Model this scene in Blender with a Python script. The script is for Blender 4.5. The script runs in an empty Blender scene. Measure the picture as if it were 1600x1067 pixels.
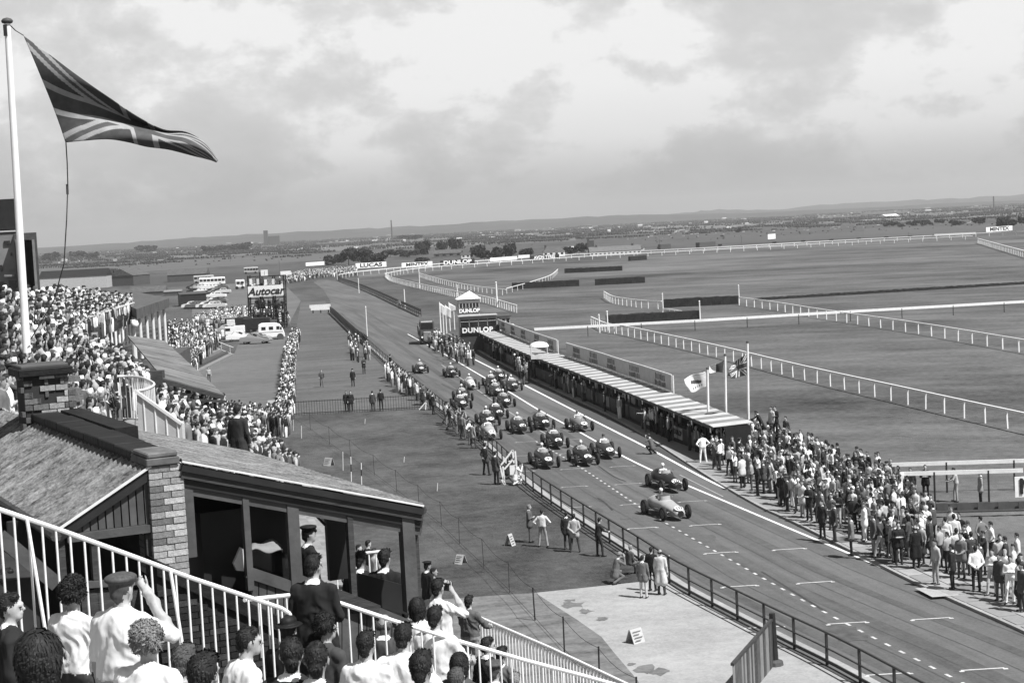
import bpy, math, random
import numpy as np
from mathutils import Vector, Matrix
rnd = random.Random(7)
R = math.radians
sc = bpy.context.scene
col = sc.collection
# ------------------------------------------------------------------ camera
F, H = 2600.0, 15.0          # focal length in photo pixels, eye height above the track
ROLL = math.atan(.05125); PITCH = math.atan(182.5*math.cos(ROLL)/F)
FW = np.array([0, math.cos(PITCH), -math.sin(PITCH)])
_u0 = np.cross([1., 0, 0], FW)
RT = math.cos(ROLL)*np.array([1., 0, 0]) - math.sin(ROLL)*_u0
UP = math.sin(ROLL)*np.array([1., 0, 0]) + math.cos(ROLL)*_u0
cam = bpy.data.cameras.new('camera'); cam.sensor_width = 36; cam.lens = 36*F/1600
cam.clip_start = .1; cam.clip_end = 60000
camo = bpy.data.objects.new('camera', cam); col.objects.link(camo)
camo.matrix_world = Matrix(((RT[0], UP[0], -FW[0], 0), (RT[1], UP[1], -FW[1], 0), (RT[2], UP[2], -FW[2], H), (0, 0, 0, 1)))
sc.camera = camo
# ------------------------------------------------------------------ world
SUN_AZ = (.80, -.60); SUN_EL = R(56)
w = bpy.data.worlds.new('World'); sc.world = w; w.use_nodes = True
nt = w.node_tree; nt.nodes.clear()
def N(t, kind, **kw):
    n = t.nodes.new(kind)
    for k, v in kw.items():
        if k.startswith('i_'):
            n.inputs[k[2:].replace('_', ' ')].default_value = v
        else: setattr(n, k, v)
    return n
def ramp(t, src, stops, interp='LINEAR'):
    r = t.nodes.new('ShaderNodeValToRGB'); r.color_ramp.interpolation = interp
    els = r.color_ramp.elements
    while len(els) < len(stops): els.new(.5)
    for e, (p, v) in zip(els, stops):
        e.position = p; e.color = (v, v, v, 1)
    t.links.new(src, r.inputs['Fac']); return r.outputs['Color']
def MATH(t, op, a, b=None, clamp=False):
    n = t.nodes.new('ShaderNodeMath'); n.operation = op; n.use_clamp = clamp
    for i, v in enumerate((a, b)):
        if v is None: continue
        if isinstance(v, (int, float)): n.inputs[i].default_value = v
        else: t.links.new(v, n.inputs[i])
    return n.outputs[0]
sky = N(nt, 'ShaderNodeTexSky', sky_type='NISHITA', sun_disc=False)
sky.sun_elevation = SUN_EL; sky.sun_rotation = math.atan2(SUN_AZ[0], SUN_AZ[1])
bw = nt.nodes.new('ShaderNodeSeparateColor'); nt.links.new(sky.outputs[0], bw.inputs[0])
tc = nt.nodes.new('ShaderNodeTexCoord')
mp = N(nt, 'ShaderNodeMapping'); nt.links.new(tc.outputs['Generated'], mp.inputs[0])
mp.inputs['Scale'].default_value = (1, 1, 1.7); mp.inputs['Location'].default_value = (1.3, .7, .4)
sep = nt.nodes.new('ShaderNodeSeparateXYZ'); nt.links.new(tc.outputs['Generated'], sep.inputs[0])
n1 = N(nt, 'ShaderNodeTexNoise', i_Scale=6.5, i_Detail=9, i_Roughness=.54, i_Distortion=.1)
n2 = N(nt, 'ShaderNodeTexNoise', i_Scale=15, i_Detail=10, i_Roughness=.66, i_Distortion=.15)
for n in (n1, n2): nt.links.new(mp.outputs[0], n.inputs['Vector'])
cl = MATH(nt, 'ADD', MATH(nt, 'MULTIPLY', n1.outputs[0], .6), MATH(nt, 'MULTIPLY', n2.outputs[0], .4))
# brightness of the cloud deck: greyer near the horizon (seen edge-on), brighter tops above
lum0 = ramp(nt, cl, [(.38, .70), (.455, .77), (.495, .88), (.53, 1.06)])
calm = ramp(nt, sep.outputs['Z'], [(.008, .3), (.045, 1)])
mx0 = nt.nodes.new('ShaderNodeMix'); mx0.data_type = 'FLOAT'; mx0.inputs[2].default_value = .74
nt.links.new(calm, mx0.inputs[0]); nt.links.new(lum0, mx0.inputs[3]); lum = mx0.outputs[0]
hz = ramp(nt, sep.outputs['Z'], [(0, .56), (.025, .66), (.05, .88), (.08, .98)])
cloud = MATH(nt, 'MULTIPLY', MATH(nt, 'MULTIPLY', lum, hz), 6.1)
cover = ramp(nt, sep.outputs['Z'], [(.14, 1), (.42, .12)])
mixv = nt.nodes.new('ShaderNodeMix'); mixv.data_type = 'FLOAT'
nt.links.new(cover, mixv.inputs[0]); nt.links.new(MATH(nt, 'MULTIPLY', bw.outputs[0], .4), mixv.inputs[2]); nt.links.new(cloud, mixv.inputs[3])
bg = N(nt, 'ShaderNodeBackground', i_Strength=.1); nt.links.new(mixv.outputs[0], bg.inputs['Color'])
wo = nt.nodes.new('ShaderNodeOutputWorld'); nt.links.new(bg.outputs[0], wo.inputs[0])
# ------------------------------------------------------------------ sun, view
sl = bpy.data.lights.new('sun', 'SUN'); sl.energy = 5.0; sl.angle = R(.53); sl.color = (1, 1, 1)
so = bpy.data.objects.new('sun', sl); col.objects.link(so)
so.rotation_euler = Vector((-SUN_AZ[0]*math.cos(SUN_EL), -SUN_AZ[1]*math.cos(SUN_EL), -math.sin(SUN_EL))).to_track_quat('-Z', 'Y').to_euler()
so.location = (40, -30, 60)
sc.view_settings.view_transform = 'Standard'; sc.view_settings.look = 'None'
sc.view_settings.exposure = 0.55; sc.view_settings.gamma = 1.0; sc.view_settings.use_curve_mapping = False
sc.render.engine = 'CYCLES'; sc.cycles.use_denoising = True
sc.cycles.max_bounces = 5; sc.cycles.transparent_max_bounces = 6; sc.cycles.volume_bounces = 0
# ------------------------------------------------------------------ pixel -> place
def ray(x, y): return FW + RT*(x-800)/F + UP*(533.5-y)/F
def G(x, y, z=0.0):                      # where the line of sight meets the level z
    d = ray(x, y); return np.array([0, 0, H]) + d*((z-H)/d[2])
def D(x, y, dist):                       # the point at forward distance dist
    d = ray(x, y); return np.array([0, 0, H]) + d*(dist/d[1])
def PL(x, y, p, n):                      # where the line of sight meets a plane
    d = ray(x, y); p = np.array(p, float); n = np.array(n, float)
    return np.array([0, 0, H]) + d*(((p-[0, 0, H])@n)/(d@n))
def PXM(y):                              # pixels per metre on the ground, roughly
    return 0
# ------------------------------------------------------------------ materials
MATS = {}
def mat(name, v, rough=.85, var=.0, scale=3.0, detail=5, bump=0, bscale=None, bdetail=4, spec=.3, metal=0, stretch=None, lo=None, coords='Object', trans=0, bdist=.05):
    if name in MATS: return MATS[name]
    m = bpy.data.materials.new(name); m.use_nodes = True; t = m.node_tree
    b = t.nodes['Principled BSDF']; b.inputs['Roughness'].default_value = rough
    b.inputs['Specular IOR Level'].default_value = spec; b.inputs['Metallic'].default_value = metal
    b.inputs['Base Color'].default_value = (v, v, v, 1)
    if trans:
        b.inputs['Transmission Weight'].default_value = trans
    if var or bump:
        c = t.nodes.new('ShaderNodeTexCoord'); src = c.outputs[coords]
        if coords == 'World':
            src = None
        if stretch:
            mpn = t.nodes.new('ShaderNodeMapping'); mpn.inputs['Scale'].default_value = stretch
            t.links.new(src, mpn.inputs[0]); src = mpn.outputs[0]
    if var:
        n = N(t, 'ShaderNodeTexNoise', i_Scale=scale, i_Detail=detail, i_Roughness=.62); t.links.new(src, n.inputs['Vector'])
        lo_, hi_ = (v*(1-var) if lo is None else lo), v*(1+var)
        t.links.new(ramp(t, n.outputs[0], [(.32, lo_), (.5, v), (.68, hi_)]), b.inputs['Base Color'])
    if bump:
        n = N(t, 'ShaderNodeTexNoise', i_Scale=bscale or scale*4, i_Detail=bdetail); t.links.new(src, n.inputs['Vector'])
        bp = N(t, 'ShaderNodeBump', i_Strength=bump, i_Distance=bdist); t.links.new(n.outputs[0], bp.inputs['Height'])
        t.links.new(bp.outputs[0], b.inputs['Normal'])
    MATS[name] = m; return m
def ground_mat(name, v, layers, bump=.0, rough=.95, rot=12):
    """colour from several noises in world metres: layers of (stretch vector, scale, weight)"""
    m = bpy.data.materials.new(name); m.use_nodes = True; t = m.node_tree; b = t.nodes['Principled BSDF']
    b.inputs['Roughness'].default_value = rough; b.inputs['Specular IOR Level'].default_value = .15
    g = t.nodes.new('ShaderNodeNewGeometry'); acc = None
    for st, s, wt in layers:
        mpn = t.nodes.new('ShaderNodeMapping'); mpn.vector_type = 'TEXTURE'; mpn.inputs['Scale'].default_value = tuple(1/q for q in st); mpn.inputs['Rotation'].default_value = (0, 0, R(rot))
        t.links.new(g.outputs['Position'], mpn.inputs[0])
        n = N(t, 'ShaderNodeTexNoise', i_Scale=s, i_Detail=6, i_Roughness=.6); t.links.new(mpn.outputs[0], n.inputs['Vector'])
        x = MATH(t, 'MULTIPLY', MATH(t, 'SUBTRACT', n.outputs[0], .5), wt)
        acc = x if acc is None else MATH(t, 'ADD', acc, x)
    val = MATH(t, 'MULTIPLY', MATH(t, 'MAXIMUM', MATH(t, 'ADD', acc, 1.0), .25), v)
    cmb = t.nodes.new('ShaderNodeCombineColor')
    for i in range(3): t.links.new(val, cmb.inputs[i])
    t.links.new(cmb.outputs[0], b.inputs['Base Color'])
    if bump:
        n = N(t, 'ShaderNodeTexNoise', i_Scale=9, i_Detail=3); t.links.new(g.outputs['Position'], n.inputs['Vector'])
        bp = N(t, 'ShaderNodeBump', i_Strength=bump, i_Distance=.08); t.links.new(n.outputs[0], bp.inputs['Height']); t.links.new(bp.outputs[0], b.inputs['Normal'])
    MATS[name] = m; return m
GRASS = ground_mat('grass_turf', .074, [((1, .5, 1), .3, 1.3), ((1, 1, 1), .02, 1.5), ((1, .4, 1), .07, 1.3), ((1, 1, 1), 3, 1.3)], bump=.6)
LAWN = ground_mat('mown_lawn', .074, [((1, .55, 1), .45, 1.4), ((1, 1, 1), .09, 1.9), ((1, 1, 1), 1.8, 1.2), ((1, 1, 1), 8, 1.2)], bump=.6)
COURSE = ground_mat('race_course_turf', .098, [((1, .5, 1), .25, 1.4), ((1, 1, 1), .018, 2.0), ((1, .35, 1), .05, 2.0), ((1, 1, 1), 1.6, 1.2)], bump=.6, rot=75)
TARMAC = ground_mat('asphalt', .108, [((1.4, .03, 1), .8, 1.3), ((1, .3, 1), .12, .9), ((1, 1, 1), 1.3, .5), ((1, 1, 1), 9, .8)], rough=.9)
PITTAR = ground_mat('pit_asphalt', .072, [((1.4, .04, 1), .8, 1.2), ((1, .4, 1), .12, .8), ((1, 1, 1), 9, .7)], rough=.9)
PADDOCK = ground_mat('paddock_tarmac', .12, [((1, 1, 1), .07, .8), ((1, 1, 1), .9, .7), ((.3, 2, 1), .4, .6)])
ENCLOS = ground_mat('worn_enclosure_turf', .098, [((.3, 1.4, 1), .3, 1.1), ((1, 1, 1), .06, 1.1), ((1, 1, 1), 2, 1.0)])
CONC = ground_mat('pale_concrete', .30, [((1, 1, 1), .35, .7), ((1, 1, 1), 2.2, .6), ((1, 1, 1), 9, .6)])
WORN = ground_mat('worn_ground', .14, [((.4, 1.4, 1), .55, 2.2), ((1, 1, 1), 2.5, 1.3), ((1, 1, 1), 8, .8)])
PAVE = ground_mat('pavement', .24, [((1, 1, 1), .5, .5), ((1, 1, 1), 4, .4)])
PAINT = ground_mat('road_paint', .72, [((1, 1, 1), 1.5, .6), ((1, 1, 1), 12, .5)], rough=.7)
PAINT2 = ground_mat('worn_road_paint', .36, [((1, 1, 1), 1.5, .7), ((1, 1, 1), 12, .6)], rough=.7)
WHITE = mat('white_paint', .8, .5, .08, 3)
OFFWHITE = mat('off_white_paint', .62, .6, .12, 3)
PALEG = mat('pale_grey_paint', .42, .6, .12, 2)
MIDG = mat('mid_grey_paint', .2, .6, .15, 2)
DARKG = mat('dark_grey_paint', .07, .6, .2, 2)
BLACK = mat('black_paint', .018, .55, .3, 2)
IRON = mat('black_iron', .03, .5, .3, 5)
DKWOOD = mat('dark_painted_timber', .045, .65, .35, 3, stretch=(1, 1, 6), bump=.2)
TIMBER = mat('green_painted_timber', .075, .6, .25, 3, bump=.15)
CONCRETE = mat('stand_concrete', .22, .9, .3, 1.2, bump=.2)
DKSLATE = mat('dark_felt_roof', .085, .9, .4, 1.5)
MOSS = ground_mat('mossy_roof', .15, [((.2, 1, 1), 11, 2.6), ((1, 1, 1), 4, 1.2), ((1, 1, 1), 28, 2.2), ((.08, 1, 1), 3.2, 1.6)], bump=.5, rot=27.5)
ROOFL = mat('pit_roof_sheet_lit', .46, .6, .15, 1.5); ROOFD = mat('pit_roof_sheet_shaded', .2, .7, .2, 1.5)  # two tones paint in the shading of alternately tilted roof sheets
GLASSD = mat('dark_window_glass', .015, .12, spec=.6)
HEDGE = mat('birch_hedge', .016, .95, .5, 4, bump=.8, bscale=9)
# ------------------------------------------------------------------ mesh builder
ORG = {}
class MB:
    def __init__(s): s.v = []; s.f = []; s.mi = []
    def add(s, vs, fs, mi=0):
        o = len(s.v); s.v += [tuple(map(float, q)) for q in vs]; s.f += [tuple(o+i for i in f) for f in fs]; s.mi += [mi]*len(fs); return s
    def obox(s, o, a, b, c, mi=0):
        o, a, b, c = (np.array(q, float) for q in (o, a, b, c))
        P = [o, o+a, o+a+b, o+b, o+c, o+a+c, o+a+b+c, o+b+c]
        fs = [(0, 3, 2, 1), (4, 5, 6, 7), (0, 1, 5, 4), (1, 2, 6, 5), (2, 3, 7, 6), (3, 0, 4, 7)]
        if np.dot(np.cross(a, b), c) < 0: fs = [f[::-1] for f in fs]
        return s.add(P, fs, mi)
    def box(s, c, d, yaw=0, mi=0):
        ca, sa = math.cos(yaw), math.sin(yaw); a = np.array([ca, sa, 0])*d[0]; b = np.array([-sa, ca, 0])*d[1]; k = np.array([0, 0, d[2]])
        return s.obox(np.array(c, float)-a/2-b/2-k/2, a, b, k, mi)
    def beam(s, p, q, w, h, up=(0, 0, 1), mi=0):
        p, q = np.array(p, float), np.array(q, float); d = q-p; n = np.cross(d, up); n = n/np.linalg.norm(n)
        u = np.cross(n, d); u = u/np.linalg.norm(u)
        return s.obox(p-n*w/2-u*h/2, d, n*w, u*h, mi)
    def tube(s, p, q, r, n=8, r2=None, cap=True, mi=0):
        p, q = np.array(p, float), np.array(q, float); d = q-p; d = d/np.linalg.norm(d)
        x = np.cross(d, [0, 0, 1] if abs(d[2]) < .9 else [1, 0, 0]); x = x/np.linalg.norm(x); y = np.cross(d, x); r2 = r if r2 is None else r2
        vs = []
        for c, rr in ((p, r), (q, r2)):
            for i in range(n):
                t = 2*math.pi*i/n; vs.append(c+rr*(x*math.cos(t)+y*math.sin(t)))
        fs = [(i, (i+1) % n, n+(i+1) % n, n+i) for i in range(n)]
        if cap: fs += [tuple(range(n))[::-1], tuple(range(n, 2*n))]
        return s.add(vs, fs, mi)
    def path(s, pts, r, n=6, mi=0):
        for a, b in zip(pts, pts[1:]): s.tube(a, b, r, n, cap=True, mi=mi)
        return s
    def prism(s, pts, vec, mi=0):
        pts = [np.array(p, float) for p in pts]; vec = np.array(vec, float); n = len(pts)
        nn = np.zeros(3)
        for i in range(n): nn += np.cross(pts[i], pts[(i+1) % n])
        fs = [tuple(range(n))[::-1], tuple(range(n, 2*n))]+[(i, (i+1) % n, n+(i+1) % n, n+i) for i in range(n)]
        if nn@vec < 0: fs = [f[::-1] for f in fs]
        return s.add(pts+[p+vec for p in pts], fs, mi)
    def lathe(s, c, prof, n=16, axis=(0, 0, 1), mi=0):
        ax = np.array(axis, float); ax /= np.linalg.norm(ax); x = np.cross(ax, [0, 0, 1] if abs(ax[2]) < .9 else [1, 0, 0]); x /= np.linalg.norm(x); y = np.cross(ax, x)
        vs = []; fs = []; k = len(prof)
        for r, z in prof:
            for i in range(n):
                t = 2*math.pi*i/n; vs.append(np.array(c)+ax*z+r*(x*math.cos(t)+y*math.sin(t)))
        for j in range(k-1):
            for i in range(n): fs.append((j*n+i, j*n+(i+1) % n, (j+1)*n+(i+1) % n, (j+1)*n+i))
        return s.add(vs, fs, mi)
    def sheet(s, pts, z=None, mi=0):
        pts = [(p[0], p[1], p[2] if z is None else z) for p in pts]
        a = sum(pts[i][0]*pts[(i+1) % len(pts)][1]-pts[(i+1) % len(pts)][0]*pts[i][1] for i in range(len(pts)))
        f = tuple(range(len(pts))); return s.add(pts, [f if a > 0 else f[::-1]], mi)
    def mesh(s, name, org=(0, 0, 0)):
        m = bpy.data.meshes.new(name); o = np.array(org)
        m.from_pydata([tuple(np.array(q)-o) for q in s.v], [], s.f); 
        if any(s.mi): m.polygons.foreach_set('material_index', s.mi)
        m.update(); return m
    def build(s, name, m, parent=None, smooth=False, base=True, bevel=0):
        """one mesh object; under a parent its vertices are kept in world metres"""
        if parent is None:
            V = np.array(s.v); org = np.array([(V[:, 0].min()+V[:, 0].max())/2, (V[:, 1].min()+V[:, 1].max())/2, V[:, 2].min()]) if base else np.zeros(3)
        else: org = ORG[parent.name]
        me = s.mesh(name, org)
        for q in (m if isinstance(m, (list, tuple)) else [m]): me.materials.append(q)
        if smooth: me.polygons.foreach_set('use_smooth', [True]*len(me.polygons))
        o = bpy.data.objects.new(name, me); col.objects.link(o)
        if parent is None: o.location = org
        else: o.parent = parent
        ORG[o.name] = org
        if bevel:
            b = o.modifiers.new('bevel', 'BEVEL'); b.width = bevel; b.segments = 1; b.limit_method = 'ANGLE'
        return o
def root(name, loc, label, cat, group=None):
    o = bpy.data.objects.new(name, None); col.objects.link(o); o.location = tuple(map(float, loc)); o.empty_display_size = .3
    ORG[o.name] = np.array(loc, float); return tag(o, label, cat, group)
def tag(o, label, cat, group=None):
    o['label'] = label; o['category'] = cat
    if group: o['group'] = group
    return o
def struct(o): o['kind'] = 'structure'; return o
def shared(name, me, parent, loc, rot=None, scale=None):
    """another object on the same mesh data, placed in the parent's frame given world metres"""
    o = bpy.data.objects.new(name, me); col.objects.link(o); o.parent = parent
    o.location = tuple(np.array(loc, float)-(ORG[parent.name] if parent else 0))
    if rot is not None: o.rotation_euler = rot
    if scale is not None: o.scale = scale
    ORG[o.name] = np.array(loc, float); return o
def smooth_line(pts, n=8):
    """Catmull-Rom through the points"""
    P = [np.array(p, float) for p in pts]; P = [2*P[0]-P[1]]+P+[2*P[-1]-P[-2]]; out = []
    for i in range(1, len(P)-2):
        for k in range(n):
            t = k/n; out.append(.5*((2*P[i])+(-P[i-1]+P[i+1])*t+(2*P[i-1]-5*P[i]+4*P[i+1]-P[i+2])*t*t+(-P[i-1]+3*P[i]-3*P[i+1]+P[i+2])*t**3))
    out.append(P[-2]); return out
def walk(pts, step, start=0.0):
    """points every step metres along a polyline -> (point, tangent)"""
    out = []; need = start; acc = 0
    for a, b in zip(pts, pts[1:]):
        L = np.linalg.norm(b-a)
        while need <= acc+L+1e-9:
            out.append((a+(b-a)*((need-acc)/L), (b-a)/L)); need += step
        acc += L
    return out
def ribbon(pts, wdt, z, name, m, side=0.0):
    """a flat painted strip along a line"""
    mb = MB(); L = []; Rr = []
    for i, p in enumerate(pts):
        t = pts[min(i+1, len(pts)-1)]-pts[max(i-1, 0)]; n = np.array([t[1], -t[0], 0]); n /= np.linalg.norm(n)
        L.append(p+n*(side-wdt/2)); Rr.append(p+n*(side+wdt/2))
    vs = [(q[0], q[1], z) for q in L+Rr]; k = len(pts)
    mb.add(vs, [(i, k+i, k+i+1, i+1) for i in range(k-1)])
    return struct(mb.build(name, m, base=False))
def text_part(txt, size, m, parent, M4, name='lettering', extrude=.01, offset=0, shear=0, spacing=1.0, sx=1.0):
    c = bpy.data.curves.new(name, 'FONT'); c.body = txt; c.size = size; c.extrude = extrude; c.offset = offset; c.shear = shear
    c.align_x = 'CENTER'; c.align_y = 'CENTER'; c.space_character = spacing
    o0 = bpy.data.objects.new('tmp', c); col.objects.link(o0)
    me = bpy.data.meshes.new_from_object(o0.evaluated_get(bpy.context.evaluated_depsgraph_get())); me.name = name
    bpy.data.objects.remove(o0); bpy.data.curves.remove(c)
    me.transform(M4 @ Matrix.Diagonal((sx, 1, 1, 1))); 
    if parent is not None: me.transform(Matrix.Translation(-Vector(ORG[parent.name])))
    me.materials.clear(); me.materials.append(m)
    o = bpy.data.objects.new(name, me); col.objects.link(o); o.parent = parent
    ORG[o.name] = ORG[parent.name] if parent else np.zeros(3); return o
def frame(o, x, up):
    """matrix whose x runs along x, y along up"""
    x = Vector(x).normalized(); up = Vector(up); z = x.cross(up).normalized(); y = z.cross(x)
    return Matrix(((x[0], y[0], z[0], o[0]), (x[1], y[1], z[1], o[1]), (x[2], y[2], z[2], o[2]), (0, 0, 0, 1)))
# ------------------------------------------------------------------ people: one continuous skin grown round a posed skeleton
SKIN, HAIR, TOP, SLEEVE, BOTTOM, SHOES, EXTRA = range(7)
def surfnet(Fd, o, h):
    S = Fd < 0; nx, ny, nz = Fd.shape
    def c(i, j, k, A): return A[i:nx-1+i, j:ny-1+j, k:nz-1+k]
    cnt = sum(c(i, j, k, S).astype(np.int8) for i in (0, 1) for j in (0, 1) for k in (0, 1))
    act = (cnt > 0) & (cnt < 8); idx = np.full(act.shape, -1, np.int64); I = np.argwhere(act); idx[act] = np.arange(len(I))
    acc = np.zeros((len(I), 3)); num = np.zeros(len(I))
    for ax in range(3):
        for u in (0, 1):
            for v in (0, 1):
                p = np.zeros(3, int); p[(ax+1) % 3] = u; p[(ax+2) % 3] = v; q = p.copy(); q[ax] = 1
                A = Fd[tuple((I+p).T)]; B = Fd[tuple((I+q).T)]; m = (A < 0) != (B < 0)
                t = np.where(m, A/np.where(m, A-B, 1), 0)
                acc += np.where(m[:, None], p+(q-p)*t[:, None], 0); num += m
    V = (I+acc/num[:, None])*h+o; quads = []
    for ax in range(3):
        sl0 = [slice(None)]*3; sl1 = [slice(None)]*3; sl0[ax] = slice(0, -1); sl1[ax] = slice(1, None)
        a = S[tuple(sl0)]; b = S[tuple(sl1)]; E = np.argwhere(a != b); u, v = (ax+1) % 3, (ax+2) % 3
        E = E[(E[:, u] > 0) & (E[:, v] > 0) & (E[:, u] < Fd.shape[u]-1) & (E[:, v] < Fd.shape[v]-1)]
        fl = a[tuple(E.T)]; du = np.zeros(3, int); du[u] = 1; dv = np.zeros(3, int); dv[v] = 1
        q = np.stack([idx[tuple((E-du-dv).T)], idx[tuple((E-dv).T)], idx[tuple(E.T)], idx[tuple((E-du).T)]], 1)
        q[~fl] = q[~fl][:, ::-1]; quads.append(q)
    return V, np.concatenate(quads)
def sdf_mesh(name, prims, vox):
    """prims: (slot, a, b, ra, rb, blend) rounded cones; or (slot, centre, radii, blend) ellipsoids"""
    lo = np.full(3, 9.); hi = -lo
    for p in prims:
        if len(p) == 6:
            for c, r in ((p[1], p[3]), (p[2], p[4])): lo = np.minimum(lo, np.array(c)-r); hi = np.maximum(hi, np.array(c)+r)
        else: lo = np.minimum(lo, np.array(p[1])-p[2]); hi = np.maximum(hi, np.array(p[1])+p[2])
    lo -= 3*vox; hi += 3*vox; n = np.ceil((hi-lo)/vox).astype(int)+1
    ax = [lo[i]+vox*np.arange(n[i]) for i in range(3)]
    P = np.stack(np.meshgrid(*ax, indexing='ij'), -1)
    def dist(p, Q):
        if len(p) == 6:
            a, b = np.array(p[1], float), np.array(p[2], float); ab = b-a; L2 = ab@ab+1e-9
            t = np.clip(((Q-a)@ab)/L2, 0, 1); return np.linalg.norm(Q-a-t[..., None]*ab, axis=-1)-(p[3]+(p[4]-p[3])*t)
        r = np.array(p[2], float); q = (Q-np.array(p[1], float)); k0 = np.linalg.norm(q/r, axis=-1); k1 = np.linalg.norm(q/(r*r), axis=-1)+1e-9
        return k0*(k0-1)/k1
    Fd = np.full(P.shape[:3], 9.)
    for p in prims:
        # work only in the primitive's own neighbourhood
        if len(p) == 6: l = np.minimum(np.array(p[1])-p[3], np.array(p[2])-p[4]); u = np.maximum(np.array(p[1])+p[3], np.array(p[2])+p[4])
        else: l = np.array(p[1])-p[2]; u = np.array(p[1])+p[2]
        i0 = np.clip(np.floor((l-.09-lo)/vox).astype(int), 0, n); i1 = np.clip(np.ceil((u+.09-lo)/vox).astype(int)+1, 0, n)
        s = tuple(slice(i0[k], i1[k]) for k in range(3)); d = dist(p, P[s]); k = p[-1]; A = Fd[s]
        if k > 0:
            hh = np.maximum(k-np.abs(A-d), 0)/k; Fd[s] = np.minimum(A, d)-hh*hh*k*.25
        else: Fd[s] = np.minimum(A, d)
    V, Q = surfnet(Fd, lo, vox); C = V[Q].mean(1)
    ds = np.stack([dist(p, C) for p in prims], 1); slot = np.array([p[0] for p in prims])[ds.argmin(1)]
    me = bpy.data.meshes.new(name); me.vertices.add(len(V)); me.vertices.foreach_set('co', V.ravel())
    me.loops.add(Q.size); me.loops.foreach_set('vertex_index', Q.ravel().astype(np.int32))
    me.polygons.add(len(Q)); me.polygons.foreach_set('loop_start', np.arange(0, Q.size, 4, dtype=np.int32)); me.polygons.foreach_set('loop_total', np.full(len(Q), 4, np.int32))
    me.polygons.foreach_set('material_index', slot.astype(np.int32)); me.polygons.foreach_set('use_smooth', np.ones(len(Q), bool)); me.update(); me.validate()
    return me
def limb(slot1, slot2, a, b, c, r, k=.02):
    return [(slot1, a, b, r[0], r[1], k), (slot2, b, c, r[1], r[2], k)]
def hand(w, d, fine, curl=.5, side=1):
    """palm, four bent fingers and a thumb from the wrist w along d"""
    w = np.array(w, float); d = np.array(d, float); d /= np.linalg.norm(d)
    x = np.cross(d, [0, 1, .2]); x /= np.linalg.norm(x)+1e-9; n = np.cross(x, d)
    if not fine: return [(SKIN, w, w+d*.09, .036, .026, .02), (SKIN, w+d*.08, w+d*.14+n*.03, .026, .017, .015), (SKIN, w+d*.03, w+d*.09+x*.045*side+n*.02, .016, .013, .01)]
    out = [(SKIN, w, w+d*.085, .034, .036, .015)]
    for i, L in enumerate((.07, .08, .075, .06)):
        b = w+d*.085+x*(.03-.02*i); m = b+d*L*.5+n*L*.15*curl; e = m+d*L*.35+n*L*.55*curl
        out += [(SKIN, b, m, .010, .0095, .003), (SKIN, m, e, .0095, .008, .002)]
    t = w+d*.03+x*.03*side; out += [(SKIN, t, t+d*.035+x*.03*side, .012, .011, .005), (SKIN, t+d*.035+x*.03*side, t+d*.075+x*.035*side+n*.01, .011, .009, .003)]
    return out
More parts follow.
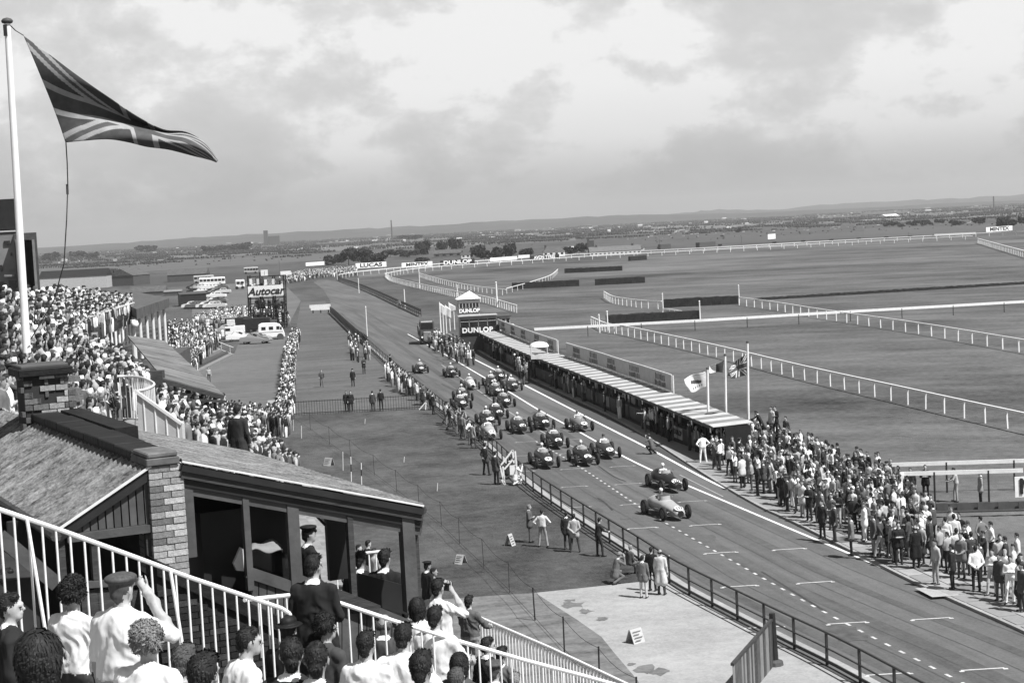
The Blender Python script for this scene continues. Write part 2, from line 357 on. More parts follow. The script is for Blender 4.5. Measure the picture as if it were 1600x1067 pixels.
def figure(arms='down', legs='stand', hair='short', coat=False, skirt=False, lean=0.0, turn=0.0, hat=None, fine=False, bulk=1.0, seated=False, tilt=0.0, longcoat=False, nolegs=False):
    """skeleton of a 1.75 m adult facing +Y, feet at z=0"""
    P = []; B = bulk; hz = .93
    if seated: hz = .52
    if legs == 'crouch': hz = .5
    def up(v):                                     # upper body leans forward about the hip and sits at hip height
        x, y, z = v; z0 = .93; dz = z-z0
        return np.array([x, y+dz*math.sin(lean), hz+dz*math.cos(lean)])
    # trunk
    P += [(TOP, up((-.07, 0, 1.0)), up((-.085, 0, 1.31)), .115*B, .118*B, .05), (TOP, up((.07, 0, 1.0)), up((.085, 0, 1.31)), .115*B, .118*B, .05),
          (TOP, up((0, -.005, 1.05)), up((0, -.015, 1.38)), .12*B, .105*B, .05), (TOP, up((-.155, -.005, 1.385)), up((.155, -.005, 1.385)), .072, .072, .05),
          (TOP, up((-.05, -.01, 1.43)), up((.05, -.01, 1.43)), .06, .06, .04)]
    P += [(SKIN, up((0, -.01, 1.43)), up((0, .012, 1.56)), .056, .052, .015)]
    if coat: P += [(TOP, up((-.075, 0, .93)), up((-.085, 0, .78)), .135*B, .14*B, .04), (TOP, up((.075, 0, .93)), up((.085, 0, .78)), .135*B, .14*B, .04), (EXTRA, up((-.03, -.035, 1.475)), up((.03, -.035, 1.475)), .042, .042, .01)]
    if not coat and fine: P += [(TOP, up((-.035, -.025, 1.468)), up((.035, -.025, 1.468)), .04, .04, .008), (TOP, up((-.05, .02, 1.46)), up((-.02, .05, 1.44)), .025, .02, .008), (TOP, up((.05, .02, 1.46)), up((.02, .05, 1.44)), .025, .02, .008)]
    if longcoat: P += [(TOP, up((-.07, 0, .95)), up((-.11, 0, .5)), .13*B, .15*B, .05), (TOP, up((.07, 0, .95)), up((.11, 0, .5)), .13*B, .15*B, .05)]
    # head
    ct, st = math.cos(turn), math.sin(turn)
    hb = up((0, .02, 1.635))
    def hd(x, y, z):
        y, z = y*math.cos(tilt)-z*math.sin(tilt), y*math.sin(tilt)+z*math.cos(tilt)
        return hb+np.array([x*ct-y*st, x*st+y*ct, z])
    P += [(SKIN, hd(0, 0, 0), (.072, .088, .108), .01), (SKIN, hd(0, .03, -.065), hd(0, .05, -.075), .05, .04, .02), (SKIN, hd(0, .085, .005), hd(0, .105, -.018), .011, .015, .01),
          (SKIN, hd(-.076, -.005, .005), hd(-.08, -.012, -.03), .016, .011, .006), (SKIN, hd(.076, -.005, .005), hd(.08, -.012, -.03), .016, .011, .006)]
    if fine: P += [(SKIN, hd(-.035, .083, .02), hd(.035, .083, .02), .014, .014, .01), (SKIN, hd(-.02, .088, -.045), hd(.02, .088, -.045), .010, .010, .008), (HAIR, hd(-.032, .088, .004), hd(-.03, .088, .004), .008, .008, 0), (HAIR, hd(.03, .088, .004), hd(.032, .088, .004), .008, .008, 0)]
    if hair == 'short': P += [(HAIR, hd(0, -.022, .032), (.080, .092, .095), .008), (HAIR, hd(0, -.06, -.03), hd(0, -.045, -.055), .055, .045, .01), (HAIR, hd(-.02, .03, .09), hd(.03, .035, .088), .036, .036, .015)]
    elif hair == 'slick': P += [(HAIR, hd(0, -.02, .034), (.081, .098, .09), .008), (HAIR, hd(0, -.07, -.03), hd(0, -.05, -.07), .052, .046, .01), (HAIR, hd(-.03, .04, .085), hd(.02, -.02, .105), .034, .036, .015)]
    elif hair == 'bob':
        P += [(HAIR, hd(0, -.025, .03), (.092, .105, .105), .01), (HAIR, hd(-.06, -.03, .0), hd(-.062, -.035, -.08), .048, .04, .02), (HAIR, hd(.06, -.03, .0), hd(.062, -.035, -.08), .048, .04, .02), (HAIR, hd(0, -.06, 0), hd(0, -.06, -.1), .07, .05, .02)]
    elif hair == 'curly':
        rr = random.Random(int(abs(lean*1000)+abs(turn*777)+B*55)); P += [(HAIR, hd(0, -.022, .03), (.084, .096, .1), .01)]
        for _ in range(46 if fine else 24):
            a, e = rr.uniform(0, 6.283), rr.uniform(-.75, 1.5); y = math.sin(a)*math.cos(e)
            if y > .45 and e < .5: continue
            c = hd(math.cos(a)*math.cos(e)*.084, -.022+y*.094, .03+math.sin(e)*.098); P.append((HAIR, c, c+np.array([.001, 0, 0]), rr.uniform(.02, .034), .026, .03))
    elif hair == 'bald': P += [(HAIR, hd(-.05, -.045, -.01), hd(.05, -.045, -.01), .045, .045, .01)]
    if hat == 'cap': P += [(HAIR, hd(0, -.01, .085), (.115, .135, .045), .01), (HAIR, hd(0, .0, .06), (.088, .105, .05), .01), (HAIR, hd(-.04, .10, .055), hd(.04, .10, .055), .022, .022, .02)]
    elif hat == 'peak': P += [(HAIR, hd(0, -.01, .115), (.125, .135, .028), .005), (HAIR, hd(0, 0, .08), (.088, .1, .05), .01), (HAIR, hd(-.05, .09, .055), hd(.05, .09, .055), .018, .018, .02)]
    elif hat == 'helmet': P += [(HAIR, hd(0, -.01, .055), (.098, .118, .1), .005), (HAIR, hd(0, -.03, .05), hd(0, -.035, -.04), .088, .075, .01), (HAIR, hd(-.06, .085, .03), hd(.06, .085, .03), .018, .018, .01)]
    elif hat == 'bobby': P += [(HAIR, hd(0, -.01, .09), (.092, .105, .125), .008), (HAIR, hd(0, -.005, .055), (.115, .13, .02), .004)]
    elif hat == 'trilby': P += [(HAIR, hd(0, -.005, .1), (.082, .1, .065), .01), (HAIR, hd(0, 0, .06), (.135, .155, .018), .006)]
    # arms
    S = {s: up((.19*s, -.005, 1.385)) for s in (-1, 1)}; r = (.056*B, .045, .034)
    def arm(s, e, wv, hv=None, sl=SLEEVE):
        e = up(e); wv = up(wv); out = [(TOP, S[s], e, r[0]*1.06, r[1]*1.08, .03), (sl, e, wv, r[1], r[2], .015)]
        return out+hand(wv, (wv-e) if hv is None else hv, fine, side=-s)
    kinds = arms if isinstance(arms, tuple) else (arms, arms)
    for s, kd in zip((-1, 1), kinds):
        if kd == 'down': P += arm(s, (.245*s, -.03, 1.12), (.26*s, .03, .88))
        elif kd == 'hips': P += arm(s, (.40*s, -.07, 1.16), (.20*s, .03, 1.0), (-.6*s, .5, -.5))
        elif kd == 'fold': P += arm(s, (.245*s, .03, 1.12), (-.02*s, .19, 1.16), (-1*s, .1, 0))
        elif kd == 'front': P += arm(s, (.24*s, .02, 1.11), (.08*s, .22, .99), (-.5*s, .6, -.1))
        elif kd == 'back': P += arm(s, (.27*s, -.1, 1.12), (.04*s, -.17, .93), (-.7*s, -.1, -.4))
        elif kd == 'eye': P += arm(s, (.33*s, .17, 1.27), (.10*s, .19, 1.58), (-.6*s, .1, .6))
        elif kd == 'rail': P += arm(s, (.27*s, .13, 1.17), (.22*s, .37, 1.08), (-.3*s, .8, 0))
        elif kd == 'reach': P += arm(s, (.25*s, .25, 1.33), (.24*s, .50, 1.36), (0, 1, .05))
        elif kd == 'up': P += arm(s, (.30*s, .05, 1.62), (.24*s, .08, 1.85), (0, 0, 1))
        elif kd == 'wheel': P += arm(s, (.27*s, .12, 1.15), (.13*s, .36, 1.17), (-.3*s, .6, .4))
        elif kd == 'swingf': P += arm(s, (.25*s, .08, 1.13), (.24*s, .27, 1.0))
        elif kd == 'swingb': P += arm(s, (.26*s, -.17, 1.15), (.26*s, -.24, .92))
    # legs
    rl = (.088*B, .060, .042)
    def leg(s, k, a, toe=(0, 1, 0)):
        h = np.array([.092*s, 0, hz]); k = np.array(k, float); a = np.array(a, float); t = np.array(toe, float); t /= np.linalg.norm(t)
        out = [(BOTTOM, h, k, rl[0], rl[1], .03), (BOTTOM, k, a, rl[1], rl[2]+.008, .015)]
        return out+[(SHOES, a+np.array([0, 0, -.045])-t*.05, a+np.array([0, 0, -.05])+t*.15, .04, .034, .01)]
    if not nolegs:
        P += [(BOTTOM, (-.07, 0, hz+.03), (.07, 0, hz+.03), .115*B, .115*B, .04)]
        if seated: P += leg(-1, (-.12, .42, .52), (-.12, .44, .08))+leg(1, (.12, .42, .52), (.12, .46, .08))
        elif legs == 'stand': P += leg(-1, (-.105, .02, .5), (-.11, -.01, .085))+leg(1, (.105, .02, .5), (.12, .01, .085))
        elif legs == 'wide': P += leg(-1, (-.15, .02, .5), (-.2, -.01, .085))+leg(1, (.15, .02, .5), (.21, .01, .085))
        elif legs == 'ease': P += leg(-1, (-.10, .0, .5), (-.10, -.02, .085))+leg(1, (.14, .1, .51), (.17, .1, .085), (.4, 1, 0))
        elif legs == 'walk': P += leg(-1, (-.10, .18, .53), (-.10, .27, .1))+leg(1, (.10, .02, .5), (.10, -.26, .14))
        elif legs == 'crouch':
            P += leg(-1, (-.14, .36, .46), (-.12, .05, .09))+leg(1, (.15, .3, .3), (.13, -.15, .1))
        if skirt: P += [(BOTTOM, (0, 0, hz), (-.05, 0, .52), .13, .17, .05), (BOTTOM, (0, 0, hz), (.05, 0, .52), .13, .17, .05)]
    return P
PV = {}
def creases(me, seed):
    """pull the cloth into folds"""
    from mathutils import noise
    nv = len(me.vertices); co = np.empty(nv*3); me.vertices.foreach_get('co', co); co = co.reshape(-1, 3); nr = np.empty(nv*3); me.vertices.foreach_get('normal', nr); nr = nr.reshape(-1, 3)
    mi = np.empty(len(me.polygons), np.int32); me.polygons.foreach_get('material_index', mi); lp = np.empty(len(me.loops), np.int32); me.loops.foreach_get('vertex_index', lp)
    ok = np.zeros(nv, bool); ok[lp.reshape(-1, 4)[np.isin(mi, (TOP, SLEEVE, BOTTOM))].ravel()] = True
    for i in np.nonzero(ok)[0]:
        x, y, z = co[i]; k = noise.noise((x*3+seed, y*3, z*3)); n = noise.noise((x*7+k*1.5+seed*3.1, y*7, z*5+k*2+abs(x)*6)); m = noise.noise((x*17+k, y*17+seed, z*11))
        co[i] += nr[i]*(.016*(1-2.2*abs(n))+.005*(1-2*abs(m))-.006)
    me.vertices.foreach_set('co', co.ravel()); me.update()
def strands(o, style, n=1500, seed=1):
    """locks of hair lying over the hair surface, as a child of the person"""
    rr = random.Random(seed); me = o.data; polys = [q for q in me.polygons if q.material_index == HAIR]
    if not polys: return
    mb = MB()
    for _ in range(n):
        q = rr.choice(polys); c = np.array(q.center); nn = np.array(q.normal); L = rr.uniform(.025, .05); wd = rr.uniform(.003, .008)
        if style == 'curly': cd = np.array([rr.gauss(0, 1) for _ in range(3)]); lift = .02
        else: cd = np.array([.25*rr.gauss(0, 1)+c[0]*2, -.35+.2*rr.gauss(0, 1), -1.0+.3*rr.gauss(0, 1)]); lift = .005
        if style in ('short', 'slick') and c[2] > 1.7: cd = np.array([.35*rr.gauss(0, 1)+.3, -1, .1])
        cd = cd-nn*(cd@nn); cd /= np.linalg.norm(cd)+1e-9; sd = np.cross(nn, cd); pts = [c-nn*.004, c+cd*L*.5+nn*lift*rr.uniform(.4, 1), c+cd*L+nn*lift*(rr.uniform(-.3, .5) if style != 'curly' else rr.uniform(.2, 1.0))]
        mb.add([pts[0]-sd*wd, pts[0]+sd*wd, pts[1]+sd*wd*.8, pts[1]-sd*wd*.8, pts[2]], [(0, 1, 2, 3), (3, 2, 4)])
    h = mb.mesh('hair'); h.materials.append(o.material_slots[1].material); ob = bpy.data.objects.new('hair', h); col.objects.link(ob); ob.parent = o; ob['kind'] = 'stuff'
def pmesh(key, vox=.024, **kw):
    if key not in PV:
        PV[key] = sdf_mesh('person', figure(**kw), vox)
        for _ in range(7): PV[key].materials.append(None)
    return PV[key]
# cloth and skin tones of the grey picture
def cloth(v): return mat('cloth_%03d' % int(v*1000), v, .9, .14, 5, bump=.9, bscale=5.5, bdist=.035, bdetail=2.2, stretch=(1, 1, .6))
SKINS = [mat('skin_%d' % i, v, .6, .1, 20) for i, v in enumerate((.30, .36, .42))]
HAIRS = [mat('hair_%d' % i, v, .6, .3, 45, bump=.35, bscale=60, stretch=(1, 1, .18), spec=.18, bdist=.004) for i, v in enumerate((.012, .02, .035, .07, .2))]
SHOE = mat('shoe_leather', .02, .4)
def dress(o, top, bottom, hair=.02, sleeve=None, skin=None, extra=None):
    hs = min(HAIRS, key=lambda h: abs(h.node_tree.nodes['Color Ramp'].color_ramp.elements[1].color[0]-hair)) if hair is not None and not isinstance(hair, bpy.types.Material) else hair
    ms = [skin or rnd.choice(SKINS), hs, cloth(top), SKINS[1] if sleeve == 'skin' else cloth(top), cloth(bottom), SHOE, cloth(extra if extra is not None else .75)]
    for i, m in enumerate(ms):
        o.material_slots[i].link = 'OBJECT'; o.material_slots[i].material = m
def person(key, loc, yaw, top, bottom, label, group=None, hair=.02, sleeve=None, scale=1.0, extra=None, name='person'):
    o = bpy.data.objects.new(name, PV[key]); col.objects.link(o); o.location = tuple(map(float, loc)); o.rotation_euler = (0, 0, yaw); o.scale = (scale,)*3
    dress(o, top, bottom, hair, sleeve, extra=extra); return tag(o, label, 'person', group)
for k, kw in {
    'stand': dict(), 'hips': dict(arms='hips', legs='wide'), 'fold': dict(arms='fold', legs='ease'), 'back': dict(arms='back'), 'front': dict(arms='front', legs='ease', tilt=-.2),
    'photo': dict(arms='eye', legs='wide'), 'walk': dict(arms=('swingb', 'swingf'), legs='walk', lean=.08), 'rail': dict(arms='rail', legs='ease', lean=.15),
    'suit': dict(coat=True), 'suit_back': dict(coat=True, arms='back', legs='wide'), 'suit_fold': dict(coat=True, arms='fold'), 'suit_hat': dict(coat=True, hat='trilby'), 'suit_ease': dict(coat=True, arms=('hips', 'down'), legs='ease', turn=.4),
    'woman': dict(skirt=True, hair='curly', bulk=.92), 'woman_fold': dict(skirt=True, hair='bob', arms='fold', bulk=.92), 'mac': dict(longcoat=True, arms='down', hair='bald'), 'mac_hat': dict(longcoat=True, hat='trilby'),
    'cap': dict(hat='cap', coat=True), 'bobby': dict(hat='bobby', coat=True, arms='back'), 'officer': dict(hat='peak', coat=True, arms='down'), 'sit': dict(seated=True, arms='front', lean=.15), 'crouch': dict(legs='crouch', arms='eye', lean=.35, hat='trilby', coat=True),
    'lean_reach': dict(arms=('down', 'reach'), coat=True, legs='ease'), 'turned': dict(turn=.9, arms='fold'), 'turned2': dict(turn=-.9, legs='wide', arms=('hips', 'down')), 'point': dict(arms=('down', 'reach'), legs='wide'), 'twoup': dict(arms=('up', 'down')),
}.items(): pmesh(k, **kw)
pmesh('driver', .02, seated=True, arms='wheel', hat='helmet', hair=None, lean=-.12, nolegs=True)
STANDERS = ['stand', 'hips', 'fold', 'back', 'front', 'suit', 'suit_back', 'suit_fold', 'woman', 'woman_fold', 'cap', 'turned', 'turned2', 'walk', 'photo', 'suit_ease', 'suit_hat', 'suit']
# ---- plain small figures for the masses of the far crowd, joined as uncountable stuff
TONES = [.012, .03, .07, .15, .32, .6, .82]
CROWDM = [mat('crowd_tone_%d' % i, v, .9) for i, v in enumerate(TONES)] + [SKINS[1], SKINS[2], HAIRS[1]]
def tiny(n=6, seated=False):
    mb = MB(); h0 = 0
    def rings(rs, mi, close=True):
        o = len(mb.v); k = len(rs)
        vs = [(cx+rx*math.cos(2*math.pi*i/n), cy+ry*math.sin(2*math.pi*i/n), z) for cx, cy, z, rx, ry in rs for i in range(n)]
        fs = [(j*n+i, j*n+(i+1) % n, (j+1)*n+(i+1) % n, (j+1)*n+i) for j in range(k-1) for i in range(n)]+[tuple(range((k-1)*n, k*n))]
        mb.add(vs, fs, mi)
    rings([(-.1, 0, 0, .06, .08), (-.09, 0, .9, .1, .12)], 3); rings([(.1, 0, 0, .06, .08), (.09, 0, .9, .1, .12)], 3)
    rings([(0, 0, .82, .17, .12), (0, 0, 1.1, .16, .12), (0, 0, 1.34, .22, .13), (0, 0, 1.45, .12, .09), (0, 0, 1.5, .055, .055)], 2)
    for s in (-1, 1): rings([(.27*s, .02, .82, .035, .04), (.25*s, -.02, 1.1, .05, .05), (.22*s, 0, 1.42, .06, .06)], 4)
    rings([(0, .01, 1.48, .05, .05), (0, .02, 1.55, .075, .085), (0, .02, 1.62, .082, .098)], 0)
    rings([(0, .0, 1.61, .086, .1), (0, -.005, 1.69, .08, .095), (0, 0, 1.75, .04, .05)], 1)
    return np.array(mb.v), mb.f, np.array(mb.mi)
TINY = [tiny()]
def coarse_template(key, **kw):
    me = sdf_mesh('tmp', figure(**kw), .05); V = np.empty(len(me.vertices)*3); me.vertices.foreach_get('co', V); Fs = [tuple(p.vertices) for p in me.polygons]; M = np.array([p.material_index for p in me.polygons]); bpy.data.meshes.remove(me)
    return V.reshape(-1, 3), Fs, np.array([0, 1, 2, 4, 3, 5, 6])[M]
COARSE = [coarse_template(i, **kw) for i, kw in enumerate([dict(), dict(arms='hips', legs='wide'), dict(arms='fold', turn=.7), dict(coat=True, arms='front'), dict(skirt=True, hair='bob'), dict(arms=('eye', 'down'), legs='ease')])]
def crowd(name, places, label, cat='crowd', tones=None, coarse=False):
    """places: (x, y, z, yaw)"""
    T = COARSE if coarse else TINY; T = [(V0, np.concatenate([np.array(f) for f in F0]), np.array([len(f) for f in F0]), M0) for V0, F0, M0 in T]
    Vs = []; Ms = []; Ls = []; Ns = []; off = 0
    tw = tones or [3.0, 2.2, 1.6, 1.5, 1.5, 1.7, 1.3]
    for x, y, z, yw in places:
        V0, L0, N0, M0 = rnd.choice(T)
        s = rnd.uniform(.9, 1.05); c, sn = math.cos(yw)*s, math.sin(yw)*s
        Vs.append(np.stack([V0[:, 0]*c-V0[:, 1]*sn+x, V0[:, 0]*sn+V0[:, 1]*c+y, V0[:, 2]*s+z], 1)); Ls.append(L0+off); Ns.append(N0); off += len(V0)
        top = rnd.choices(range(7), tw)[0]; bot = rnd.choices(range(7), [3, 3, 2, 1.5, 1, .6, .3])[0]; slv = rnd.choice([7, top, top]); hr = rnd.choice([9, 9, 9, 9, 0, 2, 4, 6])
        Ms.append(np.array([rnd.choice([7, 8]), hr, top, bot, slv, 0, 6])[M0])
    me = bpy.data.meshes.new(name); V = np.concatenate(Vs); me.vertices.add(len(V)); me.vertices.foreach_set('co', V.ravel())
    lv = np.concatenate(Ls).astype(np.int32); me.loops.add(len(lv)); me.loops.foreach_set('vertex_index', lv)
    lt = np.concatenate(Ns).astype(np.int32); me.polygons.add(len(lt)); me.polygons.foreach_set('loop_start', np.concatenate([[0], np.cumsum(lt)[:-1]]).astype(np.int32)); me.polygons.foreach_set('loop_total', lt)
    me.polygons.foreach_set('material_index', np.concatenate(Ms).astype(np.int32)); me.polygons.foreach_set('use_smooth', np.ones(len(lt), bool)); me.update()
    for m in CROWDM: me.materials.append(m)
    o = bpy.data.objects.new(name, me); col.objects.link(o); o['kind'] = 'stuff'; o['label'] = label; o['category'] = cat; return o
def inpoly(x, y, poly):
    c = False
    for i in range(len(poly)):
        x1, y1 = poly[i]; x2, y2 = poly[i-1]
        if (y1 > y) != (y2 > y) and x < (x2-x1)*(y-y1)/(y2-y1)+x1: c = not c
    return c
def scatter(poly, place, gap, tries=4000, limit=9999, far_gap=None):
    """spread people over what the outline in the photo covers; place(x, y) gives the spot on the ground or terrace"""
    xs = [p[0] for p in poly]; ys = [p[1] for p in poly]; out = []; grid = {}
    for _ in range(tries):
        x, y = rnd.uniform(min(xs), max(xs)), rnd.uniform(min(ys), max(ys))
        if not inpoly(x, y, poly): continue
        p = place(x, y)
        if p is None: continue
        k = (int(p[0]//gap), int(p[1]//gap)); ok = True
        for i in (-1, 0, 1):
            for j in (-1, 0, 1):
                for q in grid.get((k[0]+i, k[1]+j), ()):
                    if (q[0]-p[0])**2+(q[1]-p[1])**2 < gap*gap: ok = False
        if ok:
            grid.setdefault(k, []).append(p); out.append(p)
            if len(out) >= limit: break
    return out
# ------------------------------------------------------------------ ground and road
E_ = np.array([-.207, .978, 0]); D_ = np.array([.978, .207, 0])      # along the straight / across it towards the pits
def gsheet(name, m, px, z, extra=(), pre=()):
    pts = [np.array(p, float) for p in pre]+[G(*p) for p in px]+[np.array(p, float) for p in extra]
    return struct(MB().sheet(pts, z).build(name, m, base=False))
mb = MB(); mb.sheet([(-9000, -400), (9000, -400), (9000, 14000), (-9000, 14000)], 0); struct(mb.build('ground', GRASS, base=False))
LF = [(13.6, 38.5, 0), (17.5, 22, 0)][::-1]+[tuple(G(*p)) for p in [(1345, 1067), (1205, 995), (1062, 920), (1003, 880), (880, 800), (815, 752), (750, 690), (700, 652), (610, 575), (520, 490)]]
LFS = smooth_line([np.array(p) for p in LF], 5)
far_l = [(516, 470), (505, 452), (490, 441), (500, 436)]
RE = [tuple(G(*p)) for p in [(1700, 1045), (1600, 993), (1440, 920), (1247, 823), (1182, 791), (1100, 742), (1016, 687), (982, 666), (940, 645), (867, 610), (800, 578), (745, 548), (700, 522), (660, 500), (628, 482), (585, 462), (535, 441)]]
track_pts = [np.array(p) for p in LF]+[G(*p) for p in far_l]+[np.array(p) for p in RE[::-1]]+[np.array((27, 22, 0))]
struct(MB().sheet(track_pts, .004).build('racing_circuit_road', TARMAC, base=False))
# infield race course: a slightly different turf beyond the pits
gsheet('infield_turf', COURSE, [(835, 530), (1130, 662), (1240, 735), (1420, 800), (1600, 905), (1900, 1040), (2300, 800), (2000, 470), (1600, 372), (900, 403), (640, 436), (760, 490)], .005)
gsheet('horse_track_turf', COURSE, [(530, 437), (608, 432), (900, 402), (1600, 372), (1620, 366), (900, 394), (600, 418), (520, 428)], .009)
# pit lane asphalt, darker, between the two long lines and the pit wall
gsheet('pit_lane_road', PITTAR, [(660, 515), (700, 535), (745, 558), (842, 611), (894, 638), (1100, 745), (1140, 764), (1182, 789), (1100, 740), (1016, 686.6), (982, 666), (940, 644), (867, 610), (800, 578), (745, 548), (700, 522)], .009)
KERB = [(1700, 1040), (1600, 988), (1440, 916), (1247, 820), (1182, 789.5), (1100, 741), (1016, 686.6), (982, 666), (940, 644), (867, 610), (800, 577), (745, 547), (700, 522)]
kb = smooth_line([G(*p) for p in KERB], 6)
mbk = MB()
for a, b in zip(kb, kb[1:]): mbk.beam(a+[0, 0, .05], b+[0, 0, .05], .16, .11)
struct(mbk.build('kerb', CONC, base=False))
# paving behind the kerb (pit apron)
pave_back = [(1700, 905), (1560, 868), (1440, 812), (1300, 760), (1180, 735), (1120, 716), (1040, 686), (1000, 667), (960, 648), (902, 621), (871, 608), (832, 590), (790, 570), (745, 545)]
struct(MB().sheet([G(*p) for p in KERB[:-1]]+[G(*p) for p in pave_back[::-1]], .09).build('pit_pavement', PAVE, base=False))
# concrete paving slabs along the near kerb, each one laid by itself
slabs = root('slab_row', G(1520, 950, .094), 'row of worn paving slabs along the kerb near the standing officials', 'paving slabs')
kbn = smooth_line([G(*p) for p in KERB[:4]], 20)
for row in range(3):
    for p, t in walk([q[:] for q in kbn], 1.25, start=.3+.45*row):
        n = np.array([t[1], -t[0], 0])*-1; n = -n if n[0] < 0 else n; L = rnd.uniform(.95, 1.2)
        o_ = np.array([p[0], p[1], .091])+n*(.12+row*.78)
        MB().obox(o_, t*L, n*.72, (0, 0, rnd.uniform(.012, .03))).build('slab', rnd.choice([PAVE, PAVE, CONC, WORN]), slabs)
gsheet('timing_plate', PAINT2, [(1430, 923), (1457, 937), (1500, 934), (1473, 920)], .115)
# lawns and hard standings on the stand side
gsheet('members_lawn', LAWN, [(455, 650), (655, 640), (700, 654), (750, 692), (815, 755), (880, 803), (1000, 882), (1000, 908), (836, 926), (690, 938), (560, 960), (430, 800), (440, 700)], .004)
gsheet('enclosure_turf', ENCLOS, [(455, 646), (657, 636), (608, 577), (518, 490), (508, 470), (470, 472), (462, 520), (462, 560)], .006)
gsheet('paddock_yard', PADDOCK, [(230, 640), (290, 590), (365, 555), (372, 538), (445, 525), (462, 522), (462, 560), (455, 646), (430, 660), (330, 668)], .005)
gsheet('far_paddock_yard', PADDOCK, [(300, 500), (450, 510), (470, 470), (440, 440), (330, 440), (300, 470)], .007)
gsheet('concrete_apron', CONC, [(836, 926), (1000, 909), (1003, 884), (1062, 924), (1200, 999), (1340, 1071), (1420, 1160), (1060, 1180), (996, 1062), (960, 1020), (940, 995), (900, 967)], .010)
gsheet('worn_path', WORN, [(640, 940), (760, 931), (836, 926), (900, 967), (940, 995), (960, 1020), (996, 1062), (1060, 1180), (500, 1180), (560, 960)], .008)
for i, (x, y, r) in enumerate([(895, 945, 1.0), (915, 955, .7), (940, 967, .6), (1010, 1045, .9), (1030, 1050, .8), (890, 938, .5), (985, 1038, .4)]):   # damp scuffs on the concrete
    c = G(x, y); pts = [c+np.array([math.cos(t)*r*rnd.uniform(.35, 1)*.55, math.sin(t)*r*rnd.uniform(.3, 1)*.8, 0]) for t in np.linspace(0, 6.1, 14)]
    struct(MB().sheet(pts, .014+.001*i).build('scuffed_patch', WORN, base=False))
# pale verge strip at the foot of the trackside fence
ribbon(LFS, .45, .013, 'verge_strip', CONC, side=.35)
# ---- painted markings
def pxline(px, n=6): return smooth_line([G(*p) for p in px], n)
ribbon(pxline([(1600, 985), (1490, 934), (1440, 913), (1330, 866), (1215, 818), (1130, 782), (1080, 761), (1030, 740), (970, 711), (900, 672), (841, 640), (795, 612), (750, 586), (690, 551), (637, 522)]), .17, .016, 'white_edge_line', PAINT)
ribbon(pxline([(1140, 766), (1100, 747), (1020, 704), (955, 671), (894, 640), (820, 602), (750, 566), (705, 544)]), .2, .017, 'pit_lane_line', PAINT)
ribbon(pxline([(1130, 776), (1092, 757), (1062, 742)]), .07, .0165, 'thin_guide_line', PAINT2)
ribbon(pxline([(900, 700), (860, 682), (790, 640), (740, 605), (690, 570)]), .09, .016, 'faded_centre_line', PAINT2)
dl = pxline([(838, 690), (911, 733), (1009, 798), (1068, 833), (1206, 911), (1318, 972), (1485, 1057), (1580, 1105)], 10)
PAINT3 = ground_mat('scuffed_road_paint', .5, [((1, 1, 1), 1.2, 1.0), ((1, 1, 1), 10, 1.0)], rough=.8)
dash = walk(dl, 1.05); dmb = MB()
for p, t in dash:
    n = np.array([t[1], -t[0], 0]); L = .38
    dmb.add([(*(p+n*s*.055+t*k*L)[:2], .016) for s, k in ((-1, 0), (1, 0), (1, 1), (-1, 1))], [(0, 1, 2, 3)])
struct(dmb.build('dashed_start_line', PAINT3, base=False))
# starting grid boxes: rows of three and two, seven metres apart
gm = MB(); gm2 = MB()
for k in range(-1, 12):
    y = 59.4+6.85*k; cx = 11.6-1.43*k+.006*k*k*1.2; ncol = 3 if k % 2 == 0 else 2
    for j in range(ncol):
        x = cx+(j-(ncol-1)/2)*3.05; tgt = gm if k < 4 else gm2; Lw = 1.42
        d = np.array([.999, .04, 0]); n = np.array([-.04, .999, 0]); c = np.array([x, y, .018])
        tgt.add([c-d*Lw/2-n*.05, c+d*Lw/2-n*.05, c+d*Lw/2+n*.05, c-d*Lw/2+n*.05], [(0, 1, 2, 3)])
        for s in (-1, 1):
            e = c+d*s*Lw/2; tgt.add([e-d*.08-n*.19, e+d*.08-n*.19, e+d*.08-n*.0505, e-d*.08-n*.0505], [(0, 1, 2, 3)])
struct(gm.build('grid_marking', PAINT3, base=False)); struct(gm2.build('faded_grid_marking', PAINT2, base=False))
# tyre marks
SKID = mat('tyre_rubber_mark', .045, .9, .3, 2)
for px in [[(935, 728), (960, 745), (978, 752)], [(934, 778), (946, 786), (957, 797)], [(690, 600), (705, 607), (712, 610)], [(676, 560), (692, 566), (690, 572)], [(1190, 893), (1240, 924), (1290, 955)]]:
    ribbon(pxline(px), .11, .0145, 'tyre_mark', SKID)
# seams of the laid asphalt and dark oily lanes down the grid columns
SEAM = mat('asphalt_seam', .078, .9, .3, 2); OIL = ground_mat('oily_lane', .09, [((1.4, .05, 1), .9, 1.2), ((1, 1, 1), 1.5, .8), ((1, 1, 1), 9, .8)])
for off, wd, m_, z_ in ((2.6, .035, SEAM, .0125), (5.2, .035, SEAM, .0125), (7.6, .03, SEAM, .0125), (1.5, .5, OIL, .0115), (4.1, .7, OIL, .0115), (6.3, .45, OIL, .0115)): ribbon([q for q in LFS if q[1] > 30], wd, z_, 'asphalt_seam' if wd < .1 else 'oil_stained_lane', m_, side=off)
for i in range(16):
    y = rnd.uniform(52, 160); b_ = min(LFS, key=lambda q: abs(q[1]-y)); c = b_+np.array([rnd.uniform(1, 7), 0, 0]); r_ = rnd.uniform(.25, .8)
    struct(MB().sheet([c+np.array([math.cos(t)*r_*rnd.uniform(.4, 1), math.sin(t)*r_*2.2*rnd.uniform(.4, 1), 0]) for t in np.linspace(0, 6.0, 12)], .0132+.0001*i).build('oil_stain', OIL if i % 3 else SEAM, base=False))
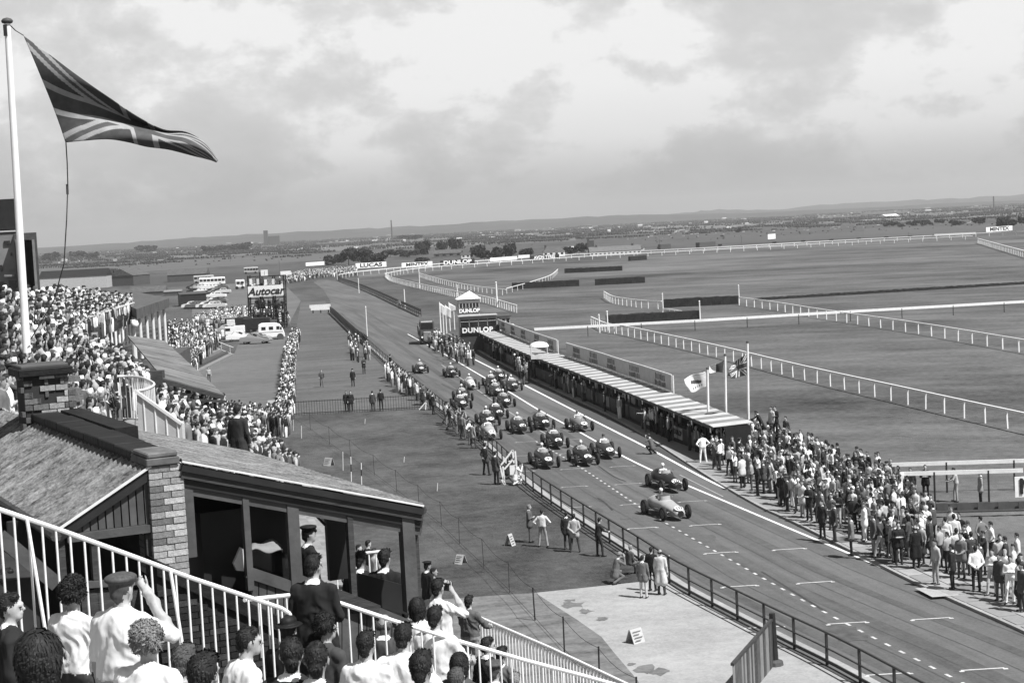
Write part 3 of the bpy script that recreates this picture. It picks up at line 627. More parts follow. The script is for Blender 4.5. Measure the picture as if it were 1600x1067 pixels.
# ------------------------------------------------------------------ far country: fields, hills, haze
fields = [([(-200, 470), (560, 434), (560, 420), (200, 432), (-200, 445)], .10), ([(-300, 440), (200, 426), (620, 399), (620, 392), (200, 410), (-300, 425)], .16), ([(250, 405), (620, 388), (900, 376), (900, 372), (600, 381), (250, 398)], .2),
          ([(640, 380), (900, 369), (1200, 356), (1200, 350), (900, 361), (640, 372)], .19), ([(900, 374), (1200, 360), (1700, 340), (1700, 334), (1200, 352), (900, 368)], .12), ([(1000, 362), (1300, 348), (1700, 333), (1700, 327), (1300, 342), (1000, 354)], .22),
          ([(300, 392), (620, 375), (620, 371), (300, 386)], .12), ([(-300, 422), (300, 394), (300, 390), (-300, 414)], .11), ([(1150, 352), (1500, 335), (1500, 331), (1150, 346)], .17), ([(1350, 372), (1700, 356), (1700, 345), (1350, 358)], .14), ([(880, 392), (1350, 372), (1350, 362), (880, 384)], .13)]
for i, (px, v) in enumerate(fields):
    m = ground_mat('field_crop_%d' % i, v*.62, [((.3, 1, 1), .01, .7), ((1, 1, 1), .05, .5)])
    gsheet('field', m, px, .02+.006*i)
HILLM = ground_mat('far_hill_ground', .06, [((1, 1, 1), .0025, 1.4), ((1, 1, 1), .01, 1.1)])
def hills(px, dist, z0, name, depth=1800):
    top = [D(x, y+2, dist) for x, y in px]; top = smooth_line(top, 6); mb = MB(); n = len(top); vs = []
    for p in top:
        j = rnd.uniform(-1, 1)*dist*.0004
        vs += [(p[0]*(1-depth*.45/dist), dist-depth*.45, -.5), (p[0]*(1-depth*.2/dist), dist-depth*.2, p[2]*.55+j), (p[0], dist, p[2]+j), (p[0]*(1+depth*.6/dist), dist+depth*.6, -.5)]
    fs = [(i*4+k, (i+1)*4+k, (i+1)*4+k+1, i*4+k+1) for i in range(n-1) for k in range(3)]
    mb.add(vs, fs); return struct(mb.build(name, HILLM, base=False, smooth=True))
hills([(-700, 412), (-300, 395), (60, 385), (200, 377), (320, 368), (420, 363), (560, 356), (640, 352), (760, 345), (900, 338), (1000, 333), (1150, 331), (1400, 320), (1900, 296)], 5200, 0, 'hills')
hills([(500, 372), (800, 352), (1050, 333), (1110, 326), (1200, 326), (1300, 317), (1420, 311), (1500, 308), (1600, 302), (1800, 291), (2200, 280)], 7600, 0, 'far_hills', 2600)
# ---- haze: even pale air round everything
HAZE_TOP = 175.0
hm = bpy.data.materials.new('haze_air'); hm.use_nodes = True; t = hm.node_tree; t.nodes.remove(t.nodes['Principled BSDF'])
pv = N(t, 'ShaderNodeVolumePrincipled'); pv.inputs['Density'].default_value = 1.25e-4; pv.inputs['Color'].default_value = (.93, .93, .93, 1); pv.inputs['Anisotropy'].default_value = .2
t.links.new(pv.outputs[0], t.nodes['Material Output'].inputs['Volume'])
hb_ = MB().box((0, 6800, HAZE_TOP/2-1), (18100, 14500, HAZE_TOP)).build('haze', hm, base=False); hb_['kind'] = 'stuff'
# ------------------------------------------------------------------ fences and running rails
def fence(name, label, pts, step, post, rails, pm, rm, cat='fence', group=None, round_=False, lean=0, start=0):
    """posts one by one plus continuous rails. post=(w, h); rails=[(z, w, h)]"""
    r = root(name, pts[0], label, cat, group); W = walk(pts, step, start)
    ang0 = None; me = None
    for p, t in W:
        yaw = math.atan2(t[1], t[0])
        if me is None:
            me = (MB().tube((0, 0, 0), (0, 0, post[1]), post[0]/2, 8) if round_ else MB().box((0, 0, post[1]/2), (post[0], post[0]*.8, post[1]))).mesh('post'); me.materials.append(pm)
        shared('post', me, r, p, (rnd.uniform(-lean, lean), rnd.uniform(-lean, lean), yaw))
    for z, wd, ht in rails:
        mb = MB()
        if wd == ht and round_:
            mb.path([q+[0, 0, z] for q in pts], wd/2)
        else:
            for a, b in zip(pts, pts[1:]): mb.beam(a+[0, 0, z], b+[0, 0, z], wd, ht)
        mb.build('rail', rm, r)
    return r
# black track-side fence (posts, top tube, mid tube, bottom board)
fence('trackside_fence', 'long black iron post and rail fence between lawn and racing circuit', LFS, 2.35, (.09, 1.12), [(1.1, .06, .06), (.58, .045, .045), (.14, .05, .10)], IRON, IRON, lean=.01)
# iron railing across the lawn
a, b = G(455, 650), G(657, 639)
r = root('iron_railing', a, 'black iron railing with thin uprights across the lawn by two policemen', 'railing')
pts = [a+(b-a)*i/40 for i in range(41)]
for z in (1.15, .18):
    m_ = MB()
    for p, q in zip(pts, pts[1:]): m_.beam(p+[0, 0, z], q+[0, 0, z], .04, .05)
    m_.build('rail', IRON, r)
um = MB().box((0, 0, .62), (.028, .028, 1.24)).mesh('upright'); um.materials.append(IRON)
for p, t_ in walk(pts, .22): shared('upright', um, r, p)
# white running rails of the horse course
def running(name, label, px, step=2.9, h=1.25, rail=(.16, .12), post=.12, smooth=True, pm=WHITE):
    pts = [G(*p) for p in px]; pts = smooth_line(pts, 6) if smooth and len(pts) > 2 else pts
    return fence(name, label, pts, step, (post, h-.06), [(h, rail[0], rail[1])], pm, WHITE, 'running rail', 'white running rails of the horse course', lean=.03)
running('running_rail', 'white running rail sloping from the hedge jump to the right edge behind the flagpoles', [(963, 521), (1100, 553), (1250, 592), (1400, 628), (1500, 652), (1640, 685)], 3.2)
running('running_rail', 'white running rail wing leading right from the long upper hedge jump', [(1155, 477), (1210, 485), (1290, 499), (1430, 521), (1520, 537), (1640, 559)], 4.2, 1.3, post=.15)
running('running_rail', 'short curved white wing rail left of the upper hedge jump', [(944, 466), (958, 474), (985, 479), (1010, 482), (1034, 483)], 3.0, 1.3)
running('running_rail', 'short white wing rail between the two dark hedge jumps', [(1036, 495), (1048, 496), (1066, 499)], 2.4, 1.2)
running('running_rail', 'white rail stub left of the nearer hedge jump', [(924, 508), (932, 512), (945, 518), (962, 522)], 2.6, 1.2)
fence('board_rail', 'broad white board rail crossing the horse course on thin dark posts', [G(*p) for p in [(800, 524), (835, 530), (1100, 516), (1280, 505), (1660, 483)]][1:], 7.0, (.09, 1.35), [(1.3, .07, .34)], IRON, WHITE, 'rail')
ribbon(pxline([(760, 535), (835, 532), (1100, 519), (1290, 509), (1640, 490)]), .3, .02, 'pale_footpath', WORN)
running('running_rail', 'white rail of the inner track with fine posts beside the control tower', [(602, 433), (612, 440), (650, 450), (720, 466), (760, 474), (808, 489)], 3.2, 1.3)
running('running_rail', 'outer white rail round the far bend below the advertising hoardings', [(530, 436), (560, 431), (610, 426), (700, 417), (800, 410), (900, 403), (1100, 393), (1300, 382), (1530, 370), (1600, 367)], 5.5, 1.5, (.2, .22), .16)
running('running_rail', 'inner white rail round the far bend', [(602, 434), (640, 427), (700, 421), (800, 414), (900, 407), (1100, 396), (1300, 385), (1520, 374)], 5.5, 1.4, (.2, .2), .16)
running('running_rail', 'thin white rail loop on the infield behind the control tower', [(655, 433), (690, 444), (740, 455), (791, 462)], 5, 1.3)
running('running_rail', 'pale thin rail curving up to the far hedge jumps', [(792, 459), (830, 448), (860, 437), (872, 427)], 7, 1.2)
running('running_rail', 'white rail running off the right edge by the far hoarding', [(1528, 380), (1560, 390), (1640, 414)], 5, 1.6, (.3, .3), .2)
# dark fence between circuit and horse track towards the far bend
fence('dark_rail_fence', 'black rail fence curving from the pits to the far bend', smooth_line([G(*p) for p in [(658, 495), (630, 482), (590, 463), (560, 450), (535, 441), (528, 436)]], 5), 4, (.12, 1.25), [(1.1, .12, .5), (.5, .1, .2)], IRON, BLACK)
fence('dark_board_fence', 'black boarded fence curving beside the enclosure below the far grandstand track', smooth_line([G(*p) for p in [(516, 489), (530, 502), (552, 523), (575, 540)]], 5), 2.4, (.12, 1.3), [(1.1, .08, .18), (.65, .06, .5)], IRON, BLACK)
MB().beam(G(484, 488)+[0, 0, 1.1], G(517, 486)+[0, 0, 1.1], .15, .6).build('banner_board', OFFWHITE)
tag(bpy.data.objects['banner_board'], 'small pale banner board at the top of the enclosure', 'banner')
# hedge jumps
def hedge(label, x0, y0, x1, y1, h, th=1.0):
    a, b = G(x0, y0), G(x1, y1); d = (b-a)/np.linalg.norm(b-a); n = np.array([-d[1], d[0], 0]); mb = MB(); k = max(6, int(np.linalg.norm(b-a)/.5)); vs = []
    for i in range(k+1):
        p = a+(b-a)*i/k
        for o, z in ((0, 0), (.05, h*.5), (.12, h), (th*.5, h*1.06), (th-.12, h), (th, 0)):
            vs.append(p+n*(o+rnd.uniform(-.07, .07))+np.array([0, 0, max(0, z+rnd.uniform(-.07, .07)*(z > 0))]))
    fs = [(i*6+j, (i+1)*6+j, (i+1)*6+j+1, i*6+j+1) for i in range(k) for j in range(5)]+[tuple(range(6))[::-1], tuple(range(k*6, k*6+6))]
    mb.add(vs, fs); tag(mb.build('hedge_jump', HEDGE), label, 'hedge', 'steeplechase hedge jumps')
hedge('nearer long dark hedge jump just behind the broad white board rail', 948, 508, 1093, 500, 1.35)
hedge('long dark hedge jump with white wing rails at both ends', 1037, 481, 1155, 475, 1.35)
hedge('dark hedge jump on the infield, nearest of the three rail-less ones', 930, 446, 1008, 442, 1.4)
hedge('second dark hedge jump up the infield', 882, 427, 972, 423, 1.3)
hedge('long dark hedge jump right of the control tower roof', 800, 452, 905, 447, 1.4)
hedge('small far dark hedge jump below the row of houses', 985, 408, 1011, 406, 1.6)
hedge('low dark hedge line across the open turf at right', 1180, 470, 1640, 442, .45, .8)
def post_thing(name, x, y, h, label, w=.16, m=WHITE, cat='post', extra=None):
    p = G(x, y); mb = MB().tube(p, p+[0, 0, h], w/2, 8, w*.42); mb.tube(p+[0, 0, h], p+[0, 0, h+.12], w*.7, 8, .01)
    return tag(mb.build(name, m), label, cat, 'white marker posts')
for x, y, h, lb in [(1036, 484, 2.6, 'tall white marker post at the left end of the upper hedge jump'), (1094, 500, 2.7, 'tall white marker post at the right end of the nearer hedge jump'), (950, 521, 2.9, 'white marker post at the left end of the nearer hedge jump'), (937, 520, 2.4, 'shorter white marker post left of the nearer hedge jump'),
                   (1155, 474, 3.0, 'thin marker post at the right end of the upper hedge jump'), (561, 458, 3.6, 'white marker post by the black rail fence near the far bend'), (633, 482, 3.6, 'white marker post by the black rail fence just above the pits'), (527, 438, 3.8, 'white marker post at the far end of the black rail fence'), (656, 450, 4.4, 'white marker post on the inner track left of the tower'),
                   (715, 463, 2.4, 'thin white marker post behind the tower roof'), (777, 480, 4.6, 'tall thick white winning post right of the control tower'), (574.5, 536, 4.9, 'tall thin white pole beside the trackside fence')]:
    post_thing('marker_post', x, y, h, lb, .3 if 'thick' in lb else .2 if 'tall thin' not in lb else .13)
# pair of white rails and gate at the right
pr = root('paddock_rail_pair', G(1410, 790), 'two broad white board rails with a lettered panel at the right edge', 'rail')
for (x0, y0, x1, y1, nm) in [(1395, 772, 1640, 765, 'far_board'), (1408, 795, 1600, 790, 'near_board')]:
    a, b = G(x0, y0), G(x1, y1); hh = 1.55 if nm == 'far_board' else 1.75
    MB().beam(a+[0, 0, hh], b+[0, 0, hh], .06, .2).build(nm, WHITE, pr)
    for k in (.28, .72) if nm == 'near_board' else (.35, .78): MB().tube(a+(b-a)*k, a+(b-a)*k+[0, 0, hh+.05], .05, 8).build('post', IRON, pr)
MB().beam(G(1404, 796), G(1413, 770, .5)*0+G(1404, 796)+np.array([.25, 0, 1.75]), .14, .2, up=(0, 1, 0)).build('end_brace', WHITE, pr)
pn = G(1583, 793); MB().obox(pn+[.12, 0, .5], (1.9, .05, 0), (0, .06, 0), (0, 0, 1.0)).build('panel_frame', WHITE, pr); 
text_part('N', 1.05, BLACK, pr, frame(pn+np.array([.72, -.02, 1.0]), (1, .03, 0), (0, 0, 1)), 'letter', .012, offset=.03)
MB().beam(G(1395, 802)+[0, 0, .03], G(1600, 797)+[0, 0, .03], .5, .06).build('kick_board', DKWOOD, pr)
for i in range(7):
    a = G(1400+i*32, 800-i*.8, .35); MB().obox(a, (1.5, .01, 0), (0, .05, 0), (0, 0, .35)).build('gate_panel', DARKG, pr)
# ------------------------------------------------------------------ pits
PZ = 2.15
pf = smooth_line([G(*p) for p in [(1128, 722), (1090, 704), (1060, 690), (1034, 678), (1000, 662), (960, 643.5), (937, 634), (902, 617.5), (871, 604.5), (832, 587), (790, 566), (742, 540)]], 6)
pf = [np.array([q[0], q[1], 0]) for q in pf]
pits = root('pit_building', pf[0], 'long low pit counter building with pale ribbed roof beside the circuit', 'pit building')
WALKP = walk(pf, 1.15); RW = 2.05
for i, (p, t) in enumerate(WALKP[:-1]):
    q = WALKP[i+1][0]; n = np.array([t[1], -t[0], 0]); n = n if n[0] > 0 else -n
    fr, bk = -.45, RW+rnd.uniform(-.05, .05); z0, z1 = PZ, PZ+.12
    lift = .035; o_ = p+n*fr+[0, 0, z0]
    m_ = MB(); L = (q-p)
    vs = [o_, o_+L+[0, 0, lift], o_+L+n*(bk-fr)+[0, 0, lift+z1-z0], o_+n*(bk-fr)+[0, 0, z1-z0]]
    m_.prism(vs, (0, 0, .03)); m_.build('roof_sheet', (ROOFL, ROOFD)[i % 2] if rnd.random() < .93 else ROOFD, pits)
    if i % 3 == 0: MB().box(p+n*.02+[0, 0, PZ/2], (.1, .1, PZ), math.atan2(t[1], t[0])).build('post', BLACK, pits)
    if i % 9 == 0: MB().obox(p+n*.3, n*(RW-.5), t*.06, (0, 0, PZ)).build('partition', BLACK, pits)
back = [p+np.array([abs(t[1]), abs(t[0])*.2, 0])*(RW-.1) for p, t in WALKP]
wm = MB(); fm = MB(); fl = MB()
for i in range(len(WALKP)-1):
    n = np.array([WALKP[i][1][1], -WALKP[i][1][0], 0]); n = n if n[0] > 0 else -n
    wm.beam(WALKP[i][0]+n*(RW-.15)+[0, 0, 1.05], WALKP[i+1][0]+n*(RW-.15)+[0, 0, 1.05], .08, 2.1)
    fm.beam(WALKP[i][0]-n*.47+[0, 0, PZ-.07], WALKP[i+1][0]-n*.47+[0, 0, PZ-.07], .04, .16)
    fl.beam(WALKP[i][0]+n*1.1+[0, 0, .12], WALKP[i+1][0]+n*1.1+[0, 0, .12], 1.6, .06)
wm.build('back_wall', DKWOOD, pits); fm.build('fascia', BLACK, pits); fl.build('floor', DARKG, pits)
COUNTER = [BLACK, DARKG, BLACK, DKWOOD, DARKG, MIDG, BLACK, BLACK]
panels = walk(pf, 2.2, .4)
def pxx0(p): d = p-np.array([0, 0, H]); return 800+F*(d@RT)/(d@FW)
words = {min(range(len(panels)), key=lambda i: abs(pxx0(panels[i][0])-x)): 'DUNLOP' for x in (1022, 1062)}
for i, (p, t) in enumerate(panels[:-1]):
    n = np.array([t[1], -t[0], 0]); n = n if n[0] > 0 else -n; L = 2.05
    mm = rnd.choice(COUNTER) if i not in words else PALEG
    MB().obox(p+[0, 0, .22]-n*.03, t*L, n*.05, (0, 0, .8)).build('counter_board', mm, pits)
    MB().obox(p+[0, 0, .03], t*2.2, n*.3, (0, 0, .18)).build('plinth', BLACK, pits)
    MB().obox(p+[0, 0, 1.03]-n*.08, t*2.15, n*.5, (0, 0, .04)).build('counter_top', DARKG, pits)
    if i in words:
        c = p+t*L*.5-n*.045+np.array([0, 0, .62]); lum = mm in (PALEG, MIDG, OFFWHITE)
        text_part(words[i], .62 if len(words[i]) < 5 else .48, BLACK if lum else OFFWHITE, pits, frame(c, -t, (0, 0, 1)), 'lettering', .006, offset=.015)
    if i % 2 == 0: MB().obox(p-n*.5+[0, 0, PZ-.38], t*.22, n*.02, (0, 0, .28)).build('number_card', WHITE, pits)
# banners standing along the back of the roof
def pidx(x):
    def pxx(p): d = p-np.array([0, 0, H]); return 800+F*(d@RT)/(d@FW)
    return min(range(len(WALKP)), key=lambda i: abs(pxx(WALKP[i][0]+DQ*RW+[0, 0, PZ])-x))
DQ = np.array([.98, .19, 0])
def banner(label, i0, i1, words_, m):
    r = root('banner_screen', WALKP[i0][0]+[0, 0, PZ], label, 'banner', 'advertising screens behind the pits')
    seg = WALKP[i0:i1+1]; mb = MB(); cap = MB()
    for (p, t), (q, t2) in zip(seg, seg[1:]):
        n = np.array([t[1], -t[0], 0]); n = n if n[0] > 0 else -n; o_ = n*(RW+.05)
        mb.beam(p+o_+[0, 0, PZ+.85], q+o_+[0, 0, PZ+.85], .05, 1.1); cap.beam(p+o_+[0, 0, PZ+1.44], q+o_+[0, 0, PZ+1.44], .09, .07)
    mb.build('board', m, r); cap.build('top_rail', OFFWHITE, r)
    for k in range(0, len(seg), 2):
        p, t = seg[k]; n = np.array([t[1], -t[0], 0]); n = n if n[0] > 0 else -n
        MB().box(p+n*(RW+.16)+[0, 0, PZ-.4], (.09, .09, 3.6), math.atan2(t[1], t[0])).build('post', MIDG if k else OFFWHITE, r)
    for f, wd in words_:
        p, t = seg[int(f*(len(seg)-1))]; n = np.array([t[1], -t[0], 0]); n = n if n[0] > 0 else -n
        for dz, cnt, s in ((1.06, 7, .5), (.56, 8, .4)):        # two lines too faint to read in the photograph
            for c in range(cnt):
                q = p+n*(RW+.005)+t*((cnt/2-c)*.42-.2)+[0, 0, PZ+dz-s/2]; MB().obox(q, -t*rnd.uniform(.12, .3), n*.012, (0, 0, s*rnd.uniform(.75, 1))).build('letter', DARKG, r)
banner('pale grey advertising screen with dark repeated lettering behind the near pits', pidx(1047), pidx(886), [(f, None) for f in (.12, .33, .53, .72, .88)], PALEG)
banner('far pale advertising screen behind the pits next to the tower', pidx(870), pidx(778), [(f, None) for f in (.1, .3, .5, .7, .9)], PALEG)
# white round-topped kiosk on the roof
k0 = G(843, 560, PZ+.25); r = root('marshal_kiosk', k0, 'small white canopied marshal post perched on the pit roof', 'kiosk')
MB().lathe(k0+[0, 0, 1.1], [(.95, 0), (.92, .12), (.75, .32), (.4, .45), (.02, .5)], 14).build('canopy', WHITE, r, smooth=True)
for sx in (-.75, .75):
    for sy in (-.6, .6): MB().tube(k0+[sx, sy, 0], k0+[sx, sy, 1.15], .04, 6).build('post', OFFWHITE, r)
MB().obox(k0+[-.8, -.65, 0], (1.6, 0, 0), (0, .05, 0), (0, 0, .5)).build('front_panel', OFFWHITE, r); MB().obox(k0+[-.8, .6, 0], (1.6, 0, 0), (0, .05, 0), (0, 0, .5)).build('back_panel', MIDG, r)
# ------------------------------------------------------------------ control tower
tb = G(722, 548); TD = tb[1]; sc_ = TD/F      # metres per pixel at the tower
tx = np.array([.995, .1, 0]); ty = np.array([-.1, .995, 0]); Z = np.array([0, 0, 1.])
def TP(x, y): return D(x, y, TD)
tow = root('control_tower', tb, 'race control tower with pyramid roof and black lettered boards beside the pits', 'tower')
c0 = TP(718, 497); z0 = c0[2]; W1 = 32*sc_; cz = TP(718, 470)[2]
MB().obox(np.array([c0[0], TD, 0.1]), tx*W1, ty*2.6, Z*(cz-.1)).build('shaft', PALEG, tow)
apx = TP(733, 455); ez = TP(718, 468)[2]; o_ = np.array([c0[0], TD, ez])-tx*.25-ty*.25; A = [o_, o_+tx*(W1+.5), o_+tx*(W1+.5)+ty*3.1, o_+ty*3.1]
m_ = MB(); m_.add(A+[np.array([apx[0], TD+1.3, apx[2]])], [(0, 1, 4), (1, 2, 4), (2, 3, 4), (3, 0, 4), (3, 2, 1, 0)]); m_.build('roof', WHITE, tow)
wz0, wz1 = TP(720, 481)[2], TP(720, 474.5)[2]
for k in range(6): MB().obox(np.array([c0[0], TD, wz0])+tx*(.12+k*W1/6.2)-ty*.03, tx*(W1/6.2*.72), ty*.05, Z*(wz1-wz0)).build('window', GLASSD, tow)
for k in range(4): MB().obox(np.array([c0[0], TD, wz0])-tx*.03+ty*(.2+k*.6), tx*.05, ty*.45, Z*(wz1-wz0)).build('window', GLASSD, tow)
sz0, sz1 = TP(720, 490.5)[2], TP(720, 482)[2]
MB().obox(np.array([c0[0], TD, sz0])+tx*.02-ty*.07, tx*(W1-.04), ty*.06, Z*(sz1-sz0)).build('sign_board', BLACK, tow)
text_part('DUNLOP', .62, WHITE, tow, frame(np.array([c0[0], TD, (sz0+sz1)/2])+tx*W1*.5-ty*.09, tx, Z), 'lettering', .01, offset=.03, sx=1.0)
# lower block
bx = TP(719, 500)[0]; W2 = 57*sc_; bz0, bz1 = TP(719, 521)[2], TP(719, 494)[2]
MB().obox(np.array([bx, TD-1.6, .1]), tx*W2, ty*1.5, Z*(bz0-.1)).build('lower_wall', DKWOOD, tow)
MB().obox(np.array([bx, TD-1.6, bz0]), tx*W2, ty*1.5, Z*(bz1-bz0)).build('upper_room', MIDG, tow)
MB().obox(np.array([bx, TD-1.9, bz1])-tx*.15, tx*(W2+.3), ty*2.0, Z*.1).build('balcony_roof', PALEG, tow)
gz0, gz1 = TP(719, 510)[2], TP(719, 499)[2]
for k in range(4): 
    wn = MB().obox(np.array([bx, TD-1.6, gz0])+tx*(.1+k*W2/4)-ty*.03, tx*(W2/4-.14), ty*.05, Z*(gz1-gz0)).build('window', GLASSD, tow)
    MB().obox(np.array([bx, TD-1.66, gz0+(gz1-gz0)*.68])+tx*(.1+k*W2/4)-ty*.01, tx*(W2/4-.14), ty*.03, Z*.06).build('glazing_bar', PALEG, wn)
MB().obox(np.array([bx, TD-1.75, bz0-.05]), tx*(W2+1.5), ty*.1, Z*(TP(719, 510)[2]-bz0+.02)).build('sign_board', BLACK, tow)
text_part('DUNLOP', .80, WHITE, tow, frame(np.array([bx, TD-1.78, (bz0+TP(719, 510)[2])/2-.03])+tx*W2*.47, tx, Z), 'lettering', .01, offset=.035, spacing=1.1, sx=1.08)
text_part('D', .8, WHITE, tow, frame(np.array([bx, TD-1.78, (bz0+TP(719, 510)[2])/2])+tx*(W2+.6), tx, Z), 'lettering', .01, offset=.03)
# annexe
ax_ = TP(776, 500)[0]; W3 = 21*sc_; MB().obox(np.array([ax_, TD+1, .1]), tx*W3, ty*3, Z*(TP(776, 496)[2]-.1)).build('annexe_wall', PALEG, tow)
MB().obox(np.array([ax_, TD+.8, TP(776, 496)[2]])-tx*.2, tx*(W3+.4), ty*3.4, Z*.12).build('annexe_roof', DARKG, tow)
for k in range(3): MB().obox(np.array([ax_, TD+.97, TP(776, 507)[2]])+tx*(.12+k*W3/3), tx*(W3/3-.2), ty*.05, Z*.6).build('window', GLASSD, tow)
az0, az1 = TP(780, 515.5)[2], TP(780, 507)[2]
MB().obox(np.array([TP(772, 515)[0], TD+.6, az0]), tx*(27*sc_), ty*.08, Z*(az1-az0)).build('sign_board', BLACK, tow)
text_part('DUNLOP', .72, WHITE, tow, frame(np.array([TP(785, 515)[0], TD+.58, (az0+az1)/2]), tx, Z), 'lettering', .01, offset=.03)
# flags beside the tower
def cloth_flag(parent, P, m, name='flag', pattern=None, nu=24, nv=12):
    """P(u,v) -> world point; pattern(u,v) -> material index"""
    mb = MB(); vs = [P(i/nu, j/nv) for j in range(nv+1) for i in range(nu+1)]; fs = []; mi = []
    for j in range(nv):
        for i in range(nu):
            fs.append((j*(nu+1)+i, j*(nu+1)+i+1, (j+1)*(nu+1)+i+1, (j+1)*(nu+1)+i)); mi.append(pattern((i+.5)/nu, (j+.5)/nv) if pattern else 0)
    mb.add(vs, fs); mb.mi = mi
    o = mb.build(name, m, parent, smooth=True); s = o.modifiers.new('cloth', 'SOLIDIFY'); s.thickness = .012; return o
FLAGW = mat('flag_white_cloth', .62, .9, .12, 8); FLAGD = mat('flag_dark_cloth', .05, .9, .2, 8); FLAGM = mat('flag_red_cloth', .085, .9, .2, 8); FLAGL = mat('flag_dull_white_cloth', .27, .9, .15, 8)
for i, (x, yt, yb, has) in enumerate([(688, 472, 507, 1), (692.5, 477, 508, 0), (697, 476, 509, 1), (702.5, 472, 505, 1), (709.5, 477, 503, 0)]):
    b = G(x+1, yb+12); dd = b[1]; tpz = D(x, yt, dd)[2]
    r = root('small_flagpole', b, ['thick white flagpole furthest left beside the control tower', 'bare white pole second from left beside the tower', 'white flagpole with drooping flag third from left beside the tower', 'white flagpole with triangular flag fourth beside the tower', 'bare thin white pole nearest the tower wall'][i], 'flagpole', 'flagpoles beside the tower')
    MB().tube(b, (b[0], b[1], tpz), .075 if i else .1, 8, .05).build('pole', WHITE, r)
    if has:
        t0 = np.array([b[0], b[1], tpz-.1]); cloth_flag(r, lambda u, v, t0=t0, i=i: t0+np.array([u*(.75+.2*(i == 3)), .12*math.sin(u*5+v*2), -v*(1.5-.9*u*(i == 3))-u*.55]), FLAGW, nu=8, nv=6)
# dark lorry by the far pit end
lb = G(668, 538); r = root('bus', lb, 'dark double-height lorry parked among the crowd at the far end of the pits', 'lorry')
u_ = np.array([1, .05, 0]); v_ = np.array([-.05, 1, 0]); lo_ = lb-u_*.95
MB().obox(lo_+Z*.45, u_*1.95, v_*5, Z*2.6).build('body', DARKG, r, bevel=.12); MB().obox(lo_+Z*2.0+u_*.2-v_*.03, u_*1.55, v_*.05, Z*.75).build('windscreen', GLASSD, r)
MB().obox(lo_+Z*2.9+u_*.25-v_*.02, u_*1.45, v_*.05, Z*.14).build('roof_sign', OFFWHITE, r); MB().obox(lo_+Z*.5+u_*.45-v_*.55, u_*1.05, v_*.6, Z*1.2).build('bonnet', MIDG, r, bevel=.1)
for s in (0, 1.75):
    for k in (0.2, 3.6): MB().tube(lo_+u_*s+v_*k+Z*.45, lo_+u_*(s+.22)+v_*k+Z*.45, .45, 14).build('wheel', BLACK, r)
for s in (.32, 1.6): MB().tube(lo_+u_*s-v_*.5+Z*1.0, lo_+u_*s-v_*.62+Z*1.0, .13, 10).build('headlight', WHITE, r)
# ------------------------------------------------------------------ main grandstand terrace (left)
Q0 = np.array([-10., 40., 9.4])
def UZ(x, y): return 9.4-.768*(x+10)-.163*(y-40)
def UHEAD(px, py, h=1.6):               # spot on the terrace whose standing head shows at this pixel
    d = ray(px, py); den = (d[2]+.768*d[0]+.163*d[1])
    t = (9.4+h-H-7.68+6.52)/den
    if t <= 0: return None
    p = np.array([0, 0, H])+d*t; return np.array([p[0], p[1], p[2]-h])
def SQ(q, r, z=None):                   # down-slope / along-stand coordinates
    p = Q0+np.array([.978, .207, 0])*q+np.array([-.207, .978, 0])*r; p[2] = (9.4-.785*q) if z is None else z; return p
DN = np.array([.978, .207, 0]); AL = np.array([-.207, .978, 0])
def terrace(name, q0, q1, r0, r1, label, step=.42):
    mb = MB(); k = int((q1-q0)/step)
    for i in range(k):
        q = q0+i*step; zt = 9.4-.785*(q+step*.5)
        mb.obox(SQ(q, r0, zt-1.2), DN*step, AL*(r1-r0), (0, 0, 1.2))
    for q in (q0,): mb.obox(SQ(q-.2, r0, 0), DN*.2, AL*(r1-r0), (0, 0, 9.4-.785*q+.4))
    mb.obox(SQ(q1, r0, 0), DN*.15, AL*(r1-r0), (0, 0, max(.5, 9.4-.785*q1-.05)))
    return tag(mb.build(name, CONCRETE), label, 'terrace')
terrace('stand_terrace', -4, -.8, 0, 44, 'stepped concrete upper terrace of the grandstand packed with spectators')
L0, L1 = D(138, 496, 98), D(207, 474, 120)
up_ = root('upper_tier', L0*[1, 1, 0]+[0, 0, 8], 'far raked tier of the upper stand behind the pale balcony front', 'tier')
for k in range(4):
    f0, f1 = k/10, (k+.98)/10; bk = np.array([-.85, -.0, .62]); o0 = L0+(L1-L0)*0-[0, 0, .55]+bk*(10*f0); o1 = L1-[0, 0, .55]+bk*(10*f0)
    MB().prism([o0, o1, o1+bk*.98*[1, 1, 0], o0+bk*.98*[1, 1, 0]], (0, 0, -.5)).build('step', CONCRETE, up_)
terrace('stand_terrace', -.75, 7.6, -2, 32, 'steep concrete terrace in front of the upper stand, behind the mossy shed roof')
terrace('stand_terrace', 2.4, 7.9, 32.05, 47, 'lower concrete terrace under the edge of the felt awning')
# pale balcony front of the upper tier and its columns
bf = root('balcony_front', SQ(-.7, 29, 8), 'pale panelled balcony front of the upper stand tier with white columns below', 'balcony')
LD = (L1-L0)/np.linalg.norm(L1-L0); LN = np.array([LD[1], -LD[0], 0]); LN = LN/np.linalg.norm(LN)
for k in range(9): a, b = L0+(L1-L0)*(k/9), L0+(L1-L0)*((k+.985)/9); MB().prism([a, b, b-[0, 0, .5], a-[0, 0, .5]], LN*.1).build('panel', PALEG, bf)
MB().beam(L0+[0, 0, .04]+LN*.05, L1+[0, 0, .04]+LN*.05, .2, .08).build('coping', OFFWHITE, bf)
MB().beam(L0-[0, 0, .66]+LN*.0, L1-[0, 0, .66]+LN*.0, .25, .3).build('soffit_beam', DKWOOD, bf)
for k in range(11): q_ = L0+(L1-L0)*(.12+.088*k)+LN*-.1; MB().tube((q_[0], q_[1], 8.0), (q_[0], q_[1], q_[2]-.75), .085, 8).build('column', WHITE, bf)
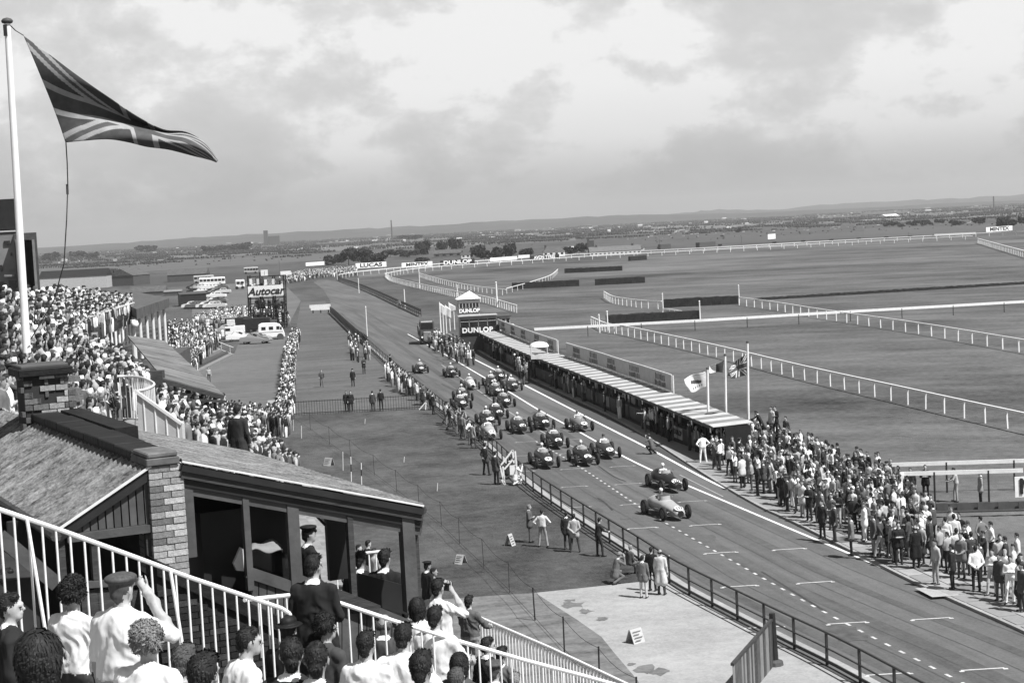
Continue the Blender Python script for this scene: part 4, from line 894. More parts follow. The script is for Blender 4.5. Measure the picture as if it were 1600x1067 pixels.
MB().prism([L0-LN*1.4-[0, 0, .8], L1-LN*1.4-[0, 0, .8], L1-LN*1.4-[0, 0, 3.6], L0-LN*1.4-[0, 0, 3.6]], -LN*.1).build('back_wall', BLACK, bf)
# dark-roofed stand beyond with its white columns
YD = 118.
def RP(x, y, d=YD): return D(x, y, d)
ns = root('covered_stand', RP(225, 530), 'dark flat-roofed covered stand on white columns beyond the open terrace', 'stand')
c = [RP(156, 454, 128), RP(180, 448, 150), RP(264, 467, 140), RP(226, 482, YD)]; zt = 10.6; c = [np.array([p[0], p[1], zt]) for p in [G(156, 455, zt), G(180, 449, zt), G(264, 466, zt), G(213, 483, zt)]]
MB().prism(c, (0, 0, -.7)).build('roof', DKSLATE, ns)
ea, eb = c[3], c[2]
for i, x in enumerate((225, 234, 243, 250.5, 258, 266)):
    f = i/5; p = ea+(eb-ea)*f*.93+np.array([-.3, 0, 0]); MB().tube((p[0], p[1], 7.0), (p[0], p[1], zt-.7), .16 if i == 0 else .12, 8).build('column', OFFWHITE, ns)
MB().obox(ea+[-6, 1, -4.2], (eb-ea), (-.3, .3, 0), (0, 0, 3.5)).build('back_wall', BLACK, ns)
MB().lathe((ea[0]-.1, ea[1]-.3, 9.6), [(.02, -.28), (.2, -.2), (.27, 0), (.2, .2), (.02, .28)], 10).build('lamp_globe', WHITE, ns, smooth=True)
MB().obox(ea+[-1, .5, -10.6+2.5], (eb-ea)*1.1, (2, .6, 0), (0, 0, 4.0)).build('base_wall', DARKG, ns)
# felt awning
AW = [np.array(p) for p in [(-13.4, 64, 9.7), (-22.2, 95.7, 9.7), (-20.0, 96.2, 9.25), (-11.2, 64.5, 8.95)]]
AW = [D(255, 593, 64), G(199, 526, 9.7), G(257, 534, 9.3), D(350, 619, 64.5)]
aw = root('felt_awning', AW[0]*[1, 1, 0]+[0, 0, 6], 'sloping dark felt awning roof over the lower terrace beside the paddock', 'awning')
for k in range(12):
    a, b = k/12, (k+1)/12-.004; L = lambda s, P, Q: P+(Q-P)*s
    MB().prism([L(a, AW[0], AW[1]), L(b, AW[0], AW[1]), L(b, AW[3], AW[2]), L(a, AW[3], AW[2])], (0, 0, .07+.01*(k % 2))).build('felt_strip', mat('awning_felt_%d' % (k % 3), .125+.018*(k % 3), .9, .35, 1.2), aw)
MB().beam(AW[0]+[0, 0, -.06], AW[3]+[0, 0, -.06], .08, .16).build('bargeboard', DKWOOD, aw)
MB().beam(AW[0]+[0, 0, -.75], AW[3]+[0, 0, -.2], .08, .1).build('tie_beam', DKWOOD, aw)
for f in (.25, .5, .75): MB().beam(AW[0]+(AW[3]-AW[0])*f+[0, 0, -.1], AW[0]+(AW[3]-AW[0])*(f-.12)+[0, 0, -.55], .06, .06).build('truss_strut', DKWOOD, aw)
for f in np.linspace(.02, .96, 8):
    p = AW[3]+(AW[2]-AW[3])*f; MB().tube((p[0]-.3, p[1], p[2]-4), (p[0]-.3, p[1], p[2]), .07, 6).build('post', DKWOOD, aw)
MB().box(AW[0]+[-.25, .1, -.4], (.5, .5, 1.5)).build('end_pier', DKWOOD, aw)
# curved white stair balustrade on the terrace
def balustrade(name, label, pts, h, step, m=WHITE, br=.012, rr=.025, bottom=True, cat='railing', rails=None, sq=True, group=None):
    r = root(name, pts[0]-[0, 0, h], label, cat, group); mb = MB().path(pts, rr, 8); mb.build('handrail', m, r, smooth=False)
    if bottom: MB().path([p-[0, 0, h-.1] for p in pts], rr*.7, 6).build('bottom_rail', m, r)
    bm = MB().tube((0, 0, -(h-.1)), (0, 0, -.01), br, 6).mesh('baluster'); bm.materials.append(m)
    for p, t in walk(pts, step, step*.4): shared('baluster', bm, r, p)
    return r
dS = 47.0
cv = smooth_line([D(183, 588, dS), D(200, 588, dS), D(222, 590, dS-.8), D(238, 597, dS-1.8), D(240, 602, dS-2.4), D(228, 608, dS-3.2), D(213, 611, dS-4.0)], 5)
balustrade('curved_balustrade', 'curved white iron balustrade of the stair on the terrace', cv, 1.3, .16, OFFWHITE, .016, .035)
st = root('stair_parapet', D(235, 640, 42), 'pale boarded stair parapet descending behind the mossy roof', 'parapet')
a, b = D(213, 612, 43), D(284, 662, 43); MB().prism([a, b, b-[0, 0, .75], a-[0, 0, 1.35]], (.06, .06, 0)).build('panel', PALEG, st); MB().beam(a, b, .12, .07).build('handrail', OFFWHITE, st)
for f in (.15, .4, .65, .9): p = a+(b-a)*f; MB().tube(p-[0, 0, 1.1], p, .03, 6).build('post', OFFWHITE, st)
a, b = D(134, 545, 55), D(166, 578, 53); s2 = root('stair_screen', a-[0, 0, 1.5], 'pale sloping stair screen in the middle of the packed terrace', 'screen'); MB().prism([a, b, b-[0, 0, .9], a-[0, 0, 1.1]], (.06, .05, 0)).build('panel', PALEG, s2); MB().beam(a, b, .12, .08).build('handrail', MIDG, s2)
# far terrace by the paddock, with open stepped end
fa, fb = G(307, 586), G(366, 556); fd = (fb-fa)/np.linalg.norm(fb-fa); fn = np.array([-fd[1], fd[0], 0]); fn = fn if fn[0] < 0 else -fn
ft = root('paddock_terrace', fa, 'stepped timber terrace beside the paddock with open end of dark steps', 'terrace')
for k in range(13):
    o_ = fa+fn*(.75*k); MB().obox(o_, fd*(np.linalg.norm(fb-fa)+2*(k > 3)*k*.4), fn*.72, (0, 0, .33*(k+1))).build('step', [MIDG, DARKG][k % 2] if k < 5 else DARKG, ft)
def FTZ(p): k = max(0, min(12, int(((p-fa)@fn)/.75))); return .33*(k+1)
hr = [G(313, 585, .9)+[0, 0, .0], D(340, 567, G(340, 590)[1])]
balustrade('terrace_handrail', 'white handrail on the near end of the paddock terrace', [fa+[0, 0, 1.1]+fd*.2, fa+fn*3.2+fd*.2+[0, 0, 2.5]], 1.0, 1.2, OFFWHITE, .03, .045)
balustrade('terrace_handrail', 'white handrail at the far end of the paddock terrace steps', [fb+[0, 0, 1.1]-fd*.3, fb+fn*3.4-fd*.3+[0, 0, 2.6]], 1.0, 1.2, OFFWHITE, .03, .045)
# ------------------------------------------------------------------ mossy-roofed shed, brick parapet and pier
P0 = np.array([-3.9, 18.8, 0]); A_ = np.array([-.461, .887, 0]); A_ /= np.linalg.norm(A_); B_ = np.array([A_[1], -A_[0], 0])
def BL(sa, sb, z): p = P0+A_*sa+B_*sb; return np.array([p[0], p[1], z])
def WP(x, y, off=0.0): return PL(x, y, P0+A_*off, A_)
shed = root('timber_shed', BL(0, 0, 9.4), 'dark timber shed with two mossy lean-to roofs split by a brick parapet', 'shed')
ZR = 12.52
def corr_roof(name, p00, p10, p11, p01, n, amp, m, parent, rows=10):
    """corrugated sheet: ridges run from p00-p10 edge to p01-p11 edge"""
    p00, p10, p11, p01 = (np.array(p, float) for p in (p00, p10, p11, p01)); nrm = np.cross(p10-p00, p01-p00); nrm /= np.linalg.norm(nrm); nrm = nrm if nrm[2] > 0 else -nrm
    mb = MB(); vs = []; N_ = n*4
    for i in range(N_+1):
        f = i/N_
        for j in range(rows+1):
            g = j/rows; p = (p00*(1-f)+p10*f)*(1-g)+(p01*(1-f)+p11*f)*g; vs.append(p+nrm*(amp*math.sin(f*n*2*math.pi)+rnd.uniform(-1, 1)*amp*.25))
    fs = [(i*(rows+1)+j, (i+1)*(rows+1)+j, (i+1)*(rows+1)+j+1, i*(rows+1)+j+1) for i in range(N_) for j in range(rows)]
    mb.add(vs, fs); o = mb.build(name, m, parent); s = o.modifiers.new('sheet', 'SOLIDIFY'); s.thickness = .02; s.offset = -1; return o
lr_hi, lr_lo = WP(233, 727), WP(84, 829)
corr_roof('roof', lr_hi+A_*0, lr_hi+A_*9, lr_lo+A_*9, lr_lo+A_*0, 44, .018, MOSS, shed, 14)
rr_hi, rr_lo = WP(279, 719), WP(655, 788)
corr_roof('roof', rr_hi-A_*.12, rr_hi+A_*6.6, rr_lo+A_*6.6, rr_lo-A_*.12, 44, .012, MOSS, shed, 26)
MB().beam(lr_hi-A_*.03-[0, 0, .075], lr_lo-A_*.03-[0, 0, .075], .05, .13).build('bargeboard', BLACK, shed)
MB().beam(lr_hi-A_*.07+[0, 0, .0], lr_lo-A_*.07+[0, 0, .0], .03, .025).build('verge_strip', OFFWHITE, shed)
for dz, dk, m_, hh in ((-.07, .0, BLACK, .08), (-.15, .03, DKWOOD, .08), (-.24, .07, BLACK, .09), (-.33, .1, TIMBER, .1)):
    MB().beam(rr_hi-A_*(.1-dk)+[0, 0, dz], rr_lo-A_*(.1-dk)+[0, 0, dz], .06, hh).build('bargeboard', m_, shed)
MB().beam(rr_hi-A_*.13+[0, 0, .0], rr_lo-A_*.13+[0, 0, .0], .03, .022).build('verge_strip', OFFWHITE, shed)
MB().tube(lr_lo+[0, 0, -.05]-A_*.1, lr_lo+A_*9+[0, 0, -.05], .06, 8).build('gutter', DKWOOD, shed); MB().tube(rr_lo+[0, 0, -.06]-A_*.1, rr_lo+A_*6.6+[0, 0, -.06], .055, 8).build('gutter', DKWOOD, shed)
# left gable: beam, vertical boards, posts, dark interior
gb0, gb1 = WP(104, 838), WP(240, 821)
MB().beam(gb0+[0, 0, -.02], gb1+[0, 0, -.02], .09, .09).build('tie_beam', TIMBER, shed)
L = np.linalg.norm(gb1-gb0); nb = 11
for k in range(nb):
    f0, f1 = k/nb+.008, (k+1)/nb-.008; q0 = gb0+(gb1-gb0)*f0+[0, 0, .03]; q1 = gb0+(gb1-gb0)*f1+[0, 0, .03]
    def top(q):
        s = (q-lr_lo)@B_/((lr_hi-lr_lo)@B_); return lr_lo[2]+(lr_hi[2]-lr_lo[2])*max(0, s)-.12
    z0_, z1_ = max(top(q0), q0[2]+.005), max(top(q1), q1[2]+.01)
    MB().prism([q0, q1, (q1[0], q1[1], z1_), (q0[0], q0[1], z0_)], A_*.025).build('board', mat('gable_board_%d' % (k % 3), .062+.012*(k % 3), .6, .25, 4), shed)
for x, yt, yb, w_ in ((152, 836, 950, .09), (234, 826, 900, .06), (100, 842, 960, .07)): MB().box((WP(x, yt)+WP(x, yb))/2+A_*.05, (w_, .09, (WP(x, yt)-WP(x, yb))[2]), math.atan2(B_[1], B_[0])).build('post', DKWOOD, shed)
MB().beam(WP(120, 914), WP(240, 906), .08, .07).build('sill', TIMBER, shed)
for k in range(9): p = WP(126+k*13, 918); MB().obox(p-[0, 0, .75], B_*.1, A_*.03, (0, 0, .72)).build('board', DKWOOD, shed)
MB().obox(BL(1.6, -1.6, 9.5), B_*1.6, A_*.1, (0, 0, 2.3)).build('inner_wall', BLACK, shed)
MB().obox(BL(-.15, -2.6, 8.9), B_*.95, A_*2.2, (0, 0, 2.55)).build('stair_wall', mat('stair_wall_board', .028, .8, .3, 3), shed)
MB().beam(WP(0, 838, -.3), WP(88, 912, -.3), .1, .16).build('stair_string', TIMBER, shed)
# parapet wall of bricks with dark coping
BRL, BRH = .225, .075
BRM = [mat('brick_%d' % i, v, .9, .25, 14, bump=.3) for i, v in enumerate((.09, .14, .2, .28, .36, .44))]
MORTAR = mat('mortar', .16, .95, .3, 9)
pier = root('brick_pier', BL(0, .02, 10.4), 'pale patched brick pier ending the parapet between the shed roofs', 'brick pier')
pw0, pw1 = -.33, .0
MB().obox(BL(-.06, pw0+.012, 11.2), B_*(pw1-pw0-.024), A_*.5, (0, 0, 1.32)).build('core', MORTAR, pier)
_bm = {}
def brick(parent, o, du, L, dv, T, hgt, m):
    key = (round(L, 3), round(T, 3), m.name)
    if key not in _bm:
        _bm[key] = MB().obox((0, 0, 0), np.array(du)*L, np.array(dv)*T, (0, 0, hgt)).mesh('brick'); _bm[key].materials.append(m)
    return shared('brick', _bm[key], parent, o)
zt_ = 12.5; n_c = 17
for r_ in range(n_c):
    z = zt_-BRH*(r_+1); pat = [(.0, .15), (.16, .235)] if r_ % 2 else [(.0, .24), (.25, .145)]
    for i, (u, l) in enumerate(pat):
        v = rnd.choice(BRM[3:]) if (i == 1 or rnd.random() < .3) else rnd.choice(BRM[1:4])
        brick(pier, BL(-.08+rnd.uniform(-.006, .006), pw0+u, z), B_, l, A_, .11, BRH-.011, v)
    for sd, u in ((pw1-.01, 0), (pw0-.012, 0)):
        for k in range(2):
            brick(pier, BL(.05+k*.23-.02*(r_ % 2), sd+(.01 if sd > 0 else 0), z), A_, .215, B_, .012, BRH-.011, rnd.choice(BRM[1:5]))
MB().obox(BL(-.11, pw0-.025, 12.5), B_*(pw1-pw0+.05), A_*.7, (0, 0, .085)).build('cap_course', mat('cap_brick', .11, .9, .3, 6), pier, bevel=.01)
MB().obox(BL(-.1, pw0-.01, 12.586), B_*(pw1-pw0+.02), A_*.62, (0, 0, .06)).build('coping', mat('pier_coping', .12, .9, .35, 6), pier, bevel=.015)
par = root('parapet_wall', BL(3.3, .16, 11), 'black-coped parapet wall running from the pier back to the chimney', 'parapet wall')
COPE = mat('tarred_coping', .009, .7, .4, 3, bump=.3)
MB().obox(BL(.45, pw0, 11.4), B_*(pw1-pw0), A_*6.3, (0, 0, 1.12)).build('wall', mat('tarred_brick', .02, .85, .4, 6, bump=.3), par)
for k in range(8): MB().obox(BL(.55+k*.775, pw0-.03, 12.53+.002*(k % 2)), B_*(pw1-pw0+.06), A_*.76, (0, 0, .09+.006*(k % 3))).build('coping_slab', COPE, par, bevel=.012)
# upstand on the right roof
MB().obox(BL(2.9, .06, 12.4), B_*.3, A_*3.2, (0, 0, .24)).build('roof_upstand', COPE, par)
# chimney block carrying the flagpole
ch = root('chimney_stack', BL(6.2, .1, 11.8), 'square brick chimney stack under the flagpole with light patched bricks', 'chimney')
CB = BL(6.35, -.13, 0); cw = .62
ctop = 13.27
MB().box((CB[0], CB[1], 12.6), (cw-.03, cw-.03, 1.25), math.atan2(B_[1], B_[0])).build('core', mat('sooty_mortar', .03, .95), ch)
for r_ in range(10):
    z = 12.32+r_*BRH*1.18
    for face in range(2):
        du, dv = (B_, A_) if face == 0 else (A_, -B_); base = CB-B_*cw/2-A_*cw/2 if face == 0 else CB+B_*cw/2-A_*cw/2
        x = 0 if r_ % 2 else -.11
        while x < cw-.02:
            l = min(.215, cw-x); s0 = max(0, x); l = min(x+.215, cw)-s0
            if l > .04:
                lite = face == 0 and s0 > .2; brick(ch, np.array([*(base+du*s0-dv*.012)[:2], z]), du, round(l, 3), dv, .05, BRH*1.18-.013, rnd.choice(BRM[3:]) if lite and rnd.random() < .8 else rnd.choice([BRM[0], BRM[0], BRM[1]]))
            x += .228
MB().box((CB[0], CB[1], 13.22), (cw+.16, cw+.16, .12), math.atan2(B_[1], B_[0])).build('cap', COPE, ch, bevel=.015)
MB().box((CB[0], CB[1], 13.30), (cw+.06, cw+.06, .05), math.atan2(B_[1], B_[0])).build('cap_slab', DARKG, ch, bevel=.01)
# right shed frame: posts, rails, boarding, far-side posts
def wpost(x, yt, yb, w_, m, off=0, name='post', d=.09):
    a, b = WP(x, yt, off), WP(x, yb, off); c = (a+b)/2; MB().box((c[0], c[1], c[2]), (w_, d, abs(a[2]-b[2])), math.atan2(B_[1], B_[0])).build(name, m, shed)
wpost(296, 745, 870, .10, TIMBER); wpost(386, 762, 922, .075, TIMBER); wpost(459, 775, 918, .14, TIMBER); wpost(549, 793, 958, .07, DKWOOD); wpost(638, 795, 955, .16, TIMBER, name='corner_post', d=.14); wpost(650, 795, 950, .06, DKWOOD, .1)
MB().beam(WP(300, 758), WP(386, 767), .06, .07).build('head_rail', TIMBER, shed)
MB().beam(WP(386, 893), WP(470, 921), .07, .13).build('sill_rail', TIMBER, shed); MB().beam(WP(466, 903), WP(640, 975), .07, .1).build('sill_rail', TIMBER, shed); MB().beam(WP(500, 920, -.05), WP(590, 955, -.05), .06, .16).build('sill_rail', DKWOOD, shed)
MB().prism([WP(386, 850, .3), WP(455, 866, .3), WP(455, 905, .3), WP(386, 889, .3)], A_*.03).build('window_panel', GLASSD, shed)
for k in range(6):
    x0, x1 = 392+k*13, 403.5+k*13; MB().prism([WP(x0, 898+(x0-386)*.33), WP(x1, 898+(x1-386)*.33), WP(x1, 1000), WP(x0, 1000)], A_*.03).build('board', TIMBER, shed)
for k in range(13):
    x0, x1 = 470+k*13, 481.5+k*13; MB().prism([WP(x0, 925+(x0-470)*.32), WP(x1, 925+(x1-470)*.32), WP(x1, 1090), WP(x0, 1090)], A_*.03).build('board', TIMBER, shed)
FO = 2.2
for x, yt, yb, w_ in ((524, 762, 905, .26), (436, 755, 890, .1), (350, 745, 885, .1)): wpost(x, yt, yb, w_, BLACK, FO)
MB().beam(WP(330, 772, FO), WP(650, 812, FO), .08, .1).build('far_rail', BLACK, shed)
MB().prism([WP(384, 768, FO), WP(452, 782, FO), WP(452, 860, FO), WP(384, 850, FO)], A_*.04).build('inner_panel', TIMBER, shed)
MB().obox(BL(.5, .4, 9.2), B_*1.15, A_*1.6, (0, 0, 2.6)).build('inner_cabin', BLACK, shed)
MB().beam(WP(455, 765, 1.5), WP(508, 820, 1.5), .03, .03).build('brace', IRON, shed)
MB().obox(BL(.2, .5, 9.35), B_*2.9, A_*2.0, (0, 0, .08)).build('floor', DKWOOD, shed)
# bench board inside (dark sloped panels behind the two men)
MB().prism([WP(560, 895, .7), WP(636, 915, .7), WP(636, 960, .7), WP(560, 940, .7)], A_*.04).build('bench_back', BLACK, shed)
# tarpaulin on the sill
tp = WP(405, 846, .12); mb = MB(); nn = 12; vs = []
for i in range(nn+1):
    for j in range(7):
        u, v = i/nn, j/6; e = 4*u*(1-u); vs.append(WP(390+52*u, 860-16*e**.4*math.sin(math.pi*min(1, v*1.0))-2*math.sin(u*9+v*4)+6*u*0, .05+.45*v)+np.array([0, 0, .015*math.sin(7*u+5*v)]))
mb.add(vs, [(i*7+j, (i+1)*7+j, (i+1)*7+j+1, i*7+j+1) for i in range(nn) for j in range(6)]); o = mb.build('folded_tarpaulin', mat('tarpaulin', .2, .9, .2, 4), smooth=True); tag(o, 'crumpled pale tarpaulin lying on the shed window sill', 'tarpaulin'); s = o.modifiers.new('cloth', 'SOLIDIFY'); s.thickness = .015
# hanging white overall
p = WP(373, 862, .15); MB().prism([WP(376, 855, .15), WP(381, 858, .15), WP(381, 892, .15), WP(370, 891, .15), WP(365, 880, .15)], A_*.05).build('hanging_overall', OFFWHITE); tag(bpy.data.objects['hanging_overall'], 'white overall hanging in the dark shed opening', 'clothing')
# sloping brick stair wall with tarred coping
SHADE_BRK = [mat('shade_toned_brick_%d' % i, v, .9, .35, 14, bump=.3) for i, v in enumerate((.014, .02, .028, .045))]  # near-black tones paint the wall's shade into the brick colour
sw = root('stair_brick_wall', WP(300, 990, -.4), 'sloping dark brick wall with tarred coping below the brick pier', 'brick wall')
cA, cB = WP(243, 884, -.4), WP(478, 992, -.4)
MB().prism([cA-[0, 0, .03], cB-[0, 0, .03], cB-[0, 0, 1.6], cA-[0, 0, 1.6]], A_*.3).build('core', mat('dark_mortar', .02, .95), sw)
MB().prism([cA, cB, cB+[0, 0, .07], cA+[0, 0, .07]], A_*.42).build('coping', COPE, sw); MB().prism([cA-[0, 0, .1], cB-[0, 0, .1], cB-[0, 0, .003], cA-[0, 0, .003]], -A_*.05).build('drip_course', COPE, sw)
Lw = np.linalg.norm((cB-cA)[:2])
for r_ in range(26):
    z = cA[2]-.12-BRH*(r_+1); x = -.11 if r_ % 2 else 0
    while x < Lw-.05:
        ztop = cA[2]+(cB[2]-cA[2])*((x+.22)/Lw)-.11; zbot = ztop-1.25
        if z+BRH <= ztop+.02 and z > zbot and x >= 0: brick(sw, np.array([*(cA+B_*x-A_*(.015+rnd.uniform(0, .008)))[:2], z]), B_, .215, A_, .05, BRH-.012, rnd.choice(SHADE_BRK))
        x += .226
# ------------------------------------------------------------------ white railings in front
def rail_px(name, label, px, ds, h, step, br=.011, rr=.022, bottom=False):
    pts = [D(x, y, d) for (x, y), d in zip(px, ds)]; return balustrade(name, label, pts, h, step, WHITE, br, rr, bottom, group='white terrace railings')
rail_px('white_railing', 'long white railing descending from the left edge in front of the shed', [(-60, 776), (0, 796), (92, 827), (200, 866), (300, 903), (405, 938), (440, 950), (452, 958), (457, 972)], [14.2, 14.4, 14.8, 15.2, 15.7, 16.2, 16.4, 16.45, 16.45], 1.15, .148)
rail_px('white_railing', 'short level white return rail below the shed window', [(382, 937), (457, 929)], [16.25, 16.9], .7, .15)
rail_px('white_railing', 'white railing from the shed corner down past the men in white shirts', [(517, 937), (617, 970), (706, 998), (820, 1031), (915, 1056), (1000, 1080)], [17.0, 17.2, 17.4, 17.8, 18.2, 18.6], 1.1, .14)
rail_px('white_railing', 'white balustrade of close uprights along the front of the lower terrace', [(737, 959), (860, 1012), (1010, 1083)], [30, 27.3, 24.2], 1.0, .12, .013, .03, True)
rail_px('white_railing', 'small white balustrade seen through the shed window', [(596, 861), (552, 866), (520, 853)][::-1], [33, 33, 33][::-1], 1.0, .14, .016, .03, True)
for x, y, d, tilt in [(44, 812, 14.6, .09), (268, 892, 15.5, .1)]:
    a = D(x-2, y-2, d-.05); MB().tube(a, a+np.array([.12, -.05, -1.15]), .016, 8).build('loose_stay', WHITE); 
for i, o in enumerate([o for o in bpy.data.objects if o.name.startswith('loose_stay')]): tag(o, ['slanting white stay behind the cap man of the long railing'.replace('behind the cap man of', 'near the left end of'), 'slanting white stay near the middle of the long railing'][i], 'railing stay')
# ------------------------------------------------------------------ flagpole and great flag
fp = root('flagpole', (CB[0], CB[1], 13.32), 'tall white flagpole standing on the brick chimney stack', 'flagpole')
pb = np.array([CB[0], CB[1], 13.32]); pd = CB[1]; pt = D(11, 33, pd-.05)
pb2 = D(42, 551, pd); pb2[2] = max(pb2[2], 13.32)
MB().tube(pb2, pt, .06, 18, .044).build('pole', WHITE, fp)
MB().lathe(pt, [(.02, -.05), (.075, -.03), (.085, .0), (.06, .03), (.01, .045)], 14).build('truck', DARKG, fp, smooth=True)
MB().box(pt-[.02, .04, .14], (.05, .05, .16)).build('pulley', IRON, fp)
fl_d = pd+.25
T_ = [(37, 57), (80, 88), (120, 118), (170, 152), (215, 182), (255, 202), (290, 206), (318, 222), (340, 252)]
Bm = [(103, 223), (135, 220), (170, 218), (200, 222), (230, 229), (262, 233), (290, 240), (318, 248), (338, 253)]
Ts = smooth_line([np.array([*p, 0.]) for p in T_], 6); Bs = smooth_line([np.array([*p, 0.]) for p in Bm], 6)
def lut(L, u): x = u*(len(L)-1); i = min(int(x), len(L)-2); return L[i]+(L[i+1]-L[i])*(x-i)
def FLG(u, v):
    a, b = lut(Ts, u), lut(Bs, u); w_ = v+.09*math.sin(math.pi*v)*math.sin(6*u+1)
    p = a+(b-a)*w_; bow = 7*math.sin(math.pi*v)*(1-u)**2     # hoist edge bellies out
    dep = .35*math.sin(u*8+v*2.2)*u+.22*math.sin(v*7+u*5)*(.3+u)+.9*u*(1-u)*(v-.5)
    return D(p[0]-bow*.0+bow*.35, p[1], fl_d-dep)
def union(u, v):
    x, y = (u-.5)*2, (v-.5)
    if abs(y) < .1 or abs(x) < .1: return 1
    if abs(y) < .165 or abs(x) < .165: return 2
    s = 1 if x*y > 0 else -1
    d = abs(y*s-x*.5*1.0)/math.hypot(1, .5)*1.0; d = abs(abs(y)-abs(x)*.5)/math.hypot(1, .5)
    if d < .033: return 1
    if d < .095: return 2
    return 0
gf = root('union_flag', D(70, 140, fl_d), 'large dark union flag streaming from the flagpole against the sky', 'flag')
cloth_flag(gf, FLG, [FLAGD, mat('flag_red_big', .07, .9, .2, 8), FLAGL], 'flag_cloth', union, 150, 72)
MB().path([pt+[0, 0, -.02], D(24, 48, fl_d), D(37, 56, fl_d)], .008, 6).build('top_halyard', IRON, gf)
MB().path([D(103, 223, fl_d), D(105, 255, fl_d), D(106, 290, fl_d), D(104, 345, pd-.2), D(100, 412, pd-.2), D(84, 470, pd-.1), D(48, 530, pd-.1)], .009, 6).build('halyard', IRON, gf)
MB().tube(D(105, 288, fl_d), D(105.5, 304, fl_d), .018, 8).build('toggle', BLACK, gf)
# three flags at the end of the pits
def pole_flag(x, yt, yb, lab, w=.09):
    b = G(x+2, yb+30); dd = b[1]; t_ = D(x, yt, dd); r = root('track_flagpole', b, lab, 'flagpole', 'three flagpoles at the end of the pits'); MB().tube(b, t_, w, 14, w*.75).build('pole', WHITE, r)
    MB().lathe(t_, [(.01, .16), (.09, .1), (.1, .02), (.05, -.02)], 10).build('finial', DARKG, r); return r, dd
def px_flag(r, dd, tl, tr, bl, br, pattern, mats, amp=.25, belly=0):
    tl, tr, bl, br = (np.array(q, float) for q in (tl, tr, bl, br))
    def P(u, v):
        q = (tl*(1-u)+tr*u)*(1-v)+(bl*(1-u)+br*u)*v; q = q+np.array([0, 1])*belly*math.sin(math.pi*u)*(v-.3)
        return D(q[0], q[1]+1.2*math.sin(u*7+v*3), dd-amp*math.sin(u*7+v*2.5)*u)
    return cloth_flag(r, P, mats, 'flag', pattern, 44, 26)
r, dd = pole_flag(1105.5, 577, 668, 'right-hand pole of the white club flag with dark crest, nearest the pits roof'.replace('right-hand pole of the ', 'flagpole with '))
def club(u, v):
    if abs(v-.45-.1*math.sin(u*5)) < .1 and .25 < u < .75: return 1
    if v > .72 and .2 < u < .7 and math.sin(u*60) > .35 and v < .86: return 1
    if v < .12 and u < .7 and abs(v-.06-.05*u) < .03: return 2
    return 0
px_flag(r, dd, (1105, 579), (1069, 592), (1103, 604), (1074, 612), club, [FLAGW, DARKG, PALEG], belly=4)
r, dd = pole_flag(1133, 556, 664, 'middle flagpole with a dark tricolour flag streaming left')
px_flag(r, dd, (1131, 563), (1096, 579), (1129, 582), (1098, 580), lambda u, v: 0 if u < .33 else (1 if u < .66 else 2), [FLAGD, FLAGW, FLAGM], belly=2)
r, dd = pole_flag(1168, 536, 672, 'tallest flagpole with a wrapped union flag, at the right of three')
px_flag(r, dd, (1168.5, 549), (1140, 575), (1169, 586), (1136, 589), union, [FLAGD, FLAGM, FLAGW], belly=3, amp=.35)
# ------------------------------------------------------------------ grand prix cars (open wheel, engine in front)
TYRE = mat('tyre_rubber', .022, .85, .3, 8); RIM = mat('wire_wheel_rim', .12, .4, spec=.5); CHROME = mat('bright_metal', .5, .25, metal=.8); PERSPEX = mat('perspex_screen', .35, .15, spec=.6); COCK = mat('cockpit_lining', .015, .8)
NUMW = mat('number_disc_white', .78, .6); NUMB = mat('number_black', .012, .6)
SECT = [(1.97, .13, .29, .42), (1.93, .22, .24, .50), (1.78, .28, .2, .575), (1.5, .315, .18, .64), (1.1, .345, .175, .71), (.6, .375, .17, .785), (.2, .40, .17, .85), (-.05, .42, .17, .88), (-.3, .445, .17, .90), (-.6, .45, .17, .92), (-.85, .44, .18, .97), (-1.15, .40, .2, .93), (-1.5, .33, .24, .82), (-1.8, .22, .3, .68), (-1.98, .07, .42, .52)]
def car_body(SECT=SECT):
    mb = MB(); n = 20; vs = []
    for y, hw, zb, zt in SECT:
        for i in range(n):
            t = 2*math.pi*i/n; c, s = math.cos(t), math.sin(t); k = .72
            x = hw*math.copysign(abs(c)**k, c); z = (zb+zt)/2+(zt-zb)/2*math.copysign(abs(s)**k, s)
            if s > .3 and y < .1: x *= 1-.25*(s-.3)
            vs.append((x, y, z))
    fs = []; NS = len(SECT)
    for j in range(NS-1):
        for i in range(n):
            top = 3 <= i <= 6
            if top and 7 <= j <= 8: continue                         # cockpit opening
            fs.append((j*n+i, (j+1)*n+i, (j+1)*n+(i+1) % n, j*n+(i+1) % n))
    fs += [tuple(range(n)), tuple(range((NS-1)*n, NS*n))[::-1]]
    mb.add(vs, fs); return mb
CARM = {}
def cm(name, mb, smooth=False):
    if name not in CARM:
        m_ = mb.mesh(name); 
        if smooth: m_.polygons.foreach_set('use_smooth', [True]*len(m_.polygons))
        m_.materials.append(None); CARM[name] = m_
    return CARM[name]
def wheel_meshes(rad, wd):
    ty = MB().lathe((0, 0, 0), [(rad*.66, -wd*.42), (rad*.86, -wd*.5), (rad*.97, -wd*.36), (rad, 0), (rad*.97, wd*.36), (rad*.86, wd*.5), (rad*.66, wd*.42), (rad*.66, -wd*.42)], 22, (1, 0, 0))
    rm = MB().lathe((0, 0, 0), [(.02, -wd*.36), (rad*.2, -wd*.34), (rad*.24, -wd*.1), (rad*.6, -wd*.06), (rad*.655, -wd*.4), (rad*.655, wd*.4), (rad*.6, wd*.06), (rad*.24, wd*.1), (rad*.2, wd*.34), (.02, wd*.36)], 18, (1, 0, 0))
    return ty, rm
